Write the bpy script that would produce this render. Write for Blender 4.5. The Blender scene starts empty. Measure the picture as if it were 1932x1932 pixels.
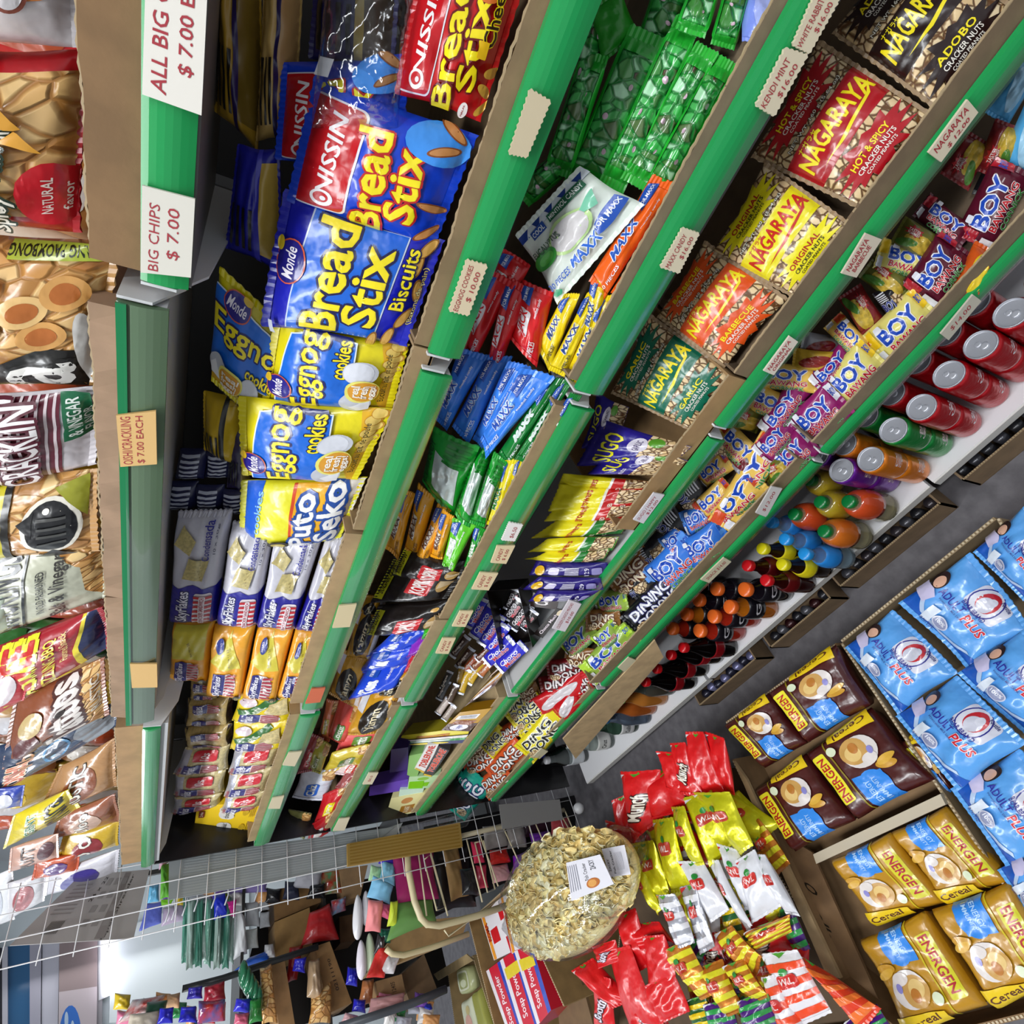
import bpy, math, random
import numpy as np
from mathutils import Vector, Matrix
from mathutils.geometry import tessellate_polygon
rng = np.random.RandomState(7)
random.seed(7)
C = bpy.context.scene.collection
SC = bpy.context.scene
HC = 1.66                      # eye height above the floor
S = 0.9 / 2.97
RM = np.array([[-0.29075925, -0.40163263, -0.86841827],
               [0.69808767, -0.7097463, 0.09451877],
               [-0.65431847, -0.57874988, 0.48674009]])
FPX = 1018.13
cd = bpy.data.cameras.new('camera'); cam = bpy.data.objects.new('camera', cd); C.objects.link(cam)
cd.sensor_width = 36.0; cd.lens = 36.0 * FPX / 1932.0; cd.clip_start = 0.02
cam.matrix_world = Matrix.Translation((0, 0, HC)) @ Matrix(RM.T.tolist()).to_4x4()
SC.camera = cam
SC.view_settings.view_transform = 'Standard'; SC.view_settings.look = 'None'
SC.view_settings.gamma = 1.0; SC.view_settings.use_curve_mapping = False

# ---------------------------------------------------------------- surveying helpers
def ray(px, py): return RM.T @ np.array([(px - 966) / FPX, -(py - 966) / FPX, -1.0])
def tilt(X0, Z0, deg):        # a plane that runs along the aisle and leans back by deg
    a = math.radians(deg); n = np.array([math.cos(a), 0, -math.sin(a)])
    return (n, float(n @ np.array([X0, 0, Z0])))
def across(Y): return (np.array([0, 1.0, 0]), Y)
def level(Z): return (np.array([0, 0, 1.0]), Z)
def shift(pl, d):             # move a plane d metres towards the eye
    n, k = pl
    return (n, k - d if k > 0 else k + d)
def hit(pl, px, py):
    d = ray(px, py); return d * (pl[1] / (pl[0] @ d)) + np.array([0, 0, HC])
def quad(pl, pts, lay=0): 
    pl = shift(pl, lay * 0.012)
    return [hit(pl, *p) for p in pts]

# ---------------------------------------------------------------- materials
def lin(h):
    h = h.lstrip('#'); c = [int(h[i:i + 2], 16) / 255 for i in (0, 2, 4)]
    return tuple(x / 12.92 if x <= .04045 else ((x + .055) / 1.055) ** 2.4 for x in c) + (1,)
MATS = {}
def node(nt, t, **k):
    n = nt.nodes.new(t)
    for a, b in k.items(): setattr(n, a, b)
    return n
def M(key):
    if key in MATS: return MATS[key]
    kind, _, col = key.partition(':')
    m = bpy.data.materials.new(key.replace(':', '_')); m.use_nodes = True; nt = m.node_tree
    b = nt.nodes['Principled BSDF']; L = nt.links.new
    I = b.inputs
    def bump(scale, strength, dist=.003, coord='Object', detail=2.0, vor=False):
        tc = node(nt, 'ShaderNodeTexCoord')
        if vor:
            n = node(nt, 'ShaderNodeTexVoronoi'); n.inputs['Scale'].default_value = scale; o = n.outputs['Distance']
        else:
            n = node(nt, 'ShaderNodeTexNoise'); n.inputs['Scale'].default_value = scale; n.inputs['Detail'].default_value = detail; o = n.outputs['Fac']
        L(tc.outputs[coord], n.inputs['Vector'])
        bp = node(nt, 'ShaderNodeBump'); bp.inputs['Strength'].default_value = strength; bp.inputs['Distance'].default_value = dist
        L(o, bp.inputs['Height']); L(bp.outputs['Normal'], I['Normal']); return n
    def mottled(c1, c2, scale, coord='UV', det=3.0):
        tc = node(nt, 'ShaderNodeTexCoord'); n = node(nt, 'ShaderNodeTexNoise'); n.inputs['Scale'].default_value = scale; n.inputs['Detail'].default_value = det
        r = node(nt, 'ShaderNodeValToRGB'); r.color_ramp.elements[0].position = .35; r.color_ramp.elements[1].position = .65
        r.color_ramp.elements[0].color = lin(c1); r.color_ramp.elements[1].color = lin(c2)
        L(tc.outputs[coord], n.inputs['Vector']); L(n.outputs['Fac'], r.inputs['Fac']); L(r.outputs['Color'], I['Base Color'])
    def cells(cols, scale, gap, coord='UV'):
        tc = node(nt, 'ShaderNodeTexCoord'); v = node(nt, 'ShaderNodeTexVoronoi', feature='DISTANCE_TO_EDGE'); v2 = node(nt, 'ShaderNodeTexVoronoi')
        mp = node(nt, 'ShaderNodeMapping'); mp.inputs['Scale'].default_value = (1.25, .9, 1); L(tc.outputs[coord], mp.inputs['Vector']); nz = node(nt, 'ShaderNodeTexNoise'); nz.inputs['Scale'].default_value = scale * .7; L(mp.outputs[0], nz.inputs['Vector'])
        vm = node(nt, 'ShaderNodeVectorMath', operation='MULTIPLY_ADD'); vm.inputs[1].default_value = (.35 / scale,) * 3; L(nz.outputs['Color'], vm.inputs[0]); L(mp.outputs[0], vm.inputs[2])
        for q in (v, v2): q.inputs['Scale'].default_value = scale; L(vm.outputs[0], q.inputs['Vector'])
        r = node(nt, 'ShaderNodeValToRGB'); e = r.color_ramp.elements
        e[0].color = lin(cols[0]); e[1].color = lin(cols[-1]); n = len(cols)
        for i, c in enumerate(cols[1:-1]): x = e.new((i + 1) / (n - 1)); x.color = lin(c)
        sx = node(nt, 'ShaderNodeSeparateColor'); L(v2.outputs['Color'], sx.inputs[0]); L(sx.outputs[0], r.inputs['Fac'])
        r2 = node(nt, 'ShaderNodeValToRGB'); r2.color_ramp.interpolation = 'EASE'; r2.color_ramp.elements[0].position = 0.015; r2.color_ramp.elements[1].position = .14
        L(v.outputs['Distance'], r2.inputs['Fac'])
        mx = node(nt, 'ShaderNodeMix', data_type='RGBA'); mx.inputs[6].default_value = lin(gap)
        L(r2.outputs['Color'], mx.inputs[0]); L(r.outputs['Color'], mx.inputs[7]); L(mx.outputs[2], I['Base Color'])
        bp = node(nt, 'ShaderNodeBump'); bp.inputs['Strength'].default_value = .6; bp.inputs['Distance'].default_value = .004
        L(r2.outputs['Color'], bp.inputs['Height']); L(bp.outputs['Normal'], I['Normal'])
    if kind in ('f', 'g'):
        I['Base Color'].default_value = lin(col); I['Roughness'].default_value = .3 if kind == 'f' else .28
        if kind == 'g': I['Metallic'].default_value = .45
        I['Coat Weight'].default_value = .35; I['Coat Roughness'].default_value = .1
        bump(38, .4, .007)
    elif kind == 'p':
        I['Base Color'].default_value = lin(col); I['Roughness'].default_value = .6
    elif kind == 'q':              # glossy hard plastic or lacquered card
        I['Base Color'].default_value = lin(col); I['Roughness'].default_value = .25
    elif kind == 's':
        I['Base Color'].default_value = lin(col); I['Roughness'].default_value = .3; I['Metallic'].default_value = .45
    elif kind == 'w':              # painted sheet steel
        I['Base Color'].default_value = lin(col); I['Roughness'].default_value = .42
    elif kind == 'c':
        c = lin(col); mottled(col, ''.join('%02x' % max(0, int(int(col[i:i + 2], 16) * .9)) for i in (0, 2, 4)), 25, 'Object'); I['Roughness'].default_value = .8; bump(220, .15, .001)
    elif kind == 'n':
        cells(['dcb884', 'ebce9c', 'f3dcb4', 'e4c48e'], 86, '6a4524'); I['Roughness'].default_value = .35; I['Coat Weight'].default_value = .4; I['Coat Roughness'].default_value = .12
    elif kind == 'k':
        cells(['c98a45', 'e2b06a', 'eecb8c', 'b9722f'], 44, 'b07a3c'); I['Roughness'].default_value = .3; I['Coat Weight'].default_value = .4; I['Coat Roughness'].default_value = .1
    elif kind == 'x':
        mottled(col or 'e2cb88', ''.join('%02x' % int(int((col or 'e2cb88')[i:i + 2], 16) * .84) for i in (0, 2, 4)), 160); I['Roughness'].default_value = .35; I['Coat Weight'].default_value = .4
    elif kind == 'r':              # crinkled candy wrappers seen through film
        cells([col, 'b8ecc0', col, '58c868', '5a2a30', col], 62, '168030'); nt.nodes['Principled BSDF'].inputs['Specular IOR Level'].default_value = .8; I['Roughness'].default_value = .25; I['Coat Weight'].default_value = .6; I['Coat Roughness'].default_value = .08
    elif kind == 'j':              # mixed fruit print
        mottled('b8281a', col, 28); I['Roughness'].default_value = .15; I['Coat Weight'].default_value = .5
    elif kind == 'u':              # smooth clear strip
        nt.nodes.remove(b); o = nt.nodes['Material Output']; tr = node(nt, 'ShaderNodeBsdfTransparent'); gl = node(nt, 'ShaderNodeBsdfGlossy'); gl.inputs['Roughness'].default_value = .15
        lw = node(nt, 'ShaderNodeLayerWeight'); lw.inputs[0].default_value = .25; mx = node(nt, 'ShaderNodeMixShader'); ml = node(nt, 'ShaderNodeMath', operation='MULTIPLY'); ml.inputs[1].default_value = .3; ml.use_clamp = True; L(lw.outputs['Fresnel'], ml.inputs[0]); L(ml.outputs[0], mx.inputs[0]); L(tr.outputs[0], mx.inputs[1]); L(gl.outputs[0], mx.inputs[2]); L(mx.outputs[0], o.inputs[0])
    elif kind == 't':              # clear crinkled film
        nt.nodes.remove(b); o = nt.nodes['Material Output']
        tr = node(nt, 'ShaderNodeBsdfTransparent'); tr.inputs[0].default_value = lin(col or 'f6f8fa')
        gl = node(nt, 'ShaderNodeBsdfGlossy'); gl.inputs['Roughness'].default_value = .12
        lw = node(nt, 'ShaderNodeLayerWeight'); lw.inputs[0].default_value = .35
        mx = node(nt, 'ShaderNodeMixShader'); L(tr.outputs[0], mx.inputs[1]); L(gl.outputs[0], mx.inputs[2]); L(mx.outputs[0], o.inputs[0])
        tc = node(nt, 'ShaderNodeTexCoord'); n = node(nt, 'ShaderNodeTexNoise'); n.inputs['Scale'].default_value = 22; n.inputs['Detail'].default_value = 3
        bp = node(nt, 'ShaderNodeBump'); bp.inputs['Strength'].default_value = .9; bp.inputs['Distance'].default_value = .012
        L(tc.outputs['Object'], n.inputs['Vector']); L(n.outputs['Fac'], bp.inputs['Height'])
        L(bp.outputs[0], gl.inputs['Normal']); L(bp.outputs[0], lw.inputs['Normal'])
        ml = node(nt, 'ShaderNodeMath', operation='MULTIPLY_ADD'); ml.inputs[1].default_value = .42; ml.inputs[2].default_value = .03
        L(lw.outputs['Facing'], ml.inputs[0]); L(ml.outputs[0], mx.inputs[0])
    elif kind == 'b':              # clear bottle plastic / glass
        I['Base Color'].default_value = lin(col); I['Roughness'].default_value = .05; I['Transmission Weight'].default_value = .8; I['IOR'].default_value = 1.25
    elif kind == 'l':              # filled bottle
        I['Base Color'].default_value = lin(col); I['Roughness'].default_value = .08; I['Transmission Weight'].default_value = .35; I['IOR'].default_value = 1.33; I['Coat Weight'].default_value = .5
    elif kind == 'e':
        I['Base Color'].default_value = (1, 1, 1, 1); I['Emission Color'].default_value = lin(col); I['Emission Strength'].default_value = 5
    elif kind == 'o':              # concrete floor
        mottled('5b585c', '6c696d', 30, 'Object', 8); I['Roughness'].default_value = .7; bump(300, .2, .001)
    MATS[key] = m; return m

# ---------------------------------------------------------------- objects
def tag(o, label=None, cat=None, group=None, kind=None):
    for k, v in (('label', label), ('category', cat), ('group', group), ('kind', kind)):
        if v: o[k] = v
    return o
def empty(name, loc, label=None, cat=None, group=None):
    o = bpy.data.objects.new(name, None); C.objects.link(o); o.location = loc; o.empty_display_size = .05
    return tag(o, label, cat, group)
def rawmesh(name, V, F, mi, mats, uv=None, parent=None, origin=None, smooth=True):
    V = np.asarray(V, float)
    og = np.asarray(origin if origin is not None else (V.min(0) + V.max(0)) / 2, float)
    base = np.array(parent.location) if parent is not None and parent.parent is None else (np.array(parent.parent.location) + np.array(parent.location) if parent is not None else np.zeros(3))
    me = bpy.data.meshes.new(name); me.from_pydata((V - og).tolist(), [], F)
    for k in mats: me.materials.append(M(k))
    if mi is not None: me.polygons.foreach_set('material_index', mi)
    me.polygons.foreach_set('use_smooth', [bool(smooth)] * len(me.polygons))
    if uv is not None:
        li = np.empty(len(me.loops), dtype=np.int32); me.loops.foreach_get('vertex_index', li)
        me.uv_layers.new(name='UVMap').data.foreach_set('uv', np.asarray(uv, np.float32)[li].ravel())
    me.update()
    o = bpy.data.objects.new(name, me); C.objects.link(o)
    o.location = og - base
    if parent is not None: o.parent = parent
    return o
class MB:                        # collects boxes, tubes, lathes into ONE mesh
    def __init__(s): s.V = []; s.F = []; s.m = []; s.mats = []
    def mat(s, k):
        if k not in s.mats: s.mats.append(k)
        return s.mats.index(k)
    def add(s, V, F, k):
        n = len(s.V); s.V += [tuple(map(float, v)) for v in V]; i = s.mat(k)
        for f in F: s.F.append([a + n for a in f]); s.m.append(i)
        return s
    def hexa(s, P, k):            # P: 4 front + 4 back corners
        return s.add(P, [(0, 1, 2, 3), (7, 6, 5, 4), (0, 4, 5, 1), (1, 5, 6, 2), (2, 6, 7, 3), (3, 7, 4, 0)], k)
    def box(s, a, b, k):
        (x0, y0, z0), (x1, y1, z1) = a, b
        return s.hexa([(x0, y0, z0), (x1, y0, z0), (x1, y1, z0), (x0, y1, z0), (x0, y0, z1), (x1, y0, z1), (x1, y1, z1), (x0, y1, z1)], k)
    def slab(s, q, d, k):         # front quad extruded away from the eye by d
        q = [np.array(p) for p in q]; n = np.cross(q[1] - q[0], q[3] - q[0]); n = n / np.linalg.norm(n)
        if n @ (np.array([0, 0, HC]) - q[0]) < 0: n = -n
        return s.hexa(q + [p - n * d for p in q], k)
    def lathe(s, c, prof, k, seg=20, ax=(0, 0, 1)):
        ax = Vector(ax).normalized(); u = ax.orthogonal().normalized(); w = ax.cross(u); c = Vector(c); V = []
        for r, z in prof:
            for i in range(seg):
                a = 2 * math.pi * i / seg; V.append(c + ax * z + (u * math.cos(a) + w * math.sin(a)) * r)
        F = [(j * seg + i, j * seg + (i + 1) % seg, (j + 1) * seg + (i + 1) % seg, (j + 1) * seg + i) for j in range(len(prof) - 1) for i in range(seg)]
        F += [tuple(range(seg))[::-1], tuple(range((len(prof) - 1) * seg, len(prof) * seg))]
        return s.add(V, F, k)
    def tube(s, pts, r, k, seg=8):
        pts = [Vector(p) for p in pts]; V = []; n = len(pts)
        for i, p in enumerate(pts):
            d = (pts[min(i + 1, n - 1)] - pts[max(i - 1, 0)]).normalized(); u = d.cross(Vector((.3, .5, .81))).normalized(); w = d.cross(u)
            for j in range(seg): a = 2 * math.pi * j / seg; V.append(p + (u * math.cos(a) + w * math.sin(a)) * r)
        F = [(i * seg + j, i * seg + (j + 1) % seg, (i + 1) * seg + (j + 1) % seg, (i + 1) * seg + j) for i in range(n - 1) for j in range(seg)]
        F += [tuple(range(seg))[::-1], tuple(range((n - 1) * seg, n * seg))]
        return s.add(V, F, k)
    def build(s, name, parent=None, origin=None, smooth=False, bevel=0):
        o = rawmesh(name, s.V, s.F, s.m, s.mats, None, parent, origin, smooth)
        if bevel:
            b = o.modifiers.new('bevel', 'BEVEL'); b.width = bevel; b.segments = 2; b.limit_method = 'ANGLE'
        return o

# ---------------------------------------------------------------- printed art
TG = {}
def textgeo(s, bold):
    k = (s, round(bold, 4))
    if k not in TG:
        c = bpy.data.curves.new('t', 'FONT'); c.body = s; c.resolution_u = 2; c.offset = bold
        o = bpy.data.objects.new('t', c); me = o.to_mesh(); me.calc_loop_triangles()
        V = np.array([v.co[:2] for v in me.vertices]).reshape(-1, 2); T = [tuple(t.vertices) for t in me.loop_triangles]
        o.to_mesh_clear(); bpy.data.objects.remove(o); bpy.data.curves.remove(c); TG[k] = (V, T)
    return TG[k]
def refine(V, T, L):
    V = [tuple(v) for v in V]; out = []; st = [tuple(t) for t in T]; mid = {}
    L2 = L * L
    while st:
        a, b, c = st.pop(); best = 0; e = None
        for p, q, r in ((a, b, c), (b, c, a), (c, a, b)):
            d = (V[p][0] - V[q][0]) ** 2 + (V[p][1] - V[q][1]) ** 2
            if d > best: best = d; e = (p, q, r)
        if best <= L2: out.append((a, b, c)); continue
        p, q, r = e; k = (min(p, q), max(p, q))
        if k not in mid: mid[k] = len(V); V.append(((V[p][0] + V[q][0]) / 2, (V[p][1] + V[q][1]) / 2))
        m = mid[k]; st.append((p, m, r)); st.append((m, q, r))
    return np.array(V), out
class Art:
    def __init__(s, base, ar=1.0, L=.05): s.base = base; s.ar = ar; s.L = L; s.items = []; s.shape = {}
    def put(s, V, T, col):
        if len(T) == 0: return s
        V, T = refine(np.clip(np.asarray(V, float), .004, .996), T, s.L); s.items.append((V, T, col if ':' in col else 'f:' + col)); return s
    def poly(s, P, col):
        T = tessellate_polygon([[Vector((x, y, 0)) for x, y in P]]); return s.put(P, T, col)
    def rect(s, u0, v0, u1, v1, col): return s.put([(u0, v0), (u1, v0), (u1, v1), (u0, v1)], [(0, 1, 2), (0, 2, 3)], col)
    def rrect(s, u0, v0, u1, v1, r, col, n=4):
        ru = r / max(s.ar, 1e-3); P = []
        for cx, cy, a0 in ((u1 - ru, v1 - r, 0), (u0 + ru, v1 - r, 90), (u0 + ru, v0 + r, 180), (u1 - ru, v0 + r, 270)):
            for i in range(n + 1): a = math.radians(a0 + 90 * i / n); P.append((cx + ru * math.cos(a), cy + r * math.sin(a)))
        return s.poly(P, col)
    def ell(s, u, v, ru, rv, col, n=22, rot=0, a0=0, a1=360):
        P = []; ca, sa = math.cos(math.radians(rot)), math.sin(math.radians(rot))
        m = n if a1 - a0 >= 360 else n + 1
        for i in range(m):
            a = math.radians(a0 + (a1 - a0) * i / n); x, y = ru * math.cos(a), rv * math.sin(a)
            x *= s.ar; x, y = x * ca - y * sa, x * sa + y * ca; P.append((u + x / s.ar, v + y))
        return s.poly(P, col)
    def star(s, u, v, ru, rv, col, n=12, k=.62, seed=1):
        rr = random.Random(seed); P = []
        for i in range(2 * n):
            a = math.pi * i / n; q = (1 if i % 2 == 0 else k) * (1 + rr.uniform(-.12, .12)); P.append((u + ru * q * math.cos(a), v + rv * q * math.sin(a)))
        return s.poly(P, col)
    def stripes(s, u0, v0, u1, v1, n, col, vert=True):
        for i in range(n):
            if vert: w = (u1 - u0) / (2 * n); s.rect(u0 + 2 * i * w, v0, u0 + (2 * i + 1) * w, v1, col)
            else: w = (v1 - v0) / (2 * n); s.rect(u0, v0 + 2 * i * w, u1, v0 + (2 * i + 1) * w, col)
        return s
    def text(s, t, u, v, w, h, col, out=None, ow=.03, bold=.02, rot=0, shear=0, arc=0):
        full = bold; bold = min(bold, .015); V, T = textgeo(t, bold)
        if len(V) == 0: return s
        lo, hi = V.min(0), V.max(0); c = (lo + hi) / 2; sz = np.maximum(hi - lo, 1e-6)
        ca, sa = math.cos(math.radians(rot)), math.sin(math.radians(rot))
        def xf(V):
            P = (V - c) / sz; x, y = P[:, 0] * w * s.ar, P[:, 1] * h
            x = x + shear * y; y = y + arc * h * (1 - (2 * P[:, 0]) ** 2)
            return np.stack([u + (x * ca - y * sa) / s.ar, v + x * sa + y * ca], 1)
        def halo(r, n, col):
            A = []; TT = []; X = xf(V); k = len(X)
            for i in range(n):
                a_ = 2 * math.pi * i / n; A.append(X + np.array([math.cos(a_) * r * h / s.ar, math.sin(a_) * r * h])); TT += [tuple(j + i * k for j in q) for q in T]
            s.put(np.concatenate(A), TT, col)
        fat = max(0, full - .025) * .75
        if out: halo(fat + ow * 1.5, 8, out)
        if fat > .01: halo(fat, 4, col)
        return s.put(xf(V), T, col)

# ---------------------------------------------------------------- soft packs
def pack(name, q, T, art, label=None, cat=None, group=None, parent=None, nu=22, nv=22, prof='pillow', wr=1.0, seal='tb', sw=.06, pinch=.05, seals=False, back=.5, seed=None, disc=0):
    """A filled pack between the corners q = TL, TR, BR, BL (as its print reads), T thick at the belly."""
    r = np.random.RandomState(seed if seed is not None else rng.randint(1 << 30))
    q = [np.asarray(p, float) for p in q]; TL, TR, BR, BL = q
    n = np.cross(TR - TL, BL - TL); n /= np.linalg.norm(n); ctr = sum(q) / 4
    if n @ (np.array([0, 0, HC]) - ctr) < 0: n = -n
    Wm = (np.linalg.norm(TR - TL) + np.linalg.norm(BR - BL)) / 2; Hm = (np.linalg.norm(TL - BL) + np.linalg.norm(TR - BR)) / 2
    u, v = np.meshgrid(np.linspace(0, 1, nu + 1), np.linspace(0, 1, nv + 1))
    su, sv = (0, sw) if seal == 'tb' else ((sw, 0) if seal == 'lr' else (0, 0))
    uu = np.clip((u - su) / (1 - 2 * su), 0, 1); vv = np.clip((v - sv) / (1 - 2 * sv), 0, 1)
    a, b = {'pillow': (2.2, .6), 'brick': (9, .45), 'flat': (5, .5), 'roll': (2.0, .5)}[prof]
    fu = np.clip(1 - np.abs(2 * uu - 1) ** a, 0, 1); fv = np.clip(1 - np.abs(2 * vv - 1) ** a, 0, 1)
    f = (fu * fv) ** b
    up = .5 + (u - .5) * (1 - pinch * np.sin(np.pi * v) ** 2 * (0 if seal == 'lr' else 1)); vp = .5 + (v - .5) * (1 - pinch * np.sin(np.pi * u) ** 2 * (0 if seal == 'tb' else 1))
    if disc:                      # rounded outline
        x, y = 2 * u - 1, 2 * v - 1; up = .5 + .5 * x * (1 - disc + disc * np.sqrt(1 - y * y / 2) * 1.08); vp = .5 + .5 * y * (1 - disc + disc * np.sqrt(1 - x * x / 2) * 1.08)
    if seal != 'n':               # serrated crimp edge
        if seal == 'tb': vp = vp + np.where((v == 0) | (v == 1), .006 * ((np.arange(nu + 1) % 2) * 2 - 1)[None, :], 0)
        else: up = up + np.where((u == 0) | (u == 1), .006 * ((np.arange(nv + 1) % 2) * 2 - 1)[:, None], 0)
    w = np.zeros_like(u)
    for k in range(6):
        fx, fy = r.uniform(-4.5, 4.5, 2); w += np.sin(2 * np.pi * (fx * u + fy * v) + r.uniform(0, 6.28)) / (1.2 + math.hypot(fx, fy))
    dv = np.minimum(vv, 1 - vv) if seal != 'lr' else np.minimum(uu, 1 - uu); al = u if seal != 'lr' else v
    cr = sum(np.sin(2 * np.pi * k * al + r.uniform(0, 6.28)) / (k ** .4) for k in (3, 5, 8, 11)) * np.exp(-dv / .13)
    t = T * f * (1 + wr * .16 * w) + wr * T * .07 * cr * np.minimum(f * 2.5, 1)
    bend = wr * T * .25 * (np.sin(np.pi * (u * r.uniform(.6, 1.4) + r.uniform(0, 1))) * r.uniform(-1, 1) + (v - .5) ** 2 * r.uniform(-1.5, 1.5))
    Pb = ((TL * 1)[None, None] * ((1 - up) * vp)[..., None] + TR * (up * vp)[..., None] + BR * (up * (1 - vp))[..., None] + BL * ((1 - up) * (1 - vp))[..., None])
    Pf = Pb + n * (t * (1 - back) * 1.0 + bend + .0004)[..., None]; Pk = Pb - n * (T * f * back - bend + .0004)[..., None]
    nw = nu + 1
    idx = lambda i, j: j * nw + i
    F = []; mi = []; V = np.concatenate([Pf.reshape(-1, 3), Pk.reshape(-1, 3)]); N = nw * (nv + 1)
    for j in range(nv):
        for i in range(nu):
            F.append((idx(i, j), idx(i + 1, j), idx(i + 1, j + 1), idx(i, j + 1))); F.append((N + idx(i, j + 1), N + idx(i + 1, j + 1), N + idx(i + 1, j), N + idx(i, j)))
    for i in range(nu):
        F.append((N + idx(i, 0), N + idx(i + 1, 0), idx(i + 1, 0), idx(i, 0))); F.append((idx(i, nv), idx(i + 1, nv), N + idx(i + 1, nv), N + idx(i, nv)))
    for j in range(nv):
        F.append((idx(0, j), idx(0, j + 1), N + idx(0, j + 1), N + idx(0, j))); F.append((N + idx(nu, j), N + idx(nu, j + 1), idx(nu, j + 1), idx(nu, j)))
    UV = np.stack([u * Wm, v * Hm], -1).reshape(-1, 2); UV = np.concatenate([UV, UV])
    mats = [art.base]; mi = [0] * len(F)
    Gn = np.cross(np.gradient(Pf, axis=1), np.gradient(Pf, axis=0)); Gn /= np.maximum(np.linalg.norm(Gn, axis=-1, keepdims=True), 1e-9)
    if (Gn.reshape(-1, 3) @ n).mean() < 0: Gn = -Gn
    allV = [V]; allU = [UV]; nb = len(V)
    def samp(A, U):
        x = np.clip(U[:, 0] * nu, 0, nu - 1e-6); y = np.clip(U[:, 1] * nv, 0, nv - 1e-6); i = x.astype(int); j = y.astype(int); x = (x - i)[:, None]; y = (y - j)[:, None]
        return A[j, i] * (1 - x) * (1 - y) + A[j, i + 1] * x * (1 - y) + A[j + 1, i + 1] * x * y + A[j + 1, i] * (1 - x) * y
    for li, (AV, AT, key) in enumerate(art.items):
        P = samp(Pf, AV) + samp(Gn, AV) * (.0009 + .00028 * li)
        if key not in mats: mats.append(key)
        k = mats.index(key); F += [(x + nb, y + nb, z + nb) for x, y, z in AT]; mi += [k] * len(AT)
        allV.append(P); allU.append(AV * np.array([Wm, Hm])); nb += len(AV)
    o = rawmesh(name, np.concatenate(allV), F, mi, mats, np.concatenate(allU), parent, origin=ctr)
    tag(o, label, cat, group)
    if seals and seal in ('tb', 'lr'):     # the ribbed crimps as parts
        for side in (0, 1):
            m = 36 if nu > 16 else 14; V = []
            for j in range(2):
                for i in range(m + 1):
                    s_ = i / m; e = (j * sw * .92 if side == 0 else 1 - j * sw * .92)
                    if j == 0: e += (.004 if i % 2 else -.004)
                    uv_ = np.array([[s_, np.clip(e, 0, 1)]]) if seal == 'tb' else np.array([[np.clip(e, 0, 1), s_]])
                    V.append((samp(Pf, uv_) + n * (.0012 + .0009 * (i % 2)))[0])
            G = [(i, i + 1, m + 2 + i, m + 1 + i) for i in range(m)]
            rawmesh('crimped_seal', V, G, None, [seals if isinstance(seals, str) else art.base], None, o, smooth=False)
    return o
def card(name, q, d, art, label=None, cat=None, group=None, parent=None, side=None):
    """A stiff flat-faced piece (carton, card, tag): front quad q with its print, d deep."""
    q = [np.asarray(p, float) for p in q]; TL, TR, BR, BL = q; n = np.cross(TR - TL, BL - TL); n /= np.linalg.norm(n)
    if n @ (np.array([0, 0, HC]) - sum(q) / 4) < 0: n = -n
    Wm = np.linalg.norm(TR - TL); Hm = np.linalg.norm(TL - BL)
    V = [BL, BR, TR, TL] + [p - n * d for p in (BL, BR, TR, TL)]
    F = [(0, 1, 2, 3), (7, 6, 5, 4), (0, 4, 5, 1), (1, 5, 6, 2), (2, 6, 7, 3), (3, 7, 4, 0)]
    mats = [art.base]; mi = [0] * 6
    if side: mats.append(side); mi = [0] + [1] * 5
    UV = [(0, 0), (Wm, 0), (Wm, Hm), (0, Hm)] * 2; nb = 8; V = [np.array(V)]; U = [np.array(UV)]
    for li, (AV, AT, key) in enumerate(art.items):
        x, y = AV[:, :1], AV[:, 1:]
        P = BL * (1 - x) * (1 - y) + BR * x * (1 - y) + TR * x * y + TL * (1 - x) * y + n * (.0003 + .00012 * li)
        if key not in mats: mats.append(key)
        k = mats.index(key); F += [(a + nb, b + nb, c + nb) for a, b, c in AT]; mi += [k] * len(AT); V.append(P); U.append(AV * np.array([Wm, Hm])); nb += len(AV)
    o = rawmesh(name, np.concatenate(V), F, mi, mats, np.concatenate(U), parent, smooth=False)
    return tag(o, label, cat, group)
ORD = 'first second third fourth fifth sixth seventh eighth ninth tenth eleventh twelfth thirteenth fourteenth fifteenth sixteenth seventeenth eighteenth nineteenth twentieth'.split() + ['twenty-' + x for x in 'first second third fourth fifth sixth seventh eighth ninth'.split()] + ['thirtieth'] + ['thirty-' + x for x in 'first second third fourth fifth sixth seventh eighth ninth'.split()]
# ---------------------------------------------------------------- room and gondola shelving
XF = 0.612; XB = 1.03
BR = [-.75, .303, 1.196, 2.05]
def struct(name, mb, smooth=False): return tag(mb.build(name, smooth=smooth), kind='structure')
m = MB(); m.box((-3.2, -2.0, -.05), (3.0, 5.3, 0), 'o:'); struct('floor', m)
m = MB(); m.box((-3.2, 5.2, 0), (3.0, 5.3, 3.0), 'p:e2ebee'); struct('wall_end', m)
m = MB(); m.box((1.75, -2.0, 0), (1.85, 5.2, 3.0), 'p:c9ccd0'); struct('wall_right', m)
m = MB(); m.box((-3.2, -2.0, 2.95), (3.0, 5.3, 3.02), 'p:e8eaec'); struct('ceiling', m)

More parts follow.
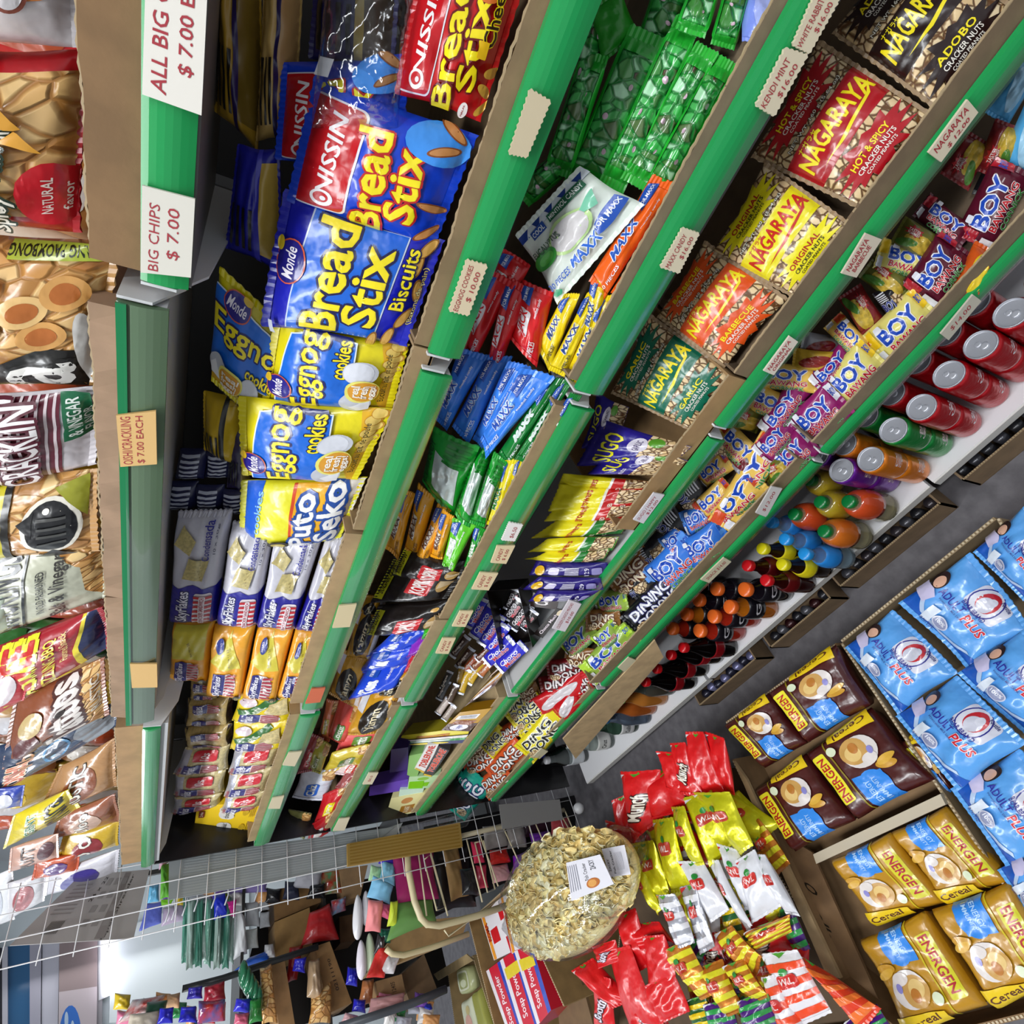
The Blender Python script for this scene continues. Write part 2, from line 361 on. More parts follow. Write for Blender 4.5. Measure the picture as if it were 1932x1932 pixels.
# shelving carcass
sh = empty('shelving_unit', (XB, .6, 0), 'tall grey steel gondola shelving along the aisle holding the snack shelves', 'shelving')
m = MB(); m.box((XB, BR[0], 0), (XB + .03, BR[3] + .03, 2.5), 'w:4a4a4c'); m.build('back_panel', sh)
for y in BR[1:]:
    m = MB(); m.box((XB - .05, y - .012, 0), (XB + .001, y + .012, 2.5), 'w:8f9092')
    for k in range(40): m.box((XB - .052, y - .004, .1 + k * .058), (XB - .0495, y + .004, .125 + k * .058), 'w:262626')
    m.build('upright', sh)
m = MB(); m.box((XF + .29, BR[0], 0), (XB, BR[3], .1), 'w:55565a'); m.build('plinth', sh)

# (height of the rail's top above/below the eye per bay, name)
LEV = {'crisps': (.080, .100, .074), 'biscuit': (-.218, -.218, -.219), 'candy': (-.444, -.452, -.452), 'peanut': (-.741, -.75, -.75), 'corn': (-1.05, -1.055, -1.055)}
BAYN = ['nearest bay', 'middle bay', 'farthest bay']
def rail(y0, y1, zt, h, mat, par, clear=None):
    m = MB(); n = 7; V = []
    prof = [(XF - .001 - .006 * math.sin(math.pi * (.15 + .85 * i / n)), zt - h * i / n) for i in range(n + 1)]
    for y in (y0, y1):
        V += [(x, y, z + HC) for x, z in prof] + [(XF + .004, y, zt - h + HC), (XF + .004, y, zt + HC)]
    k = n + 3; F = [(i, (i + 1) % k, k + (i + 1) % k, k + i) for i in range(k)] + [tuple(range(k))[::-1], tuple(range(k, 2 * k))]
    m.add(V, F, mat); m.build('price_rail', par, smooth=False)
    if clear:
        m = MB(); m.add([(x - .0035, y, z) for x, y, z in V[:n + 1]] + [(x - .0035, y, z) for x, y, z in V[k:k + n + 1]], [(i, i + 1, n + 1 + i + 1, n + 1 + i) for i in range(n)], 'u:' + clear)
        m.build('clear_cover', par, smooth=True)
RAILH = {'crisps': (.04, .044, .03), 'biscuit': (.043, .043, .043), 'candy': (.05, .045, .042), 'peanut': (.042, .042, .04), 'corn': (.04, .036, .034)}
for lv, zs in LEV.items():
    for b in range(3):
        y0, y1 = BR[b] + .014, BR[b + 1] - .014; z = zs[b]
        e = empty('shelf', (XB, (y0 + y1) / 2, z - .03 + HC), '%s shelf board of the %s with a green price rail' % ({'crisps': 'topmost', 'biscuit': 'biscuit', 'candy': 'sweets', 'peanut': 'nuts and chocolate', 'corn': 'crunchy corn snack'}[lv], BAYN[b]), 'shelf')
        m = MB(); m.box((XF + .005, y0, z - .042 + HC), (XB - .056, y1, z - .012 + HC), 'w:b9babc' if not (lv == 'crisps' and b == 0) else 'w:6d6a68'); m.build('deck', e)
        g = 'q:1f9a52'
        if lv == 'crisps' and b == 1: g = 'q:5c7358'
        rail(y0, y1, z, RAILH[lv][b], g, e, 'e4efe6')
        for yy in (y0 - .004, y1 + .004):
            m = MB(); P = [(XF - .002, z), (XF - .002, z - .03), (XF + .05, z - .055), (XB - .056, z - .09), (XB - .056, z)]
            m.add([(x, yy - .0015, zz + HC) for x, zz in P] + [(x, yy + .0015, zz + HC) for x, zz in P], [(0, 1, 2, 3, 4), (9, 8, 7, 6, 5)] + [(i, (i + 1) % 5, 5 + (i + 1) % 5, 5 + i) for i in range(5)], 'w:d6d7d8'); m.build('bracket', e)
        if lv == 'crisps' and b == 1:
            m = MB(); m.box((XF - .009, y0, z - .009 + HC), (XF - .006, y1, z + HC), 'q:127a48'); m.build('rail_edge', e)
# bottom shelf, white
for b in range(3):
    y0, y1 = BR[b] + .006, BR[b + 1] - .006
    e = empty('shelf', (XB, (y0 + y1) / 2, .12), 'white bottom shelf board of the %s under the drinks' % BAYN[b], 'shelf')
    m = MB(); m.box((XF, y0, .115), (XB - .056, y1, .14), 'w:e3e3e6'); m.build('deck', e)
    m = MB(); m.box((XF - .004, y0, .108), (XF, y1, .138), 'w:d8d6d2'); m.build('front_edge', e)

# ---------------------------------------------------------------- cardboard trays on the shelves
def tray(y0, y1, z, lip, depth, label, x0=.6178, col='a98a64', jag=.0015, curl=0.0):
    m = MB(); r = random.Random(int(y0 * 1000)); t = .004; n = max(8, int((y1 - y0) / .02))
    b_ = 0 if y0 < BR[1] - .02 else (1 if y0 < BR[2] else 2); z = min((LEV[k][b_] for k in LEV), key=lambda q: abs(q - .012 - z)) - .0105 + HC
    V = []; 
    for i in range(n + 1):
        y = y0 + (y1 - y0) * i / n; h = lip + r.uniform(-jag, jag); bx = -curl * abs(math.sin(i * .75))
        V += [(x0 + bx, y, z), (x0, y, z + h), (x0 + t, y, z + h), (x0 + t + bx, y, z)]
    F = []
    for i in range(n):
        a = 4 * i; F += [(a, a + 4, a + 5, a + 1), (a + 1, a + 5, a + 6, a + 2), (a + 2, a + 6, a + 7, a + 3)]
    F += [(0, 1, 2, 3), (4 * n + 3, 4 * n + 2, 4 * n + 1, 4 * n)]
    m.add(V, F, 'c:' + col)
    m.box((x0, y0, z - .001), (x0 + depth, y1, z + .003), 'c:' + col)
    for y in (y0, y1 - t): m.hexa([(x0 + t, y, z), (x0 + depth, y, z), (x0 + depth, y + t, z), (x0 + t, y + t, z), (x0 + t, y, z + lip), (x0 + depth, y, z + lip + .02), (x0 + depth, y + t, z + lip + .02), (x0 + t, y + t, z + lip)], 'c:' + col)
    m.box((x0 + depth - t, y0, z), (x0 + depth, y1, z + lip + .02), 'c:' + col)
    o = m.build('cardboard_tray', bevel=0)
    e = MB(); V = []; k = n * 3; e_mat = 'p:b09a78'
    for i in range(k + 1):
        y = y0 + (y1 - y0) * i / k; h = lip + .0008 + (.0013 if i % 2 else 0) + jag * .6 * math.sin(i * .37)
        V += [(x0 + .0005, y, z + h - .002), (x0 + .0005, y, z + h), (x0 + t - .0005, y, z + h), (x0 + t - .0005, y, z + h - .002)]
    e.add(V, [f for i in range(k) for f in ((4 * i, 4 * i + 4, 4 * i + 5, 4 * i + 1), (4 * i + 1, 4 * i + 5, 4 * i + 6, 4 * i + 2), (4 * i + 2, 4 * i + 6, 4 * i + 7, 4 * i + 3))], e_mat)
    e.build('corrugated_edge', o)
    return tag(o, label, 'cardboard tray')
tray(-.6, .285, .07, .051, .352, 'brown cardboard tray under the nearest big crisp bags on the top shelf', col='8a6a48')
tray(.33, .80, .09, .034, .352, 'brown cardboard tray with scalloped front under the crackling bags, middle bay', col='a08268', curl=.008)
tray(.805, 1.17, .09, .034, .352, 'brown cardboard tray with scalloped front at the far end of the middle bay top shelf', col='a08268', curl=.008)
tray(1.215, 2.02, .064, .056, .352, 'brown cardboard tray under the farthest crisp bags', col='b08c62')
tray(-.6, .287, -.231, .027, .352, 'brown cardboard tray holding the bread stick packs', col='8f7656')
tray(.29, .62, -.231, .027, .352, 'brown cardboard tray holding the egg cookie packs', col='a08560')
tray(.63, 1.17, -.231, .036, .352, 'brown cardboard tray holding the cracker packs', col='b3946c', jag=.001)
tray(1.22, 2.02, -.231, .03, .352, 'brown cardboard tray holding the garlic and plain cracker packs', col='a88e66', jag=.001)
tray(-.6, .28, -.457, .024, .352, 'brown cardboard tray holding the mint and menthol candy bags', col='85735c', jag=.001)
tray(.325, .86, -.465, .03, .352, 'brown cardboard tray holding the green and gold candy bags', col='a08562', jag=.001)
tray(.865, 1.18, -.465, .036, .352, 'brown cardboard tray holding the coffee candy bags', col='a8906c', jag=.002)
tray(1.215, 2.03, -.465, .03, .352, 'brown cardboard tray holding the farthest candy bags', col='a08562', jag=.002)
tray(-.7, .2, -.754, .041, .352, 'brown cardboard tray holding the big bags of cracker nuts', col='7d6850')
tray(.205, .56, -.762, .048, .352, 'brown cardboard tray holding the purple and yellow nut bags', col='a58358')
tray(1.22, 2.03, -.765, .03, .352, 'brown cardboard tray under the boxes at the far end', col='b09a74', jag=.001)
tray(-.75, .28, -1.064, .045, .352, 'brown cardboard tray holding the nearest crunchy corn bags', col='84705a')
tray(.32, 1.18, -1.068, .05, .352, 'brown cardboard tray holding the middle crunchy corn bags', col='8a7558', jag=.001)
tray(1.215, 2.03, -1.068, .028, .352, 'brown cardboard tray holding the yellow and orange snack bags', col='a08a66', jag=.001)

# ---------------------------------------------------------------- price tags on the rails
RED = 'p:a8323c'
def zig(ar, n=5, k=.05):
    P = []
    for (a, b, m_) in (((0, 0), (1, 0), n * 2), ((1, 0), (1, 1), n), ((1, 1), (0, 1), n * 2), ((0, 1), (0, 0), n)):
        for i in range(m_):
            for j in (0, .5):
                t = (i + j) / m_; x = a[0] + (b[0] - a[0]) * t; y = a[1] + (b[1] - a[1]) * t
                if j == 0: x = .5 + (x - .5) * (1 - k); y = .5 + (y - .5) * (1 - 2.4 * k)
                P.append((x, y))
    return P
def ptag(pts, lines, label, base='p:e9e4da', zigzag=False, col=RED, x=XF - .0115, bold=.0, shear=.12):
    q = quad(tilt(x, 0, 0), pts); W_ = np.linalg.norm(q[1] - q[0]); H_ = np.linalg.norm(q[0] - q[3]); a = Art(base, W_ / H_, .5)
    for (s, u, v, w, h) in lines: a.text(s, u, v, w, h, col, bold=bold, shear=shear)
    if zigzag:
        q = [np.asarray(p) for p in q]; TL, TR, BR_, BL = q; P = zig(W_ / H_); n = len(P)
        V = [BL * (1 - u) * (1 - v) + BR_ * u * (1 - v) + TR * u * v + TL * (1 - u) * v for u, v in P]; V += [p + np.array([.003, 0, 0]) for p in V]
        m = MB(); m.add(V, [tuple(range(n)), tuple(range(n, 2 * n))[::-1]] + [(i, (i + 1) % n, n + (i + 1) % n, n + i) for i in range(n)], base)
        o = m.build('price_tag'); tag(o, label, 'price tag')
        b_ = card('handwriting', [p + np.array([-.0002, 0, 0]) for p in q], .0001, a, parent=None) if lines else None
        if b_:      # keep only the ink as a part of the tag
            me = b_.data; bpy.data.objects.remove(b_)
            keep = [p for p in me.polygons if p.material_index != 0]
            V = np.array([v.co[:] for v in me.vertices]) ; ids = sorted({i for p in keep for i in p.vertices}); mp = {i: j for j, i in enumerate(ids)}
            og = (np.array(TL) + TR + BR_ + BL) / 4
            allV = np.array([BL, BR_, TR, TL] ); c0 = None
            mats = [s.name for s in me.materials]
            W0 = V[ids] + INKOFF(me, V, BL)
            rawmesh('handwriting', W0, [tuple(mp[i] for i in p.vertices) for p in keep], None, [col], None, o, smooth=False)
        return o
    return card('price_tag', q, .003, a, label, 'price tag')
def INKOFF(me, V, BL): return np.asarray(BL) + np.array([-.0002, 0, 0]) - V[0]
ptag([(268, 178), (278, -150), (398, -150), (380, 218)], [('ALL BIG CHIPS', .5, .74, .9, .26), ('$ 7.00 EACH', .56, .3, .72, .27)], 'white paper price tag handwritten ALL BIG CHIPS above the green rail gap', bold=.01)
ptag([(265, 514), (268, 350), (368, 376), (360, 524)], [('BIG CHIPS', .44, .76, .8, .2), ('$ 7.00', .52, .38, .62, .26)], 'white paper price tag handwritten BIG CHIPS at the end of the nearest top rail', 'p:dcd8cc')
ptag([(227, 881), (219, 784), (294, 776), (296, 876)], [('OISHI/CRACKLING', .5, .78, .92, .26), ('$ 7.00 EACH', .5, .42, .9, .22)], 'pale orange price tag handwritten with two lines on the middle top rail', 'p:d8b070')
ptag([(249, 1298), (245, 1253), (296, 1253), (297, 1297)], [], 'small pale orange price tag near the far end of the middle top rail', 'p:d8b070')
ptag([(958, 292), (1000, 165), (1042, 190), (995, 300)], [], 'blank cream zigzag-edged price tag on the nearest biscuit rail', 'p:cfc0a0', True)
ptag([(845, 588), (880, 488), (922, 500), (885, 598)], [('EGGNOG COOKIES', .48, .7, .86, .22), ('$ 10.00', .55, .3, .56, .26)], 'cream zigzag price tag handwritten EGGNOG COOKIES on the biscuit rail', 'p:dac9a8', True)
ptag([(627, 1185), (640, 1143), (673, 1140), (660, 1183)], [], 'cream price tag on the middle biscuit rail under the cracker stack', 'p:d5c49c')
ptag([(576, 1328), (588, 1300), (614, 1298), (604, 1325)], [], 'orange-red torn price tag at the far end of the middle biscuit rail', 'p:cf6a48')
ptag([(533, 1444), (545, 1420), (570, 1418), (556, 1446)], [], 'cream price tag midway along the farthest biscuit rail', 'p:d2c4a4')
ptag([(506, 1526), (514, 1506), (536, 1502), (528, 1526)], [], 'cream price tag at the far end of the farthest biscuit rail', 'p:d2c4a4')
ptag([(1244, 505), (1288, 428), (1322, 440), (1282, 518)], [('MAXX CANDY', .46, .68, .8, .24), ('$16.00', .6, .3, .52, .24)], 'cream zigzag price tag handwritten MAXX CANDY on the candy rail', 'p:d8ccb0', True)
ptag([(1424, 200), (1482, 88), (1528, 102), (1462, 222)], [('KENDI MINT', .45, .68, .8, .24), ('$16.00', .55, .28, .52, .24)], 'cream zigzag price tag handwritten KENDI MINT on the candy rail', 'p:d8ccb0', True)
ptag([(1494, 86), (1540, -20), (1592, -10), (1528, 104)], [('WHITE RABBIT', .45, .66, .84, .24), ('$16.00', .6, .28, .5, .24)], 'cream zigzag price tag handwritten WHITE RABBIT on the candy rail', 'p:d8ccb0', True)
ptag([(945, 1020), (960, 985), (988, 990), (972, 1022)], [('$6.50', .5, .4, .6, .3)], 'small white zigzag price tag on the middle candy rail', 'p:efeae6', True)
for i, (a, w) in enumerate(((([(926, 1062), (938, 1030), (972, 1030), (955, 1064)]), 'next after the white zigzag tag'), (([(890, 1112), (906, 1080), (940, 1082), (922, 1114)]), 'second after the white zigzag tag'), (([(853, 1182), (868, 1153), (893, 1153), (878, 1183)]), 'third after the zigzag tag'), (([(822, 1233), (835, 1204), (860, 1204), (846, 1234)]), 'fourth after the white zigzag tag'))):
    ptag(a, [('CANDY', .5, .66, .7, .24), ('$ 6.00', .5, .3, .6, .22)], 'cream tag with red writing on the middle candy rail, ' + w, 'p:e2cda4')
ptag([(684, 1480), (696, 1458), (714, 1458), (702, 1480)], [('$6.0', .5, .5, .5, .3)], 'small cream price tag on the farthest candy rail', 'p:d8ccae')
ptag([(628, 1568), (640, 1545), (660, 1543), (650, 1567)], [], 'cream price tag at the far end of the farthest candy rail', 'p:d8ccae')
ptag([(1752, 288), (1826, 188), (1846, 212), (1776, 306)], [('NAGARAYA', .5, .72, .84, .34), ('$ 12.00', .55, .24, .56, .26)], 'white price tag with red NAGARAYA lettering on the nearest nut rail', 'p:d9cdb4', bold=.03)
ptag([(1588, 516), (1634, 440), (1664, 452), (1616, 524)], [('NAGARAYA', .5, .76, .8, .28), ('BARBECUE', .45, .42, .66, .26)], 'white price tag with red NAGARAYA BARBECUE lettering on the nut rail', 'p:d4c8b4', bold=.03)
ptag([(1441, 700), (1490, 634), (1506, 645), (1460, 708)], [('NAGARAYA', .5, .72, .84, .32), ('ORIGINAL', .45, .32, .7, .28)], 'white price tag with red NAGARAYA ORIGINAL lettering on the nut rail', 'p:dcd2c2', bold=.03)
ptag([(1195, 981), (1234, 930), (1254, 934), (1214, 988)], [('SUGO / HAPPY', .48, .66, .84, .26), ('$12.00', .55, .26, .5, .28)], 'white price tag handwritten SUGO HAPPY above the middle nut rail', 'p:d8d4d8', x=XF - .006)
ptag([(1042, 1186), (1074, 1132), (1097, 1140), (1066, 1192)], [('CLOUD9 CHOCO MUCHO', .5, .66, .88, .24), ('$10.00', .5, .26, .4, .26)], 'white price tag handwritten CLOUD9 CHOCO MUCHO on the chocolate rail', 'p:ddd6dc')
ptag([(1775, 630), (1836, 556), (1852, 568), (1790, 642)], [('$14.00', .5, .5, .6, .4)], 'long grey white price tag on the nearest corn snack rail', 'p:c4bfae')
ptag([(1426, 968), (1456, 918), (1476, 922), (1446, 976)], [('$12.00', .5, .5, .7, .3)], 'white price tag behind the corn snack rail beside the yellow bags', 'p:d0ccc8', x=XF - .006)
ptag([(1322, 1094), (1366, 1052), (1380, 1060), (1338, 1100)], [('SNACK $14.00', .5, .5, .8, .4)], 'cream price tag on the middle corn snack rail near the red-capped bottles', 'p:cdc6a8')
ptag([(1166, 1260), (1186, 1240), (1200, 1246), (1178, 1268)], [], 'cream price tag on the middle corn snack rail above the cola bottles', 'p:d0c8a8')
ptag([(1006, 1428), (1022, 1412), (1034, 1418), (1018, 1432)], [], 'cream price tag on the farthest corn snack rail above the clear bottles', 'p:d0c8a8')
# ---------------------------------------------------------------- printed designs: crisp bags and biscuits
YL = 'f6e21a'
def A_shrimp():
    a = Art('f:d8d2d4', .9); a.ell(.62, .25, .3, .3, 'c9793a'); a.ell(.66, .2, .2, .2, 'd98f4a'); a.text('Shrimp', .4, .55, .7, .14, '2a2424'); a.ell(.72, .1, .12, .06, 'a8283a', rot=30)
    a.ell(.35, .3, .1, .08, '8a4a3a'); a.ell(.35, .3, .075, .058, 'd8d2d4'); return a
def A_spicy():
    a = Art('f:b3161e', 1.05); a.rect(.12, .02, .9, .62, 'k:'); a.rect(.04, .66, .46, .96, 'c8862c'); a.poly([(.2, .66), (.62, .66), (.8, .95), (.2, .95)], '2a9d84')
    for i in range(9): a.ell(.12 + .08 * i, .72 + .17 * (i % 2), .045, .06, ['2a211f', '8a5a4a', '4a302a'][i % 3]); a.ell(.12 + .08 * i, .69 + .17 * (i % 2), .03, .04, 'c79a86')
    a.poly([(.6, .9), (.98, .9), (.98, .52), (.78, .52)], 'b81c34'); a.text('OISHI', .84, .76, .18, .05, 'f0dede', rot=0); a.text('To Share', .86, .62, .2, .06, 'f6e8e8')
    a.star(.45, .52, .22, .14, 'd8301c'); a.text('Spicy Flavor', .36, .4, .6, .16, 'efe9d8', '1e2f1c', .05, shear=.2); a.ell(.28, .14, .17, .17, 'c81824'); a.text('NATURAL', .28, .17, .2, .05, 'f0dcd0'); a.text('flavor', .28, .09, .16, .04, 'f0dcd0')
    for i in range(3): a.poly([(.5 + .12 * i, .2 + .1 * i), (.62 + .12 * i, .34 + .08 * i), (.54 + .12 * i, .4 + .08 * i)], 'e8a63c')
    return a
def A_pork():
    a = Art('k:', 1.1); a.poly([(.0, .0), (.3, .0), (.36, .3), (.2, .6), (.0, .55)], '16130f'); a.text('a', .14, .3, .22, .36, 'e9e6e0', '1a1714', .06); a.ell(.3, .07, .3, .06, 'e4e2dd', rot=12)
    for i, (x, y) in enumerate(((.45, .3), (.62, .4), (.5, .6), (.72, .22), (.36, .78), (.75, .7))): a.ell(x, y, .1, .12, ['d8a05a', 'e6bd7c', 'c8823c'][i % 3], rot=i * 40); a.ell(x, y, .06, .075, 'b8682a', rot=i * 40)
    a.rect(.0, .86, .4, .99, '5aa52a'); a.poly([(.9, .04), (.97, .06), (.98, .5), (.9, .5)], 'a9b83a'); a.text('SUKANG PAOMBONG', .94, .27, .42, .055, '1c2410', rot=90)
    a.poly([(.72, .5), (.8, .52), (.8, .92), (.74, .93)], 'd8b070'); a.poly([(.74, .9), (.8, .9), (.8, .98), (.75, .98)], 'b8501e'); return a
def A_cracklin():
    a = Art('f:d9d2d6', .8, .04); a.poly([(.02, .18), (.98, .18), (.98, .78), (.7, .95), (.02, .9)], '6a1f33')
    for i in range(17): a.poly([(.02, .2 + .045 * i), (.98, .2 + .045 * i), (.98, .216 + .045 * i), (.02, .216 + .045 * i)], 'e6d6da')
    a.text("MARTY'S", .46, .72, .86, .26, 'eee6e6', '5a1a2c', .06, bold=.04); a.text("CRACKLIN'", .5, .4, .92, .2, 'f2ecec', '5a1a2c', .05, bold=.03); a.rect(.5, .03, .98, .17, '1f6a45'); a.text('& VINEGAR', .74, .12, .42, .06, 'e8f0e8'); a.text('FLAVOR', .7, .06, .28, .045, 'e8f0e8')
    a.ell(.86, .86, .1, .1, 'k:'); return a
def A_fish():
    a = Art('k:', .55); a.rect(.0, .5, 1, .98, 'd8c92a'); a.text('CRACKERS', .5, .66, .9, .22, '17140f', 'e8dc4a', .02, bold=.04); a.rect(0, .46, 1, .5, '17140f')
    a.ell(.5, .24, .34, .16, 'ece6d8', rot=8); a.ell(.5, .24, .3, .135, '17171a', rot=8); a.poly([(.2, .24), (.04, .36), (.06, .12)], '17171a'); a.poly([(.4, .34), (.6, .42), (.7, .33)], '17171a'); a.ell(.7, .26, .035, .02, 'ece6d8')
    for i in range(4): a.rect(.3 + .1 * i, .16, .33 + .1 * i, .31, '4a4a48')
    a.poly([(.55, .06), (.98, .04), (.9, .22), (.7, .12)], '9a9a2a'); return a
def A_ribbed():
    a = Art('f:c3c4ae', .75); a.poly([(.55, .0), (1, .0), (1, .3), (.8, .22), (.6, .1)], 'k:'); a.poly([(.02, .02), (.98, .02), (.9, .16), (.3, .13)], 'k:')
    a.text('RIBBED', .4, .74, .4, .06, '3a3a38'); a.text('CRACKLINGS', .5, .58, .96, .22, '20242a', bold=.025); a.rect(.0, .44, 1, .455, '20242a'); a.text('IN OLD FASHIONED', .5, .36, .6, .045, '3a3a38'); a.text('Salt & Vinegar', .5, .26, .86, .11, '3a3632', shear=.2); return a
def A_pewee():
    a = Art('f:a51f2c', .7); a.poly([(0, 0), (1, 0), (1, .12), (.5, .2), (0, .16)], '1d2450'); a.poly([(0, .16), (.5, .2), (1, .12), (1, .15), (.5, .24), (0, .2)], 'e6d23a')
    a.text('PEWEE', .5, .66, .9, .26, 'c8241e', 'e6e02e', .09, bold=.06); a.text('SIZZLING BBQ', .5, .4, .78, .11, 'e6dc3c', bold=.03); a.text('Flavored Snack', .66, .3, .5, .06, 'e6c87a'); return a
def A_tattoo():
    a = Art('f:8a4a2a', .8); a.rect(0, 0, 1, .25, 'k:'); a.text('Tattoos', .52, .4, .9, .36, 'e4dcd6', '4a2018', .06, bold=.05, rot=6); a.ell(.3, .75, .2, .14, '5a1e1e'); a.ell(.62, .72, .18, .13, 'c9b07a'); a.ell(.62, .42, .05, .05, '2a1a16'); a.text('RUSTIC', .6, .1, .5, .08, 'e8ddcc'); return a
def A_navy():
    a = Art('f:1c3355', .6); a.ell(.3, .12, .3, .12, '9aa0a8'); a.ell(.62, .2, .3, .1, '8d949c'); a.ell(.5, .42, .3, .1, '3d86b8'); a.ell(.5, .42, .26, .08, '1c3355'); a.text('OISHI', .3, .72, .5, .16, 'd86a3c', 'e8d0b0', .05, bold=.05); a.text('ribs', .66, .66, .5, .14, 'd8925c', bold=.03); a.ell(.36, .44, .02, .02, '9ad0e8'); return a
def A_agent():
    a = Art('f:e8d21c', .7); a.rect(0, .0, 1, .5, 'e2cc2a'); a.text('AGENT', .5, .62, .8, .14, '1f7a3a', 'f2f0e0', .06); a.ell(.2, .62, .12, .1, '1f7a3a'); a.text('mura', .55, .25, .8, .3, '1c1a14', bold=.02); return a
def A_usit():
    a = Art('f:d0a08c', .9); a.text('PUSIT', .5, .6, .86, .3, '3a2a26', bold=.03); a.ell(.6, .24, .3, .16, '5a2a34'); return a
def A_plain(col, mark=None, ar=.8, t=None, tc='f2ece0'):
    a = Art('f:' + col, ar)
    if mark: a.ell(.5, .5, .36, .26, mark, rot=14)
    if t: a.text(t, .5, .55, .8, .22, tc, '2a2424', .03, bold=.03)
    return a
def A_nissin(red=False):
    a = Art('f:1240c8' if not red else 'f:c61a1e', .95, .035)
    a.rrect(.04, .62, .9, .98, .05, 'e8e2e8'); a.rrect(.055, .635, .885, .98, .045, 'c0141e'); a.text('NISSIN', .5, .78, .62, .1, 'ece6e8', bold=.03, shear=.2); a.ell(.15, .78, .07, .075, 'ece6e8'); a.ell(.155, .785, .045, .05, 'c0141e'); a.ell(.15, .77, .02, .02, 'ece6e8')
    a.text('Bread', .4, .52, .82, .2, YL, 'c0201c' if not red else '6a1010', .05, bold=.05, rot=6); a.text('Stix', .46, .32, .6, .19, YL, 'c0201c' if not red else '6a1010', .05, bold=.05, rot=6)
    if red:
        a.ell(.86, .28, .17, .15, 'd8702a'); a.text('Cheese', .66, .2, .42, .1, '2a1a10', YL, .05, rot=4); a.rrect(.38, .18, .48, .26, .01, 'f0c020')
        for x, y, r_ in ((.2, .1, -20), (.32, .08, 10), (.1, .06, 30)): a.ell(x, y, .035, .08, 'e0b040', rot=r_)
        a.ell(.06, .24, .05, .05, 'f0e8e4'); a.text('HALAL', .06, .24, .07, .02, 'a02020')
    else:
        a.ell(.84, .2, .15, .2, '3f92ea')
        for x, y, r_ in ((.8, .16, 25), (.95, .14, -30), (.36, .12, -5), (.14, .1, 50)): a.ell(x, y, .035, .1, '8a4a20', rot=r_); a.ell(x, y, .026, .085, 'c88a50', rot=r_)
    return a
def A_mondestix():
    a = Art('f:1a20b4', .95, .035); a.poly([(.03, .24), (.95, .2), (.97, .8), (.03, .84)], 'c8d4e8'); a.poly([(.036, .25), (.945, .21), (.965, .79), (.036, .83)], '1464d2')
    a.text('Bread', .5, .62, .86, .24, YL, '16124a', .05, bold=.045); a.text('Stix', .5, .37, .66, .22, YL, '16124a', .05, bold=.045); a.ell(.56, .86, .16, .1, 'd0583a'); a.ell(.56, .86, .15, .09, '1e1a7a'); a.text('Monde', .56, .86, .22, .07, 'eee8f0', shear=.15); a.ell(.66, .94, .05, .03, 'e8c82a')
    for x, y, r_ in ((.1, .16, 80), (.3, .1, 70), (.55, .07, 100), (.75, .12, 85), (.9, .08, 60), (.06, .26, 85)): a.ell(x, y, .035, .1, '8a5a20', rot=r_); a.ell(x, y, .027, .085, 'd0a050', rot=r_)
    a.text('Biscuits', .62, .165, .5, .085, YL, '16124a', .06); a.text('(Batons de pain)', .5, .06, .5, .05, 'e8d890', '16124a', .04); a.rect(.0, .9, .1, .93, 'c8ccd8'); return a
def A_eggnog():
    a = Art('f:ecdc14', 1.2, .035); a.poly([(.0, .0), (.3, .05), (.7, .02), (1, .08), (1, .2), (.6, .12), (.2, .16), (0, .1)], 'e8b428')
    for i in range(7): a.ell(.5 + .075 * i, .07 + .03 * (i % 2), .06, .06, 'c08a2a'); a.ell(.5 + .075 * i, .075 + .03 * (i % 2), .053, .05, 'e8c86a')
    a.poly([(.02, .3), (.93, .36), (.96, .66), (.9, .84), (.02, .9)], 'dce8f4'); a.poly([(.02, .31), (.92, .37), (.95, .66), (.89, .83), (.02, .89)], '1268d4'); a.poly([(.89, .37), (.96, .4), (.97, .72), (.94, .66)], '18206a')
    a.text('Eggnog', .5, .66, .92, .25, YL, '1a1660', .04, bold=.035, rot=2); a.text('cookies', .72, .45, .42, .12, YL, '141840', .05, bold=.04); a.ell(.26, .86, .14, .1, 'd0583a'); a.ell(.26, .86, .13, .09, '241c84'); a.text('Monde', .26, .86, .2, .075, 'f0eaf2', shear=.15); a.ell(.34, .94, .05, .035, 'e8c020')
    a.ell(.62, .3, .13, .12, 'c2c4cc'); a.ell(.62, .31, .12, .1, 'd6d8e0'); a.ell(.2, .3, .14, .11, 'c2c4cc'); a.poly([(.08, .28), (.14, .34), (.2, .27), (.26, .34), (.32, .28), (.3, .2), (.1, .2)], 'e6e6ea'); a.ell(.38, .27, .17, .12, 'e8e070'); a.ell(.38, .26, .15, .105, 'd8982a')
    for t_, y in (('real', .31), ('fresh', .255), ('eggs!', .2)): a.text(t_, .38, y, .2, .055, 'f4eee0', bold=.04)
    a.text('Biscuit au lait de poule', .56, .13, .62, .05, '3a3410', bold=.01); return a
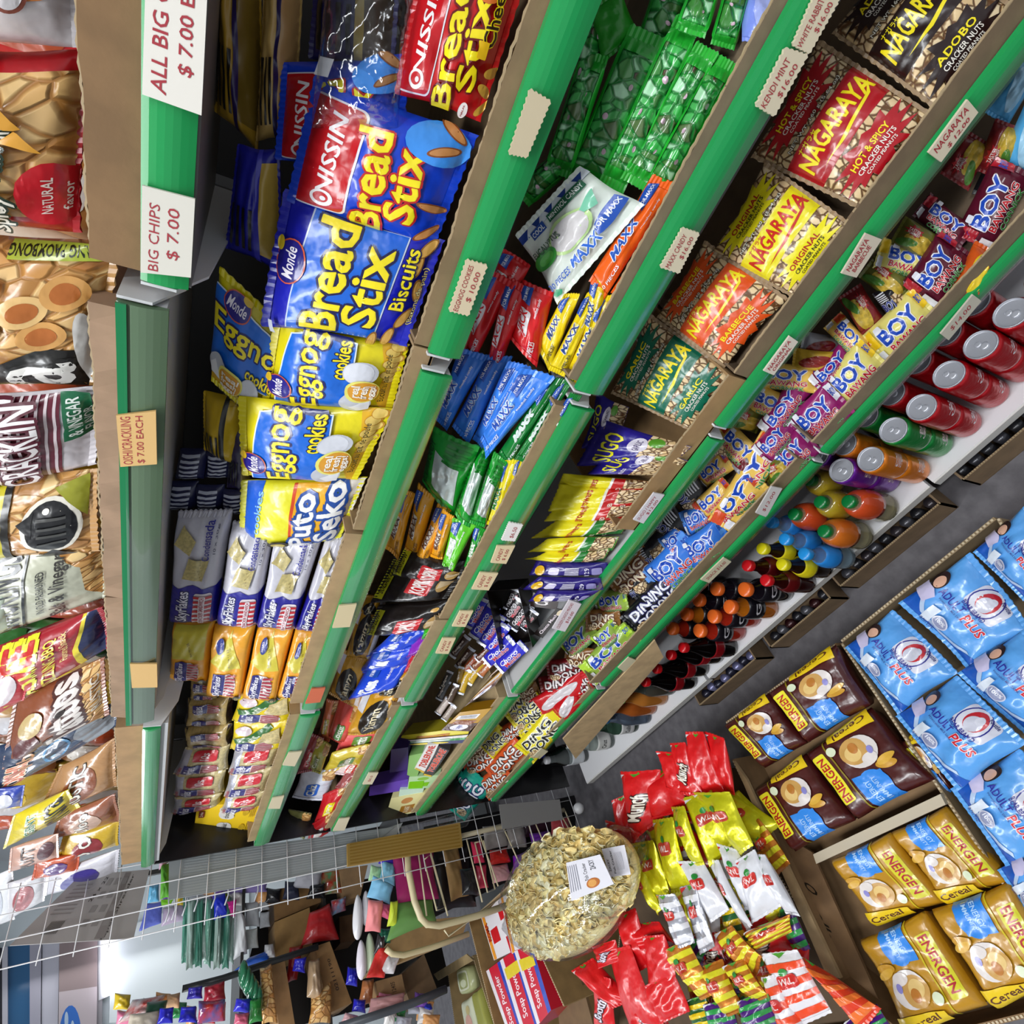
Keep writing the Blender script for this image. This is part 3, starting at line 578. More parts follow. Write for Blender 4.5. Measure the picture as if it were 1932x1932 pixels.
def A_puto():
    a = Art('f:e8e22c', .62); a.poly([(0, .84), (1, .8), (1, .98), (0, .98)], '1f5fd0'); a.text('cookies', .6, .82, .6, .06, '8ac0e8'); a.poly([(.12, .08), (.98, .0), (.98, .56), (.1, .5)], 'd84a1c'); a.poly([(.14, .09), (.98, .0), (.98, .53), (.14, .48)], 'f0b01c')
    a.poly([(.6, 0), (1, 0), (1, .14), (.7, .2)], 'd8d0c4'); a.ell(.85, .1, .14, .08, 'e6dfd4'); a.ell(.6, .06, .12, .06, 'dcd4c6'); a.ell(.86, .2, .06, .03, '5a8a2a')
    a.text('Puto', .46, .42, .84, .2, 'f2f0ee', '1c4a9a', .09, bold=.05, shear=.1, rot=6); a.text('Seko', .56, .2, .84, .19, 'f2f0ee', '1c4a9a', .09, bold=.05, shear=.1, rot=6); a.ell(.1, .6, .09, .1, '2a241c'); a.ell(.1, .6, .06, .07, 'c8b45a'); return a
def A_skycond():
    a = Art('f:c6c4ce', 2.3); a.poly([(.0, .0), (.44, .0), (.42, .3), (.46, .5), (.43, .8), (.47, 1), (0, 1)], 'f:211d8e'); a.text('SkyFlakes', .25, .66, .3, .3, 'e2e0ec', '141450', .04, shear=.2, bold=.03); a.rrect(.05, .1, .38, .46, .06, 'dfd6da')
    a.stripes(.06, .1, .38, .46, 7, 'b81c2a'); a.rrect(.08, .22, .36, .33, .03, 'e8dce0'); a.text('CRACKER SANDWICH', .22, .275, .26, .08, '9a1c34')
    a.poly([(.5, .3), (.68, .22), (.7, .62), (.53, .72)], 'x:c9b878'); a.poly([(.72, .6), (.84, .5), (.94, .76), (.82, .9)], 'x:c9b878'); a.text('Condensada', .82, .3, .28, .16, '2a2a8e', bold=.01); a.text('10 x 30g', .84, .14, .2, .05, '5a5a70')
    for i in range(5): a.ell(.54 + .03 * i, .36 + .03 * (i % 3), .004, .012, '8a7438')
    return a
def badge(a, u, v, w, h, txt=True):
    a.ell(u, v, w / 2, h / 2, 'e6dcd8'); a.ell(u, v, w / 2, h / 2, '2c2a7c', a0=90, a1=270) if False else a.poly([(u - w * .5, v - h * .3), (u - w * .5, v + h * .3), (u - w * .3, v + h * .5), (u + w * .5, v + h * .5), (u + w * .5, v), (u - w * .5, v)], '2c2a7c')
    for i in range(7): a.rect(u - w * .46 + w * .14 * i, v - h * .46, u - w * .39 + w * .14 * i, v - h * .02, 'a82038')
    if txt: a.text('SkyFlakes', u, v + h * .25, w * .9, h * .36, 'e8e4f0', shear=.2, bold=.02)
    return a
def A_skyyel(i=0):
    a = Art('f:e8a226', 1.2); a.poly([(.52, .12), (.98, .5), (.6, .95), (.5, .6)] if i else [(.5, .1), (.98, .1), (.98, .9), (.5, .9)], 'd2c440'); badge(a, .27, .5, .36, .62); a.ell(.08, .14, .06, .08, '3a3a30'); a.text('10', .08, .14, .06, .07, 'd8d0a0'); a.text('V', .06, .86, .05, .1, '6a3a8a')
    if i: a.ell(.84, .66 if i > 1 else .7, .1, .1, '2c3a8c'); a.text('SNACK PACK', .84, .68, .13, .06, 'e0d8f0')
    a.text('Rm 08 11 23', .7, .45, .26, .05, '6a5a20', rot=20); return a
def A_skygarlic():
    a = Art('f:e9cf1c', 2.2); badge(a, .3, .55, .38, .68); a.poly([(.48, .9), (.6, .6), (.9, .3), (.96, .4), (.7, .8), (.62, .95)], '2f6a2c'); a.text('Garlic', .66, .64, .2, .22, 'e8f0d8', rot=-16); a.ell(.85, .78, .08, .14, 'd2c2c8'); a.poly([(.45, .1), (.9, .2), (.8, .45), (.55, .5)], 'x:d8c48a'); return a
def A_skywhite():
    a = Art('x:d8c690', 2.0); a.rect(0, .8, 1, 1, 'g:c9cad8'); badge(a, .3, .5, .42, .72); a.rrect(.66, .2, .92, .72, .08, 'c81c2c'); a.text('10s', .79, .46, .18, .2, 'f0dede'); a.text('SkyFlakes', .3, .9, .3, .1, 'b0384a'); return a
def A_skydark():
    a = Art('x:c2a668', 2.0); a.rect(0, .0, 1, .08, 'f:2a1a24'); a.rect(0, .92, 1, 1, 'f:2a1a24'); badge(a, .16, .5, .28, .6); badge(a, .78, .5, .28, .6); a.text('Fit', .46, .5, .1, .2, '4a3a28'); return a
def A_chocobox():
    a = Art('p:f0c814', 1.15)
    for i in range(3):
        u = .2 + .32 * i; a.ell(u, .5, .12, .13, 'f0ece4'); a.ell(u - .08, .44, .05, .07, 'f0ece4'); a.ell(u + .08, .56, .05, .07, 'f0ece4'); a.text('chocolait', u, .5, .2, .09, '2a2620', shear=.15); a.rect(u - .06, .86, u + .06, .95, '8a2a1c'); a.text('24s', u, .905, .09, .05, 'f0e0c0'); a.ell(u, .2, .07, .05, 'd8b020')
        for k in range(3): a.rect(u - .1, .06 + .03 * k, u + .1, .07 + .03 * k, 'b08a14')
    return a
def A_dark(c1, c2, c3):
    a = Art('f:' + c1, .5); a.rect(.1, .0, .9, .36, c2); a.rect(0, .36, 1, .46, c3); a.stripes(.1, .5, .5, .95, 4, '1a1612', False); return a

# ---------------------------------------------------------------- crisp bags on the top shelf
P1 = tilt(.66, .09, 6)
def crisp(art, pts, lay, label, T=.07, **k):
    return pack('crisp_bag', quad(P1, pts, lay), T, art, label, 'crisp bag', 'crisp bags on the top shelf', seals=True, sw=.05, **k)
crisp(A_shrimp(), [(-190, 78), (-180, -200), (150, -200), (153, 90)], 1, 'pale pinkish shrimp cracker bag at the near end of the top shelf')
crisp(A_spicy(), [(-170, 415), (-165, 85), (156, 96), (161, 432)], 1.5, 'red bag of spicy flavor crackers with group portrait patch')
crisp(A_pork(), [(-160, 738), (-170, 425), (232, 455), (186, 722)], 1, 'brown pork crackling bag with vinegar bottle picture and big black letter')
crisp(A_cracklin(), [(-150, 950), (-155, 732), (182, 724), (176, 884)], 2, 'maroon and pink striped vegetarian crackling bag', T=.06)
crisp(A_fish(), [(-150, 1050), (-150, 915), (186, 882), (194, 1028)], 1.4, 'yellow and brown fish cracker bag with black fish drawing', T=.05)
crisp(A_ribbed(), [(-140, 1245), (-120, 1045), (200, 1012), (206, 1132)], 2.2, 'sage grey ribbed crackling bag with salt and vinegar lettering', T=.06)
crisp(A_pewee(), [(-60, 1385), (-30, 1225), (195, 1140), (212, 1222)], 2.8, 'dark red sizzling barbecue snack bag with navy bottom', T=.06)
crisp(A_tattoo(), [(10, 1440), (30, 1315), (200, 1232), (212, 1335)], 2, 'brown bag with bulging white lettering beside the dark red snack bag', T=.05)
crisp(A_navy(), [(-50, 1525), (-10, 1405), (215, 1320), (228, 1372)], 2.4, 'navy blue crisp bag with outlined fish and orange lettering', T=.05)
crisp(A_plain('b98a5a', '8a4a28', t='RUSTIC'), [(70, 1535), (110, 1455), (214, 1400), (224, 1480)], 1.2, 'clear brown bag with small caption behind the navy crisp bag', T=.04)
crisp(A_agent(), [(4, 1606), (28, 1532), (132, 1482), (152, 1528)], 3, 'bright yellow bag with green AGENT lettering at the far end', T=.04)
crisp(A_plain('9a5a3c', 'd8b4a0', t='Oloo'), [(95, 1590), (115, 1530), (220, 1488), (226, 1555)], 2, 'reddish brown crisp bag with pale bubble letters behind the yellow bag', T=.04)
crisp(A_usit(), [(16, 1646), (22, 1596), (112, 1568), (112, 1616)], 3.2, 'dusty pink squid cracker bag under the yellow bag', T=.03)
crisp(A_plain('c8a420', '8a1c24', t='o o'), [(108, 1622), (118, 1580), (224, 1552), (224, 1595)], 1.6, 'gold and red crisp bag above the pink squid cracker bag', T=.03)
crisp(A_plain('c8542a', '5a2a7a'), [(60, 1658), (66, 1628), (150, 1608), (148, 1640)], 3, 'orange and purple crisp bag at the far end of the top shelf', T=.03)
crisp(A_plain('dcdae2', '3a2c8c'), [(82, 1690), (88, 1650), (226, 1600), (222, 1648)], 2.4, 'white and purple crisp bag nearest the grey carton', T=.035)
crisp(A_plain('d4d0d4', 'a03038'), [(4, 1742), (12, 1668), (86, 1640), (84, 1700)], 2.6, 'white bag with red stripe at the far end of the top row', T=.03)
crisp(A_plain('ecebee', 'c8ccd8'), [(-60, 1770), (-40, 1660), (24, 1640), (30, 1730)], 2, 'plain white bag tucked behind the red striped white bag', T=.03)
crisp(A_plain('1c3aa8', 'dcdce6'), [(-40, 1532), (-20, 1490), (48, 1480), (42, 1520)], 3.2, 'small shiny blue bag lying on the navy crisp bag', T=.02)
crisp(A_plain('c41a2c', 'e8dce0'), [(-40, 1352), (-20, 1260), (62, 1250), (46, 1320)], 3.8, 'red foil bag poking out over the dark red snack bag', T=.02)
crisp(A_plain('b8c4b0', 'd2dac8'), [(-60, 1240), (-40, 1130), (16, 1090), (26, 1180)], 3.2, 'pale green shiny bag leaning over the ribbed crackling bag', T=.02)

# ---------------------------------------------------------------- biscuits and crackers
P2 = tilt(.682, -.22, 17)
def bisc(name, cat, grp, art, pts, lay, label, T=.045, **k):
    return pack(name, quad(P2, pts, lay), T, art, label, cat, grp, seals=k.pop('seals', True), **k)
ST = ('bread_stick_pack', 'bread stick pack', 'bread stick packs'); EG = ('cookie_pack', 'cookie pack', 'egg cookie packs')
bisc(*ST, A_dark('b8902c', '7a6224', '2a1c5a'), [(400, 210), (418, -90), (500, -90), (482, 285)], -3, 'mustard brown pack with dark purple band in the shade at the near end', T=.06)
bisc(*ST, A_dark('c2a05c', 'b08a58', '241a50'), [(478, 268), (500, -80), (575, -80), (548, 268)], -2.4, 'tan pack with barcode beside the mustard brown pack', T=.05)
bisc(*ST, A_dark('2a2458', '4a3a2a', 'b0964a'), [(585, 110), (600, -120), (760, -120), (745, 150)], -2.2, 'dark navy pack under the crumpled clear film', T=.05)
bisc(*ST, A_nissin(), [(520, 300), (528, 118), (770, 100), (760, 330)], -.8, 'blue bread stick pack half hidden behind the front one', T=.05)
bisc(*ST, A_nissin(True), [(744, 176), (800, -112), (1010, -90), (906, 230)], .8, 'red cheese bread stick pack at the near end', T=.05, seal='tb')
bisc(*ST, A_nissin(), [(543, 378), (592, 138), (902, 256), (820, 466)], .9, 'blue bread stick pack with red logo panel in front', T=.055)
bisc(*ST, A_dark('1c1e96', 'c0a04a', '3a3ab0'), [(420, 470), (452, 270), (530, 280), (530, 520)], -1.6, 'dark blue bread stick pack turned to its back with net weight print', T=.04)
bisc(*ST, A_mondestix(), [(500, 606), (534, 356), (838, 455), (770, 644)], 1.6, 'blue bread stick pack with gold outlined lettering and biscuit sticks', T=.05)
bisc(*EG, A_eggnog(), [(416, 500), (585, 650), (500, 800), (400, 716)], .2, 'yellow egg cookie pack tipped diagonally behind the others', T=.035)
bisc(*EG, A_eggnog(), [(494, 754), (517, 596), (772, 650), (740, 772)], 2.0, 'upright yellow egg cookie pack next to the blue bread sticks', T=.045)
bisc(*EG, A_eggnog(), [(456, 898), (450, 746), (744, 770), (674, 906)], 2.6, 'yellow egg cookie pack nearest the blue and yellow rice cookie pack', T=.045)
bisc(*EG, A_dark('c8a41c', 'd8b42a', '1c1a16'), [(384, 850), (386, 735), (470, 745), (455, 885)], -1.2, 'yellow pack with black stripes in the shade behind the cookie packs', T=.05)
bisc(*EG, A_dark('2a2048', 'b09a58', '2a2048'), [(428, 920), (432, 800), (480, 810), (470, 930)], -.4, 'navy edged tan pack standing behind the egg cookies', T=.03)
bisc('cookie_pack', 'cookie pack', 'rice cookie packs', A_puto(), [(452, 1032), (455, 906), (692, 900), (640, 1020)], 2.0, 'yellow rice cookie pack with blue top and white bubble letters', T=.05)
CR = 'cracker packs on the biscuit shelf'
for i, (x, y) in enumerate(((352, 870), (402, 872), (335, 930), (385, 935), (430, 945))):
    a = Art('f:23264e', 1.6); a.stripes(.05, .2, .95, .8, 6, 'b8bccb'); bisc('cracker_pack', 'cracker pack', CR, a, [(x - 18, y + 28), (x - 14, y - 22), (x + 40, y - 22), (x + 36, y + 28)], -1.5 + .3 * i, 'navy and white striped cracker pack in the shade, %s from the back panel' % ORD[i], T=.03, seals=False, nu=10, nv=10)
for i, p in enumerate(([(322, 1172), (337, 963), (440, 960), (410, 1170)], [(410, 1176), (438, 985), (520, 990), (488, 1177)], [(488, 1174), (518, 1012), (612, 1002), (558, 1180)], [(558, 1184), (616, 1008), (676, 1008), (616, 1186)])):
    bisc('cracker_pack', 'cracker pack', CR, A_skycond(), [p[0], p[1], p[2], p[3]], 1.6 + .3 * (i % 2), 'silver and blue condensed milk cracker pack, %s one down in its stack' % ORD[i], T=.05, prof='brick', seal='lr', sw=.03, wr=.6)
for i, p in enumerate(([(323, 1274), (330, 1168), (408, 1166), (396, 1278)], [(391, 1304), (406, 1176), (484, 1172), (460, 1310)], [(459, 1307), (486, 1178), (558, 1176), (526, 1312)], [(521, 1310), (558, 1184), (612, 1182), (580, 1314)])):
    bisc('cracker_pack', 'cracker pack', CR, A_skyyel(i), p, 1.8 + .3 * (i % 2), 'orange yellow cracker pack with striped badge, %s one down in its stack' % ORD[i], T=.05, prof='brick', seal='n', wr=.6)
for i, p in enumerate(([(358, 1312), (362, 1272), (420, 1276), (418, 1312)], [(350, 1360), (356, 1314), (442, 1308), (440, 1356)], [(348, 1412), (353, 1364), (442, 1356), (440, 1406)])):
    bisc('cracker_pack', 'cracker pack', CR, A_skydark(), p, -.2 + .2 * i, 'tan multigrain cracker pack in dark wrapper, %s from the near side' % ORD[i], T=.04, prof='brick', seal='n', nu=12, nv=12)
for i, p in enumerate(([(438, 1358), (450, 1306), (572, 1300), (556, 1352)], [(434, 1412), (442, 1360), (556, 1354), (540, 1406)])):
    bisc('cracker_pack', 'cracker pack', CR, A_skygarlic(), p, 1.8, 'yellow garlic cracker pack with green ribbon, %s' % ('on top of the pair' if i == 0 else 'lower of the pair'), T=.04, prof='flat', seal='lr', sw=.04)
for i, p in enumerate(([(328, 1456), (350, 1410), (434, 1404), (432, 1446)], [(326, 1502), (334, 1456), (428, 1448), (422, 1496)], [(322, 1538), (329, 1504), (420, 1496), (412, 1522)], [(430, 1458), (444, 1412), (532, 1400), (516, 1442)], [(422, 1502), (434, 1458), (517, 1446), (502, 1490)], [(416, 1530), (427, 1502), (503, 1490), (494, 1518)])):
    bisc('cracker_pack', 'cracker pack', CR, A_skywhite(), p, 1 + .7 * (i // 3) + .1 * (i % 3), 'clear wrapped plain cracker pack with red ten-piece mark, %s in the %s stack' % (ORD[i % 3], 'upper' if i < 3 else 'lower'), T=.035, prof='flat', seal='lr', nu=14, nv=14)
card('carton', quad(P2, [(360, 1608), (372, 1520), (494, 1514), (462, 1600)], 1), .12, A_chocobox(), 'yellow chocolate drink carton at the far end of the biscuit shelf', 'carton')
# crumpled clear film over the near packs
a = Art('t:', 1); o = pack('plastic_wrap', quad(P2, [(590, 240), (620, -60), (790, -60), (750, 260)], 1.6), .05, a, 'crumpled clear plastic film between the blue and red bread stick packs', 'plastic film', wr=2.2, seal='n', nu=30, nv=30)
m = MB(); m.slab(quad(P2, [(592, 140), (604, 106), (630, 112), (618, 146)], 2), .001, 'p:e4e4e6'); tag(m.build('price_sticker'), 'tiny white square sticker on the twisted clear film', 'sticker')
# ---------------------------------------------------------------- sweets shelf
def A_mint():
    a = Art('r:2fb045', .4); a.rect(0, 0, .14, 1, 'f:1fa02c'); a.rect(.86, 0, 1, 1, 'f:1fa02c')
    a.rect(.1, 0, .9, .12, 'f:2cc43a'); a.rect(.1, .9, .9, 1, 'f:25b034')
    for i in range(3): a.ell(.28 + .2 * i, .35 + .3 * (i % 2), .02, .06, 'c8a8b8')
    return a
def A_maxx(col, word='MAXX', tc='1d4fb0', pcs='50 PIECES', stripe='e8e4ea', pc=None):
    a = Art('f:' + col, 2.4); a.rrect(.3, .5, .66, .86, .1, stripe) if stripe else None; a.text(word, .48, .68, .34, .3, tc, 'f2f0f4', .05, bold=.04, shear=.15)
    a.text(pcs, .17, .3, .26, .16, pc or 'f2f0f4', bold=.02); a.text('menthol candy', .74, .34, .24, .1, 'f2f0f4'); a.poly([(.72, .6), (.95, .6), (.92, .95), (.76, .9)], '1f4fae'); a.text('FOR MAXX', .84, .76, .18, .1, 'f2f0f4', bold=.02); return a
def A_menthol():
    a = Art('f:e2eae0', 1.1); a.poly([(.0, .84), (.98, .84), (.98, 1), (0, 1)], '1b3f96')
    for i in range(5): a.poly([(.1 + .2 * i, .84), (.2 + .2 * i, .99), (.28 + .2 * i, .84)], 'dfe6ee')
    a.rect(.16, .76, .36, .86, '1f4a9a'); a.text('COOL', .26, .81, .17, .06, 'f0f4f0', bold=.03); a.rect(.42, .76, .9, .86, '176040'); a.text('MENTHOL CANDY', .66, .81, .44, .055, 'eef4ee', bold=.03)
    a.ell(.5, .52, .26, .2, 'b8d890'); a.ell(.5, .52, .22, .17, 'ccc8c8'); a.ell(.15, .5, .15, .11, '3a9a3a'); a.ell(.16, .5, .1, .07, '58b848'); a.text('EUCALYPTUS', .24, .62, .36, .07, '1e4a2a', bold=.03); a.poly([(.7, .6), (.9, .66), (.84, .5), (.72, .52)], '7ac4a4')
    a.text('MAXX', .5, .22, .34, .12, '2868d0', 'f0f4f8', .04, bold=.04, shear=.15); a.text('30 PIECES', .16, .2, .26, .09, '2858b8', bold=.03); a.poly([(.66, .2), (.97, .2), (.95, .38), (.7, .36)], '1f4fae'); a.text('FOR MAXX', .82, .29, .26, .06, 'f0f4f8', bold=.02); a.poly([(.04, .06), (.1, .04), (.13, .1), (.08, .14), (.03, .11)], '2f9a6a'); return a
def A_coffee():
    a = Art('f:17110f', 1.3); a.rrect(.3, .3, .72, .62, .03, 'c41a22'); a.text('KOPIKO', .51, .46, .36, .2, 'f0e8e4', bold=.05); a.poly([(.1, .86), (.9, .86), (.9, .99), (.1, .99)], 'd8d81c'); a.text('SUGAR LOW', .5, .925, .6, .08, '22200c'); a.ell(.5, .16, .18, .09, 'b08a4a'); a.ell(.85, .2, .04, .05, 'c8942c'); a.poly([(.4, .23), (.6, .23), (.56, .06), (.44, .06)], 'c8b08a'); return a
def A_toffee(t='Yamm'):
    a = Art('f:c9921c', 1.0); a.ell(.5, .5, .34, .3, '1c1612'); a.text(t, .5, .5, .5, .2, 'e8d8b0', shear=.15, bold=.03); a.poly([(0, 0), (1, 0), (1, .1), (0, .16)], 'dcd8dc'); a.text('CANDY', .7, .16, .3, .06, '5a2a14'); a.rect(.66, .78, .94, .96, 'd8d6da'); return a
def A_eucaly():
    a = Art('f:159a2c', 2.0); a.poly([(.2, .1), (.7, .2), (.78, .8), (.3, .7)], 'g:dfe8e4'); a.text('EUCALYPTUS CANDY', .5, .9, .7, .13, '0c3a14', bold=.02); a.stripes(.72, .1, .98, .6, 5, '0f7a22'); return a
def A_fruitbag(c1, c2, t):
    a = Art('f:' + c1, 1.6); a.rrect(.2, .3, .62, .68, .1, c2); a.text(t, .41, .5, .38, .24, 'f0ece0', bold=.04); a.poly([(.66, 0), (1, 0), (1, .4), (.74, .3)], 'k:'); return a
P3 = tilt(.70, -.40, 32)
def bag(art, pts, lay, label, T=.03, name='candy_bag', cat='candy bag', grp='candy bags on the sweets shelf', pl=P3, **k):
    k.setdefault('nu', 16); k.setdefault('nv', 12); k.setdefault('wr', 2.0); k.setdefault('seal', 'lr'); k.setdefault('sw', .07); k.setdefault('seals', True)
    return pack(name, quad(pl, pts, lay), T, art, label, cat, grp, **k)
def strip(x0, y0, x1, y1, w):       # a bag lying from one pixel to another; print reads along it, top to its left
    dx, dy = x1 - x0, y1 - y0; L = math.hypot(dx, dy); ux, uy = dy / L * w / 2, -dx / L * w / 2
    return [(x0 + ux, y0 + uy), (x1 + ux, y1 + uy), (x1 - ux, y1 - uy), (x0 - ux, y0 - uy)]
mint = [(985, 372, 1105, 268, 46, -1), (1070, 300, 1150, -60, 46, -.6), (1052, 330, 1126, 100, 50, -.2), (1098, 355, 1225, 60, 74, .2), (1235, 90, 1290, -90, 70, .1), (1152, 356, 1300, 40, 52, .5), (1300, 70, 1352, -80, 56, .4), (1192, 348, 1335, 90, 48, .8), (1362, 90, 1402, -60, 46, .7), (1232, 366, 1372, 110, 46, 1.1), (1275, 370, 1402, 140, 44, 1.3), (1320, 352, 1432, 130, 40, 1.4), (1378, 240, 1452, 70, 38, 1.5)]
am = A_mint()
for i, (a0, b0, a1, b1, w, l) in enumerate(mint):
    bag(am, strip(a0, b0, a1, b1, w), l, 'green mint candy bag with clear window, %s from the biscuit rail side' % ORD[i], T=.035, seals='f:2fae38', wr=2.0)
bag(A_plain('1c8a1c'), [(1135, 120), (1112, 20), (1170, -20), (1206, 62)], .6, 'plain bright green candy bag back at the near end', T=.02)
bag(A_plain('7f94e8', 'a8b4f0'), [(1398, 80), (1400, -40), (1500, -40), (1470, 92)], 2, 'pale lilac blue candy bag at the near end of the sweets shelf', T=.03)
bag(A_menthol(), [(970, 444), (1096, 312), (1216, 384), (1050, 576)], 1.9, 'large white and green menthol candy bag lying over the others', T=.03, nu=24, nv=24, seal='tb', seals=True)
ao = A_maxx('f2641c', tc='2458b8', stripe=None)
bag(ao, [(1112, 528), (1232, 328), (1280, 348), (1138, 566)], 2.0, 'orange candy bag nearer the white menthol bag', T=.03)
bag(ao, [(1152, 552), (1258, 388), (1272, 440), (1172, 566)], 2.3, 'orange candy bag next to the cardboard lip', T=.025)
ar_ = A_maxx('d8181e', word='JACK', tc='d8181e', stripe='f0e8ea'); 
for i, p in enumerate(([(908, 560), (950, 468), (1002, 500), (960, 590)], [(866, 652), (924, 500), (978, 530), (886, 694)], [(914, 692), (960, 518), (1004, 546), (938, 704)], [(962, 640), (986, 528), (1044, 552), (1012, 694)])):
    bag(ar_, p, .6 + .4 * i, 'red candy bag with white lettering, %s from the biscuit rail' % ORD[i], T=.035)
ay = A_maxx('f0d414', tc='2a4a8c', stripe='f4e878', pc='2a2a20')
for i, p in enumerate(([(1010, 652), (1066, 552), (1096, 552), (1036, 704)], [(1036, 694), (1108, 552), (1140, 545), (1066, 708)], [(1066, 704), (1130, 556), (1170, 556), (1096, 734)], [(1092, 640), (1118, 520), (1150, 540), (1116, 650)])):
    bag(ay, p, 1.4 + .3 * i, 'yellow candy bag beside the red ones, %s towards the candy rail' % ORD[i], T=.03)
ab = A_maxx('3a82ea', tc='1c50b8', stripe='7ab0f4')
for i, p in enumerate(([(820, 792), (868, 655), (924, 670), (842, 814)], [(852, 806), (922, 668), (968, 672), (884, 838)], [(888, 834), (962, 676), (1006, 688), (906, 852)], [(906, 828), (986, 686), (1052, 704), (916, 866)])):
    bag(ab, p, .5 + .4 * i, 'light blue candy bag, %s counting from the biscuit rail' % ORD[i], T=.035)
ag = A_maxx('0f7a30', tc='d8e8dc', stripe=None)
for i, p in enumerate(([(940, 856), (1038, 706), (1064, 712), (960, 884)], [(972, 862), (1060, 716), (1084, 716), (990, 868)], [(998, 872), (1078, 736), (1100, 742), (1016, 884)])):
    bag(ag, p, 1.8 + .3 * i, 'dark green candy bag between the blue and lime bags, %s out' % ORD[i], T=.025)
ae = A_eucaly()
for i, p in enumerate(([(796, 908), (822, 800), (908, 838), (856, 978)], [(862, 962), (898, 838), (932, 854), (890, 988)], [(888, 982), (934, 848), (960, 868), (916, 990)])):
    bag(ae, p, .6 + .5 * i, 'bright green eucalyptus candy bag with silver patch, %s from the biscuit rail' % ORD[i], T=.04)
al = A_maxx('ead81c', tc='3a8a2c', stripe=None)
for i, p in enumerate(([(918, 988), (946, 868), (984, 864), (936, 994)], [(948, 964), (974, 868), (998, 858), (964, 968)])):
    bag(al, p, 2 + .3 * i, 'lemon yellow candy bag between green bags, %s' % ('inner one' if i == 0 else 'outer one by the cardboard lip'), T=.025)
au = A_maxx('f0a418', tc='6a3a14', stripe='e8dcc8', pc='6a4a14')
for i, p in enumerate(([(726, 1032), (764, 922), (786, 928), (752, 1056)], [(762, 1038), (788, 912), (820, 938), (790, 1054)], [(784, 1052), (824, 952), (852, 964), (806, 1058)], [(810, 1052), (836, 958), (858, 974), (834, 1058)])):
    bag(au, p, .6 + .4 * i, 'golden orange candy bag, %s from the biscuit rail' % ORD[i], T=.03)
bag(A_maxx('5cc41c', tc='e8f4e0', stripe='e0ece4'), [(836, 1062), (854, 976), (898, 990), (852, 1086)], 2.0, 'lime green candy bag at the end of the green group', T=.03)
bag(A_maxx('1f9a2c', tc='e8f4e0', stripe=None), [(876, 1068), (898, 988), (918, 1000), (894, 1072)], 2.2, 'mid green candy bag by the cardboard lip next to the lime bag', T=.02)
ak = A_coffee()
for i, p in enumerate(([(744, 1078), (764, 1030), (882, 1062), (874, 1088)], [(702, 1132), (738, 1058), (880, 1078), (846, 1124)], [(688, 1200), (716, 1140), (862, 1128), (830, 1184)])):
    bag(ak, p, 1 + .5 * i, 'black coffee candy bag with red logo block, %s from the gold candy bags' % ORD[i], T=.04, nu=18, nv=18, seal='tb')
at = A_toffee()
for i, p in enumerate(([(676, 1160), (686, 1120), (728, 1120), (724, 1160)], [(654, 1240), (676, 1128), (734, 1150), (700, 1244)], [(620, 1308), (644, 1222), (704, 1254), (676, 1338)], [(700, 1320), (720, 1260), (790, 1250), (770, 1300)], [(652, 1384), (684, 1308), (776, 1284), (742, 1374)])):
    bag(at, p, .4 + .4 * i, 'mustard gold toffee candy bag, %s from the coffee candy' % ORD[i], T=.05, nu=18, nv=18)
abl = A_maxx('1d48d0', word='Tess', tc='e8ecf8', stripe=None)
for i, p in enumerate(([(690, 1240), (742, 1192), (808, 1186), (776, 1228)], [(672, 1274), (706, 1228), (800, 1214), (770, 1262)], [(660, 1314), (690, 1264), (776, 1252), (748, 1292)])):
    bag(abl, p, 2.2 + .3 * i, 'shiny deep blue candy bag over the gold bags, %s down' % ORD[i], T=.03)
bag(A_plain('8a2ab0'), [(768, 1236), (778, 1208), (812, 1196), (800, 1226)], 2.6, 'purple candy bag corner next to the deep blue bags', T=.015)
bag(A_plain('c41c22'), [(762, 1268), (772, 1240), (800, 1226), (790, 1256)], 2.7, 'red candy bag corner next to the deep blue bags', T=.015)
bag(A_plain('3ab41c'), [(796, 1204), (802, 1180), (828, 1168), (822, 1196)], 2.6, 'green candy bag corner sticking out below the coffee candy', T=.015)
for i, (c1, c2, t, p) in enumerate((('e2784a', 'c8b43a', 'mango', [(598, 1392), (616, 1318), (640, 1322), (620, 1402)]), ('d8483c', '4a8a2c', 'Lotte', [(620, 1390), (640, 1316), (686, 1340), (650, 1404)]), ('e85a5a', '5a8a2c', 'Corazo', [(632, 1420), (650, 1360), (752, 1356), (716, 1408)]), ('d0b828', '4a7a2a', 'cheese', [(606, 1462), (632, 1410), (716, 1392), (680, 1448)]), ('a8a01c', '7a8a2a', 'Corn', [(574, 1452), (600, 1392), (626, 1404), (606, 1458)]), ('8a1824', 'c83a44', 'ube', [(562, 1458), (584, 1382), (612, 1392), (590, 1452)]))):
    bag(A_fruitbag(c1, c2, t), p, .8 + .3 * i, '%s fruit candy bag on the farthest sweets shelf' % ('apricot', 'coral red with green label', 'salmon with green label', 'yellow green with green label', 'olive yellow', 'dark red crinkled')[i], T=.03)
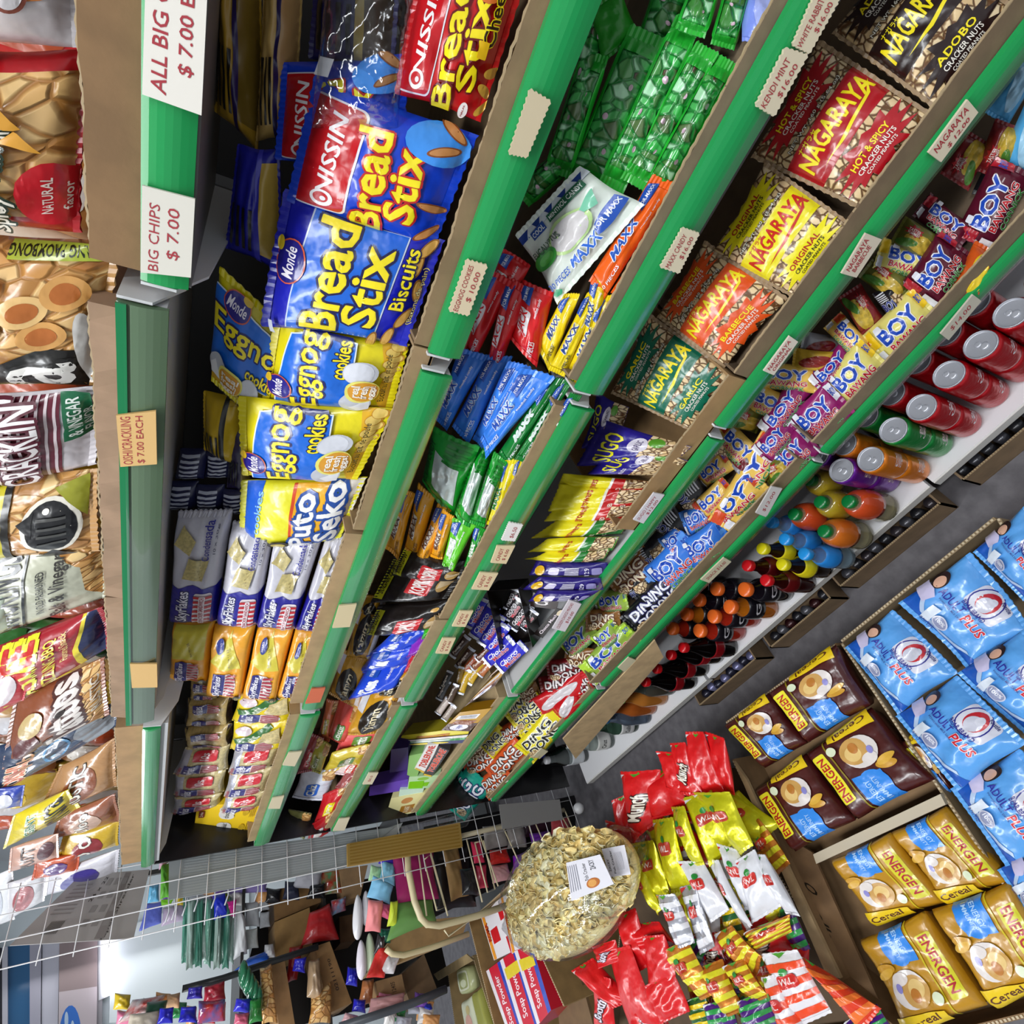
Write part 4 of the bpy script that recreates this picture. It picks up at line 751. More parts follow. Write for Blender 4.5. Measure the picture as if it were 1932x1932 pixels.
for i, (c1, c2, t, p) in enumerate((('dfe2ee', '2a6ad0', 'Chiz', [(550, 1506), (570, 1452), (640, 1448), (612, 1512)]), ('e0c8c8', 'c83a2c', 'xoxo', [(632, 1458), (652, 1434), (700, 1428), (676, 1462)]), ('9a4a4a', 'b8605a', 'bar', [(632, 1486), (652, 1456), (690, 1448), (662, 1490)]), ('c81c24', 'f0e020', 'Joy', [(594, 1550), (608, 1502), (660, 1478), (640, 1528)]), ('b0141c', 'f0e8e8', 'Jolly', [(576, 1596), (588, 1552), (640, 1518), (618, 1574)]), ('6a6a3a', '3a4a2a', 'nuts', [(530, 1560), (546, 1524), (590, 1532), (572, 1588)]))):
    bag(A_fruitbag(c1, c2, t), p, 1 + .3 * i, '%s at the far end of the sweets shelf' % ('white and blue shiny candy bag', 'white bag with red squiggles', 'dull pink candy bag', 'red candy bag with yellow burst', 'red candy bag with white Jolly lettering', 'olive green nut bag in the shade')[i], T=.025)
# ---------------------------------------------------------------- nuts and chocolate shelf
def A_nuts(col, word='HOT & SPICY', nt=YL, lt=YL, edge=None):
    a = Art('n:', 1.2, .03); a.poly([(0, .34), (1, .34), (1, .67), (0, .67)], col); a.text('NAGARAYA', .52, .52, .84, .15, lt, *((edge, .02) if edge else ()), bold=.05, shear=.1, arc=.22)
    a.poly([(.2, .4), (.5, .385), (.86, .44), (.94, .53), (.84, .46), (.5, .415)], lt); a.text('ナガラヤ', .3, .63, .22, .045, lt)
    for v in (.85, .155):
        a.star(.5, v, .46, .165, col, 13, .68, 5); a.text(word, .5, v + .042, .46, .05, nt, bold=.045); a.text('CRACKER NUTS', .5, v - .016, .46, .038, 'f2ece0' if nt == YL else '1c1810', bold=.035); a.text('COATED PEANUTS', .5, v - .06, .38, .025, 'f2ece0' if nt == YL else '1c1810', bold=.03)
    a.text('NET WT. 160 g (5.64 oz)', .5, .7, .66, .036, 'f0ead8', '1a140c', .08, bold=.03); return a
P4 = tilt(.70, -.70, 56)
def nut(art, pts, lay, label, T=.045, **k):
    return pack('nut_bag', quad(P4, pts, lay), T, art, label, 'nut bag', 'cracker nut bags', seal='lr', sw=.04, nu=26, nv=26, seals=True, wr=.9, **k)
nut(A_nuts('23100e', 'ADOBO'), [(1570, 66), (1690, -120), (1930, 10), (1772, 216)], 1, 'dark brown bag of adobo cracker nuts nearest the end')
nut(A_nuts('b0141f'), [(1418, 298), (1548, 76), (1758, 214), (1622, 396)], 1.3, 'dark red bag of hot and spicy cracker nuts')
nut(A_nuts('ecdf12', 'ORIGINAL', 'b02414', 'c8281a'), [(1340, 478), (1446, 306), (1610, 424), (1502, 566)], 1.6, 'bright yellow bag of original cracker nuts')
nut(A_nuts('e4541a', 'BARBECUE'), [(1242, 598), (1328, 452), (1486, 562), (1368, 694)], 1.3, 'orange bag of barbecue cracker nuts')
nut(A_nuts('0f6a50', 'GARLIC'), [(1154, 742), (1226, 590), (1384, 704), (1302, 812)], 1.1, 'dark green bag of garlic cracker nuts')
def A_sugo():
    a = Art('f:271c86', 1.3); a.rect(.0, .0, 1, .4, 'n:'); a.text('SUGO', .5, .74, .7, .22, 'e6e02a', bold=.03); a.ell(.7, .46, .2, .1, 'd8d2e0'); a.text('GARLIC', .7, .46, .26, .07, '4a3a6a'); a.ell(.86, .3, .1, .08, '5a9a2a'); a.text('nuts', .2, .54, .2, .06, 'd0cce0'); return a
for i, p in enumerate(([(1096, 846), (1128, 738), (1188, 768), (1152, 850)], [(1086, 880), (1138, 790), (1306, 842), (1262, 880)], [(1106, 896), (1176, 828), (1296, 872), (1240, 896)])):
    pack('nut_bag', quad(P4, p, 1.2 + .7 * i), .035, A_sugo(), 'dark violet bag of coated peanuts, %s from the garlic nuts' % ORD[i], 'nut bag', 'violet peanut bags', seal='tb', nu=18, nv=18, wr=1.6)
def A_grow(c2, t):
    a = Art('f:e6d91c', .5); a.rect(.0, .0, 1, .42, c2); a.rect(.0, .42, 1, .45, 'e8e4dc'); a.rect(.3, .02, .98, .3, 'n:'); a.text('growers', .5, .6, .8, .09, 'b8301c', bold=.03); a.text(t, .2, .34, .3, .05, 'f0ead8'); a.text(t, .15, .2, .2, .05, 'f0ead8'); return a
P4b = tilt(.70, -.68, 40)
for i, (p, g) in enumerate(([[(1052, 918), (1064, 892), (1236, 908), (1226, 926)], 0], [[(1036, 962), (1056, 914), (1222, 926), (1212, 950)], 0], [[(1026, 984), (1058, 944), (1206, 944), (1192, 980)], 0], [[(1000, 1018), (1052, 980), (1188, 978), (1172, 1008)], 1], [[(996, 1040), (1036, 1010), (1170, 1006), (1156, 1036)], 1], [[(986, 1060), (1036, 1036), (1152, 1032), (1136, 1062)], 1])):
    pack('nut_bag', quad(P4b, p, .3 * i), .03, A_grow('c01c1c' if not g else '1c7a2c', 'FRIED' if not g else 'GARLIC'), 'yellow peanut bag with %s lower half, %s in the file' % ('red' if not g else 'green', ORD[i]), 'nut bag', 'yellow peanut bags', seal='tb', nu=14, nv=20, wr=1.8)
def A_violet():
    a = Art('f:2a1c78', .45); a.rrect(.25, .62, .75, .76, .05, 'd8d0e8'); a.stripes(.2, .36, .8, .54, 8, 'c8c4d8'); a.text('129', .5, .26, .5, .06, 'd8d4e8', bold=.02); a.rrect(.25, .08, .75, .2, .05, '8a84b8'); a.ell(.5, .88, .3, .07, 'e0b020'); return a
for i, p in enumerate(([(998, 1086), (1012, 1058), (1146, 1062), (1150, 1084)], [(984, 1114), (1018, 1086), (1134, 1088), (1138, 1114)], [(996, 1136), (1016, 1112), (1132, 1112), (1104, 1132)])):
    pack('nut_bag', quad(P4b, p, 1.5 + .5 * i), .025, A_violet(), 'deep violet seed bag seen from the back, %s after the yellow peanut file' % ORD[i], 'nut bag', 'deep violet seed bags', seal='tb', nu=12, nv=18)
# chocolate bars and their display boxes
def openbox(name, q, d, wall, front, label, side='17120f', lip=.45):
    """display carton: q = base quad (front-left, front-right, back-right, back-left), d tall"""
    q = [np.asarray(p) for p in q]; n = np.cross(q[1] - q[0], q[3] - q[0]); n /= np.linalg.norm(n)
    if n @ (np.array([0, 0, HC]) - q[0]) < 0: n = -n
    m = MB(); m.add(q + [p - n * .002 for p in q], [(0, 1, 2, 3), (7, 6, 5, 4)], wall)
    for i, h in ((0, lip), (1, 1), (2, 1), (3, 1)):
        a, b = q[i], q[(i + 1) % 4]; m.hexa([a, b, b + n * d * h, a + n * d * h] + [x * .985 + (sum(q) / 4) * .015 for x in (a, b)] + [(b + n * d * h) * .985 + (sum(q) / 4 + n * d * h) * .015, (a + n * d * h) * .985 + (sum(q) / 4 + n * d * h) * .015], wall)
    o = m.build(name); tag(o, label, 'display box')
    if front: card('front_panel', [q[0] + n * d * lip, q[1] + n * d * lip, q[1], q[0]], .0006, front, parent=o)
    return o
def A_bar(c, t, tc='f0ecf0', t2=None, c2='c41c2c'):
    a = Art('f:' + c, 3.4); a.text(t, .5, .6, .6, .36, tc, bold=.03, shear=.15)
    if t2: a.text(t2, .55, .3, .5, .3, c2, 'f0ecf0', .05, bold=.03, shear=.15)
    a.rect(0, .02, .1, .98, 'g:cfd2de'); a.rect(.9, .02, 1, .98, 'g:cfd2de'); return a
P4c = tilt(.70, -.69, 50)
def bar(art, s_, lay, label, T=.015, grp='chocolate bars in the display boxes', name='chocolate_bar', cat='chocolate bar'):
    return pack(name, quad(P4c, strip(*s_), lay), T, art, label, cat, grp, seal='lr', sw=.08, nu=14, nv=8, wr=1.2)
fr = Art('q:1c1412', 2.5); fr.text('Choco Mucho', .5, .5, .8, .34, 'e8d8e0', bold=.03, shear=.1); fr.ell(.9, .3, .1, .3, 'd8c8a8')
openbox('display_box', quad(P4c, [(962, 1208), (1022, 1200), (996, 1092), (938, 1096)], .2), .05, 'q:1a1513', None, 'black open display box of chocolate bars behind the violet seed bags')
card('display_carton', quad(P4c, [(1006, 1196), (1050, 1148), (1066, 1152), (1024, 1204)], 2.6), .002, fr, 'dark brown carton front printed Choco Mucho beside the blue bars', 'display box')
a_ = Art('q:2a1a18', 1.4); a_.text('Cho', .5, .6, .6, .5, 'ece4e4', bold=.04); card('display_carton', quad(P4c, [(1000, 1144), (1006, 1118), (1056, 1126), (1050, 1150)], 2.2), .002, a_, 'upright black carton panel printed Cho', 'display box')
for i, s_ in enumerate(((958, 1152, 976, 1110, 22), (956, 1172, 984, 1128, 24), (966, 1186, 1000, 1140, 24), (984, 1186, 1010, 1152, 20))): bar(A_bar('2a2628', 'CHOCO', 'd8d4d8', 'Mucho', 'c83040'), s_, 1.4 + .2 * i, 'black and grey chocolate bar in the black box, %s from its back' % ORD[i])
for i, s_ in enumerate(((886, 1186, 914, 1128, 22), (894, 1204, 934, 1142, 26), (908, 1218, 946, 1160, 24), (922, 1232, 956, 1178, 22), (916, 1250, 968, 1206, 26), (940, 1262, 990, 1216, 26))): bar(A_bar('2c2cc4', 'Choco', 'f0ecf4', 'Mucho', 'c81c34'), s_, 1.0 + .35 * i, 'bright blue chocolate bar in the heap, %s from the candy rail' % ORD[i], T=.02)
for i, (s_, c) in enumerate((((852, 1240, 884, 1200, 16), '3a2018'), ((862, 1262, 892, 1222, 16), '4a2a1c'), ((846, 1222, 872, 1186, 14), '2a1814'), ((872, 1270, 902, 1236, 14), 'b0502c'), ((884, 1290, 912, 1246, 15), 'c8a01c'), ((868, 1310, 886, 1262, 14), 'c8a01c'), ((862, 1300, 872, 1256, 12), '8a6a1c'), ((890, 1262, 924, 1232, 14), '8a4a2a'), ((904, 1276, 930, 1246, 14), 'b86a3a'), ((900, 1244, 926, 1220, 12), '5a2c20'), ((836, 1300, 850, 1266, 14), '2a2a2c'), ((828, 1320, 846, 1284, 14), '3a3a3e'), ((846, 1326, 862, 1290, 13), '4a3628'), ((826, 1346, 846, 1318, 14), 'c8b8b0'), ((838, 1358, 858, 1330, 13), '9a8a80'))):
    bar(A_bar(c, 'Fudgee', 'e8dcd0'), s_, .8 + .15 * i, '%s wrapped cake bar, %s in the small heap on the chocolate shelf' % ({'3': 'brown', '4': 'brown', '2': 'dark', 'b': 'caramel brown', 'c': 'golden', '8': 'bronze', '5': 'brown', '9': 'grey'}[c[0]], ORD[i]), T=.012)
def A_fudge(k=0):
    a = Art('q:b98a1c', 2.6); a.rect(0, 0, .38, 1, '4a261c'); a.ell(.19, .5, .15, .3, 'e8e4ee'); a.text('Fudgee', .19, .5, .2, .26, '2a3a8c', bold=.03, shear=.15); a.poly([(.3, .2), (.5, .1), (.56, .8), (.36, .9)], '8a4a20'); a.rect(.6, .2, .8, .9, 'e4e2e8'); a.stripes(.62, .25, .78, .8, 6, '8a8a90'); return a
for i, p in enumerate(([(912, 1288), (942, 1262), (976, 1228), (948, 1252)], [(876, 1334), (912, 1296), (964, 1248), (934, 1294)], [(832, 1378), (868, 1344), (928, 1336), (886, 1380)])):
    card('cake_bar_carton', quad(P4c, [(p[0][0], p[0][1]), p[1], p[2], p[3]], 2.2), .04, A_fudge(i), 'ochre and brown cake bar carton with blue logo, %s along the shelf edge' % ORD[i], 'carton')
a_ = Art('q:d8c832', 5); a_.text('SCHOOL PACK', .4, .5, .5, .5, 'c83c1c', bold=.04); card('carton', quad(P4c, [(752, 1402), (758, 1388), (886, 1372), (882, 1392)], 2), .06, a_, 'narrow yellow carton lettered SCHOOL PACK', 'carton')
a_ = Art('q:2a2a5c', 4); a_.rect(.4, 0, .7, 1, '2f8a3c'); a_.rect(.7, 0, 1, 1, 'd8d0cc'); a_.ell(.2, .5, .14, .3, 'e0c83a'); a_.ell(.55, .5, .1, .3, 'e8ece8'); card('carton', quad(P4c, [(748, 1408), (754, 1398), (884, 1386), (872, 1402)], 2.3), .03, a_, 'navy and green carton directly below the yellow school carton', 'carton')
# boxes at the far end of the chocolate shelf
P4d = tilt(.68, -.70, 28)
def A_tone(c, c2):
    a = Art('q:' + c, 3.2); a.text('TOBLERONE', .56, .5, .8, .6, c2, 'f0e8e4', .03, bold=.04); a.rect(.0, .05, .06, .95, 'd8b43a'); return a
card('chocolate_box', quad(P4d, [(782, 1450), (806, 1406), (828, 1404), (802, 1460)], 2), .03, A_tone('e8e4e0', 'd8301c'), 'white triangular chocolate box with red lettering, upper of two', 'chocolate box')
card('chocolate_box', quad(P4d, [(798, 1462), (828, 1408), (848, 1416), (814, 1466)], 2.3), .03, A_tone('4a484c', 'e8402c'), 'dark grey triangular chocolate box with red lettering, lower of two', 'chocolate box')
for i, (c, p, l, tt) in enumerate((('6a48b0', [(696, 1502), (698, 1484), (770, 1470), (770, 1490)], 'lilac purple carton lying at the far end of the chocolate shelf', None), ('3a2a6a', [(735, 1458), (738, 1414), (770, 1410), (770, 1452)], 'dark violet carton standing in the shade', None), ('8ab86a', [(768, 1462), (772, 1426), (800, 1420), (786, 1470)], 'pale green carton beside the white chocolate box', None), ('b8d8a8', [(768, 1492), (772, 1466), (830, 1462), (812, 1486)], 'mint green herbal carton with leaf picture', 'tea'), ('7ac41c', [(768, 1502), (772, 1476), (800, 1474), (794, 1498)], 'bright green carton next to the lilac one', None), ('c8e0cc', [(752, 1506), (754, 1490), (800, 1488), (792, 1510)], 'pale mint carton edge above the cream noodle box', None), ('e4dca0', [(726, 1546), (738, 1506), (808, 1494), (786, 1532)], 'cream carton with ginger root picture at the shelf end', 'salabat'))):
    a = Art('q:' + c, 1.6)
    if tt == 'salabat': a.rect(.1, .2, .5, .6, 'b07a20'); a.ell(.75, .5, .14, .16, 'c88a4a'); a.text('SALABAT', .3, .4, .3, .16, 'f0e4c0')
    elif tt: a.ell(.8, .5, .12, .2, '8ac04a'); a.rect(.2, .2, .5, .5, '7ac41c')
    card('carton', quad(P4d, p, 1.2 + .15 * i), .05, a, l, 'carton')

# ---------------------------------------------------------------- crunchy corn snacks
def A_boy(c, bc='1c4ab8', band='f2c81c', t='BOY'):
    a = Art('f:' + c, 2.0); a.text(t, .5, .64, .62, .36, bc, 'f0f0f4', .05, bold=.06); a.text('BAWANG', .52, .33, .6, .17, 'c41c28', 'f0e8e8', .05, bold=.04); a.text('CORNICK', .54, .15, .5, .13, '3a8a3c', 'e8f0e0', .03, bold=.04)
    a.rect(.0, .55, .16, .95, band); a.rect(.02, .1, .13, .45, 'e4e4e8'); a.rect(.88, .5, 1, .96, band); a.text('BOY', .94, .74, .1, .2, bc, bold=.04); a.rrect(.2, .78, .3, .9, .03, 'e8e8f0'); return a
def A_corn(c='7a1a1c'):
    a = Art('f:' + c, 1.4); a.ell(.6, .4, .4, .3, 'x:cfae3a'); a.ell(.3, .25, .24, .14, '4a7a2a', rot=20); a.star(.34, .68, .22, .2, 'b01c24', 10); a.text('TASTIER', .34, .7, .26, .1, 'f0e4dc'); a.text('YUMMIER', .34, .6, .26, .08, 'f0e4dc'); return a
def A_ding(c, tc='eceef4', e='2a2a6a'):
    a = Art('f:' + c, 1.8); a.text('DING', .5, .68, .66, .3, tc, e, .06, bold=.05); a.text('DONG', .55, .32, .66, .3, tc, e, .06, bold=.05); a.ell(.2, .25, .14, .14, 'n:'); return a
def A_blk():
    a = Art('f:16151a', 1.6); a.rect(.5, .1, .95, .6, 'n:'); a.stripes(.05, .5, .4, .9, 5, 'd8d8dc', False); a.text('BOY', .3, .3, .4, .3, '2a3a8a', 'd8d8e0', .04, bold=.04); return a
P5 = tilt(.725, -1.00, 48)
kinds = {'M': (A_boy('5a1228', band='b01c2c'), 'maroon garlic corn snack bag'), 'Y': (A_boy('e8dc7a'), 'pale yellow corn snack bag'), 'P': (A_boy('96206a', band='e8e8ee'), 'magenta barbecue corn snack bag'), 'G': (A_boy('eec45a', band='d84a1c'), 'golden corn snack bag'), 'B': (A_boy('3a7ee0', band='5a9aec'), 'sky blue corn snack bag'), 'L': (A_boy('9ab84a', band='b8e03a'), 'lime and white corn snack bag'),
 'C': (A_corn(), 'dark red snack bag with corn cob picture'), 'O': (A_corn('6a6a24'), 'olive snack bag with corn cob picture'), 'K': (A_blk(), 'black corn snack bag'), 'D': (A_ding('16161e'), 'black mixed nut bag with white lettering'), 'T': (A_ding('12a08a'), 'teal mixed nut bag with white lettering'), 'W': (A_ding('ecdc1c', '1c1a14', 'f0f0e0'), 'bright yellow mixed nut bag'), 'R': (A_ding('d8582a', 'f0e8e4', '2a1a1a'), 'orange mixed nut bag'), 'N': (A_ding('8a5a24', 'f0e0c0', '5a1414'), 'brown mixed nut bag'), 'X': (A_ding('7a1018', 'e8e0e0', '2a1010'), 'dark red mixed nut bag'), 'S': (A_plain('c8101c', 'd8d0d4', 2), 'shiny red snack bag'), 'A': (A_plain('5ab4ec', 'a8d8f4', 2), 'light blue snack bag'), 'J': (A_plain('d85a1c', 'e8c82a', 1.4), 'orange snack bag'), 'V': (A_plain('8a8a90', '6a1420', 2), 'silver and maroon snack bag'), 'Z': (A_plain('c8a02c', '8a2018', 2), 'gold foil snack bag')}
corn = """K 1880 380 1930 250 90 -1.5
C 1868 330 1905 236 62 .2
C 1798 345 1852 258 62 .4
A 1880 225 1945 120 50 .6
A 1912 330 1965 200 66 1.2
M 1738 385 1822 452 56 .4
O 1692 432 1766 474 56 .6
M 1840 462 1915 312 84 1.2
Y 1655 476 1768 512 62 1.0
M 1732 560 1806 458 84 1.2
J 1812 566 1868 468 60 1.6
J 1788 590 1836 540 40 1.7
O 1636 500 1706 556 56 1.2
C 1602 548 1648 618 52 .6
K 1660 575 1700 545 50 .8
Y 1654 668 1750 570 84 1.9
G 1570 604 1628 664 46 .6
V 1512 646 1586 662 46 .3
Z 1496 674 1580 684 40 .8
G 1420 706 1546 716 52 1.0
Y 1572 752 1652 664 82 1.9
P 1538 728 1606 656 42 1.2
G 1410 742 1500 780 54 .6
P 1446 816 1516 722 48 1.1
P 1502 822 1586 742 78 1.6
O 1386 776 1436 800 46 .2
P 1436 858 1492 796 50 1.2
P 1464 888 1530 826 64 1.8
G 1356 812 1426 870 54 .5
K 1330 870 1372 836 50 .2
G 1316 908 1376 864 44 .8
V 1380 850 1420 890 40 .6
K 1282 902 1334 974 64 .2
G 1318 966 1376 914 44 .9
G 1336 996 1436 900 54 1.5
G 1362 992 1462 826 58 1.9
O 1440 900 1500 860 50 1.0
K 1246 970 1300 1014 60 .3
B 1290 990 1346 966 50 .9
B 1288 1052 1370 1000 60 1.6
B 1256 1030 1300 1000 44 1.0
B 1230 1108 1312 1024 74 1.8
K 1200 1060 1260 1020 50 .1
N 1156 1112 1232 1050 56 .6
D 1216 1152 1282 1086 66 1.4
D 1190 1184 1262 1106 56 1.6
K 1180 1120 1220 1090 40 .6
L 1120 1142 1186 1130 42 .6
N 1106 1170 1172 1168 40 .8
L 1066 1224 1118 1186 48 .8
L 1110 1270 1196 1188 50 1.8
L 1126 1216 1166 1180 40 1.3
N 1066 1234 1124 1244 40 1.2
X 1034 1264 1114 1252 40 1.0
X 1020 1300 1100 1280 42 1.2
S 1006 1340 1112 1278 40 1.9
S 1052 1346 1096 1304 40 1.6
X 1080 1310 1130 1270 40 1.2
N 980 1316 1016 1300 30 .6
W 960 1340 1012 1310 42 .8
W 968 1366 1024 1322 44 1.2
W 978 1390 1034 1342 48 1.5
W 990 1420 1056 1348 50 1.9
W 916 1418 954 1378 40 1.4
R 946 1390 986 1370 34 1.2
R 876 1444 944 1422 42 .7
R 930 1462 984 1404 42 1.6
R 910 1494 960 1452 42 1.8
N 880 1430 920 1404 34 .6
T 850 1532 908 1464 64 1.6
T 860 1490 886 1462 34 1.0
D 840 1510 866 1482 34 .6"""
cnt = {}
for l in corn.split('\n'):
    k, *v = l.split(); v = [float(x) for x in v]; cnt[k] = cnt.get(k, 0) + 1
    o = bag(kinds[k][0], strip(*v[:5]), v[5], '%s, %s of its colour' % (kinds[k][1], ORD[cnt[k] - 1]), T=.035, name='corn_snack_bag' if k in 'MYPGBLCOK' else 'snack_bag', cat='snack bag', grp='snack bags on the corn snack shelf', pl=P5, wr=1.8)
# ---------------------------------------------------------------- cans and bottles on the white bottom shelf
ZD = .1405
def at(px, py, zt): p = hit(level(zt - HC), px, py); return (float(p[0]), float(p[1]))
def wrapart(root, art, r, z0, z1, a0, name='label_print', par=None):
    """bend a flat print around an upright cylinder; a0 = azimuth it faces"""
    V = []; F = []; mi = []; mats = []; nb = 0
    for li, (AV, AT, key) in enumerate(art.items):
        if key not in mats: mats.append(key)
        an = a0 + (AV[:, 0] - .5) * (z1 - z0) * art.ar / r; rr = r + .0004 + .0002 * li
        V.append(np.stack([root.location.x + rr * np.cos(an), root.location.y + rr * np.sin(an), z0 + AV[:, 1] * (z1 - z0)], 1)); F += [tuple(i + nb for i in t) for t in AT]; mi += [mats.index(key)] * len(AT); nb += len(AV)
    return rawmesh(name, np.concatenate(V), F, mi, mats, None, par or root)
def can(x, y, z, col, label, word=None, wc='e8e0e4', face=math.pi, grp='soft drink cans'):
    t = empty('drink_can', (x, y, z), label, 'drink can', grp)
    m = MB(); m.lathe((x, y, z), [(.024, 0), (.028, .004), (.0328, .012), (.033, .02), (.033, .096), (.0325, .1), (.0285, .1066)], 'g:' + col, 28); m.build('body', t, smooth=True)
    m = MB(); m.lathe((x, y, z), [(.0285, .1066), (.0285, .1112), (.0272, .1118), (.0262, .1108), (.0258, .1075), (.024, .1072), (.001, .1072)], 's:c8cad2', 28); lid = m.build('lid', t, smooth=True)
    m = MB(); m.lathe((x - .006, y - .002, z + .1073), [(.0075, 0), (.0075, .0012), (.0035, .0014)], 's:d8dae2', 14); m.lathe((x + .005, y + .002, z + .1073), [(.006, 0), (.006, .0013), (.0025, .0013)], 's:d2d4dc', 12); m.build('pull_tab', lid, smooth=True)
    if word:
        a = Art('f:000000', .45, .3); a.text(word, .5, .5, .8, .5, wc, bold=.03, rot=90, shear=.2); wrapart(t, a, .033, z + .015, z + .09, face)
    return t
ZT = -1.30 + HC
CANS = [((1907, 590), 'b8101c', 'third red cola can from the green one, front row'), ((1849, 650), 'b8101c', 'red cola can second from the green can, front row'), ((1789, 706), 'b8101c', 'red cola can with barcode facing out, front row'), ((1737, 768), 'b8101c', 'red cola can next to the green can, front row'), ((1684, 811), '128a3a', 'green lemon lime soda can in the front row'), ((1641, 866), 'e8821c', 'orange soda can in the front row'), ((1586, 887), '6a1c9a', 'purple grape soda can beside the orange one')]
WD = ['Coke', 'Coke', 'Coke', 'Coke', 'Sprite', 'FANTA', 'FANTA']
for i, ((px, py), c, l) in enumerate(CANS):
    x, y = at(px, py, ZT); fa = math.pi + .9
    can(x, y, ZT - .1118, c, l + ', upper one', WD[i], face=fa); can(x + .002, y, ZD, c, 'lower can of the stack under: ' + l, WD[i], face=fa)
for i, (px, py) in enumerate(((1910 + 60, 520),)):
    x, y = at(px, py, ZT); can(x, y, ZT - .1118, 'b8101c', 'red cola can at the near end of the front row, on top of another', 'Coke'); can(x, y, ZD, 'b8101c', 'lower red cola can at the near end of the front row')
x0, y0 = at(1849, 650, ZT)
for i, c in enumerate(('b8101c', 'b8101c', 'b8101c', 'b8101c', '128a3a', 'e8821c', '6a1c9a')):
    x, y = at(*CANS[i][0], ZT); nm = {'b': 'red', '1': 'green', 'e': 'orange', '6': 'purple'}[c[0]]
    can(x + .074, y + .012, ZT - .1118, c, 'upper %s soda can in the second row, %s from the near end' % (nm, ORD[i])); can(x + .074, y + .012, ZD, c, 'lower %s soda can in the second row, %s from the near end' % (nm, ORD[i]))
def bottle(x, y, h, r, body, cap, label, neck=.35, liq=None, lab=None, capr=.016, grp='drink bottles', round_=False, word=None, wc='f0f0f0', z=ZD, caph=.02, art=None):
    t = empty('drink_bottle', (x, y, z), label, 'drink bottle', grp); nz = h * (1 - neck); k = capr * .85
    prof = [(r * .8, 0), (r * .97, .006), (r, .02)] + ([(r, nz * .75), (r * .96, nz * .9), (r * .8, nz), (r * .5, nz + (h - nz) * .35)] if not round_ else [(r * .94, nz * .3), (r, nz * .45), (r, nz * .8), (r * .85, nz), (r * .6, nz + (h - nz) * .3)]) + [(k, nz + (h - nz) * .6), (k, h - caph * .5)]
    m = MB(); m.lathe((x, y, z), prof, body, 24); m.build('body', t, smooth=True)
    m = MB(); m.lathe((x, y, z + h - caph), [(capr * .97, 0), (capr, .002), (capr, caph * .85), (capr * .9, caph), (.002, caph)], cap, 24); m.build('cap', t, smooth=True)
    if lab:
        key, a, b = lab; zs = [h * (a + (b - a) * i / 6) for i in range(7)]
        def rad(zz):
            for (r0, z0), (r1, z1) in zip(prof, prof[1:]):
                if z0 <= zz <= z1 and z1 > z0: return r0 + (r1 - r0) * (zz - z0) / (z1 - z0)
            return r
        m = MB(); m.lathe((x, y, z), [(rad(q) + .0012, q) for q in zs], key, 24); o = m.build('label_sleeve', t, smooth=True)
        if word:
            w = Art('f:000000', 1.0, .3); w.text(word, .5, .5, .8, .5, wc, bold=.03); zz = h * (a + b) / 2; wrapart(t, w, max(rad(h * a), rad(h * b)) + .0012, z + zz - .022, z + zz + .022, math.pi + .7, par=o)
    return t
zj = -1.35 + HC
for i, (px, py, c, l) in enumerate(((1599, 946, 'd8602a', 'green-capped fruit juice bottle nearest the cans'), (1546, 947, '9ac42c', 'green-capped apple juice bottle with lime sleeve'), (1496, 970, 'd8602a', 'green-capped fruit juice bottle half behind the lime one'), (1553, 1002, 'e0902a', 'green-capped juice bottle with yellow fruit sleeve at the shelf edge'), (1525, 905, '9ac42c', 'green-capped apple juice bottle deep in shade behind the purple can'))):
    x, y = at(px, py, zj); bottle(x, y, zj - ZD, .0375, 'b:d8d2b0', 'q:0f7a3a', l, neck=.22, lab=('j:' + c, .42, .86), capr=.0165, round_=True)
for i, (px, py, l) in enumerate(((1479, 1017, 'blue-capped water drink bottle further from the edge'), (1516, 1045, 'blue-capped water drink bottle at the shelf edge'), (1452, 985, 'blue-capped water drink bottle in the back row'))):
    x, y = at(px, py, -1.33 + HC); bottle(x, y, -1.33 + HC - ZD, .031, 'b:b8ccd8', 'q:2a9ae8', l, neck=.4, lab=('q:2a86d8', .36, .66), capr=.0165)
for i, (px, py, c, cc, l) in enumerate(((1436, 1035, '2a1a0c', 'e8dc1c', 'yellow-capped tea bottle in the second row'), (1474, 1065, '2a1a0c', 'e8dc1c', 'yellow-capped tea bottle at the shelf edge'), (1408, 1067, '3a0c0c', 'd81c24', 'red-capped tea bottle in the second row'), (1443, 1095, '3a0c0c', 'd81c24', 'red-capped tea bottle at the shelf edge'))):
    x, y = at(px, py, -1.33 + HC); bottle(x, y, -1.33 + HC - ZD, .031, 'l:' + c, 'q:' + cc, l, neck=.42, lab=(('q:e0d020' if cc[0] == 'e' else 'q:5a0f12'), .4, .62), capr=.0165)
SP = ((1349, 1111, '1c1620'), (1403, 1112, '1c1620'), (1315, 1132, '1c1620'), (1375, 1145, 'd8791c'), (1292, 1159, 'd8791c'), (1344, 1163, 'c8301c'), (1265, 1186, 'c8301c'), (1317, 1190, 'c8301c'), (1288, 1102, '1c1620'))
for i, (px, py, c) in enumerate(SP):
    x, y = at(px, py, -1.335 + HC); bottle(x, y, -1.335 + HC - ZD, .035, 'l:' + c, 'q:f2702a', '%s sports drink bottle with orange cap, %s in the cluster' % ({'1': 'dark grape', 'd': 'amber', 'c': 'red'}[c[0]], ORD[i]), neck=.3, lab=('q:17151c', .36, .7), capr=.021, word='G', wc='e8e4ea')
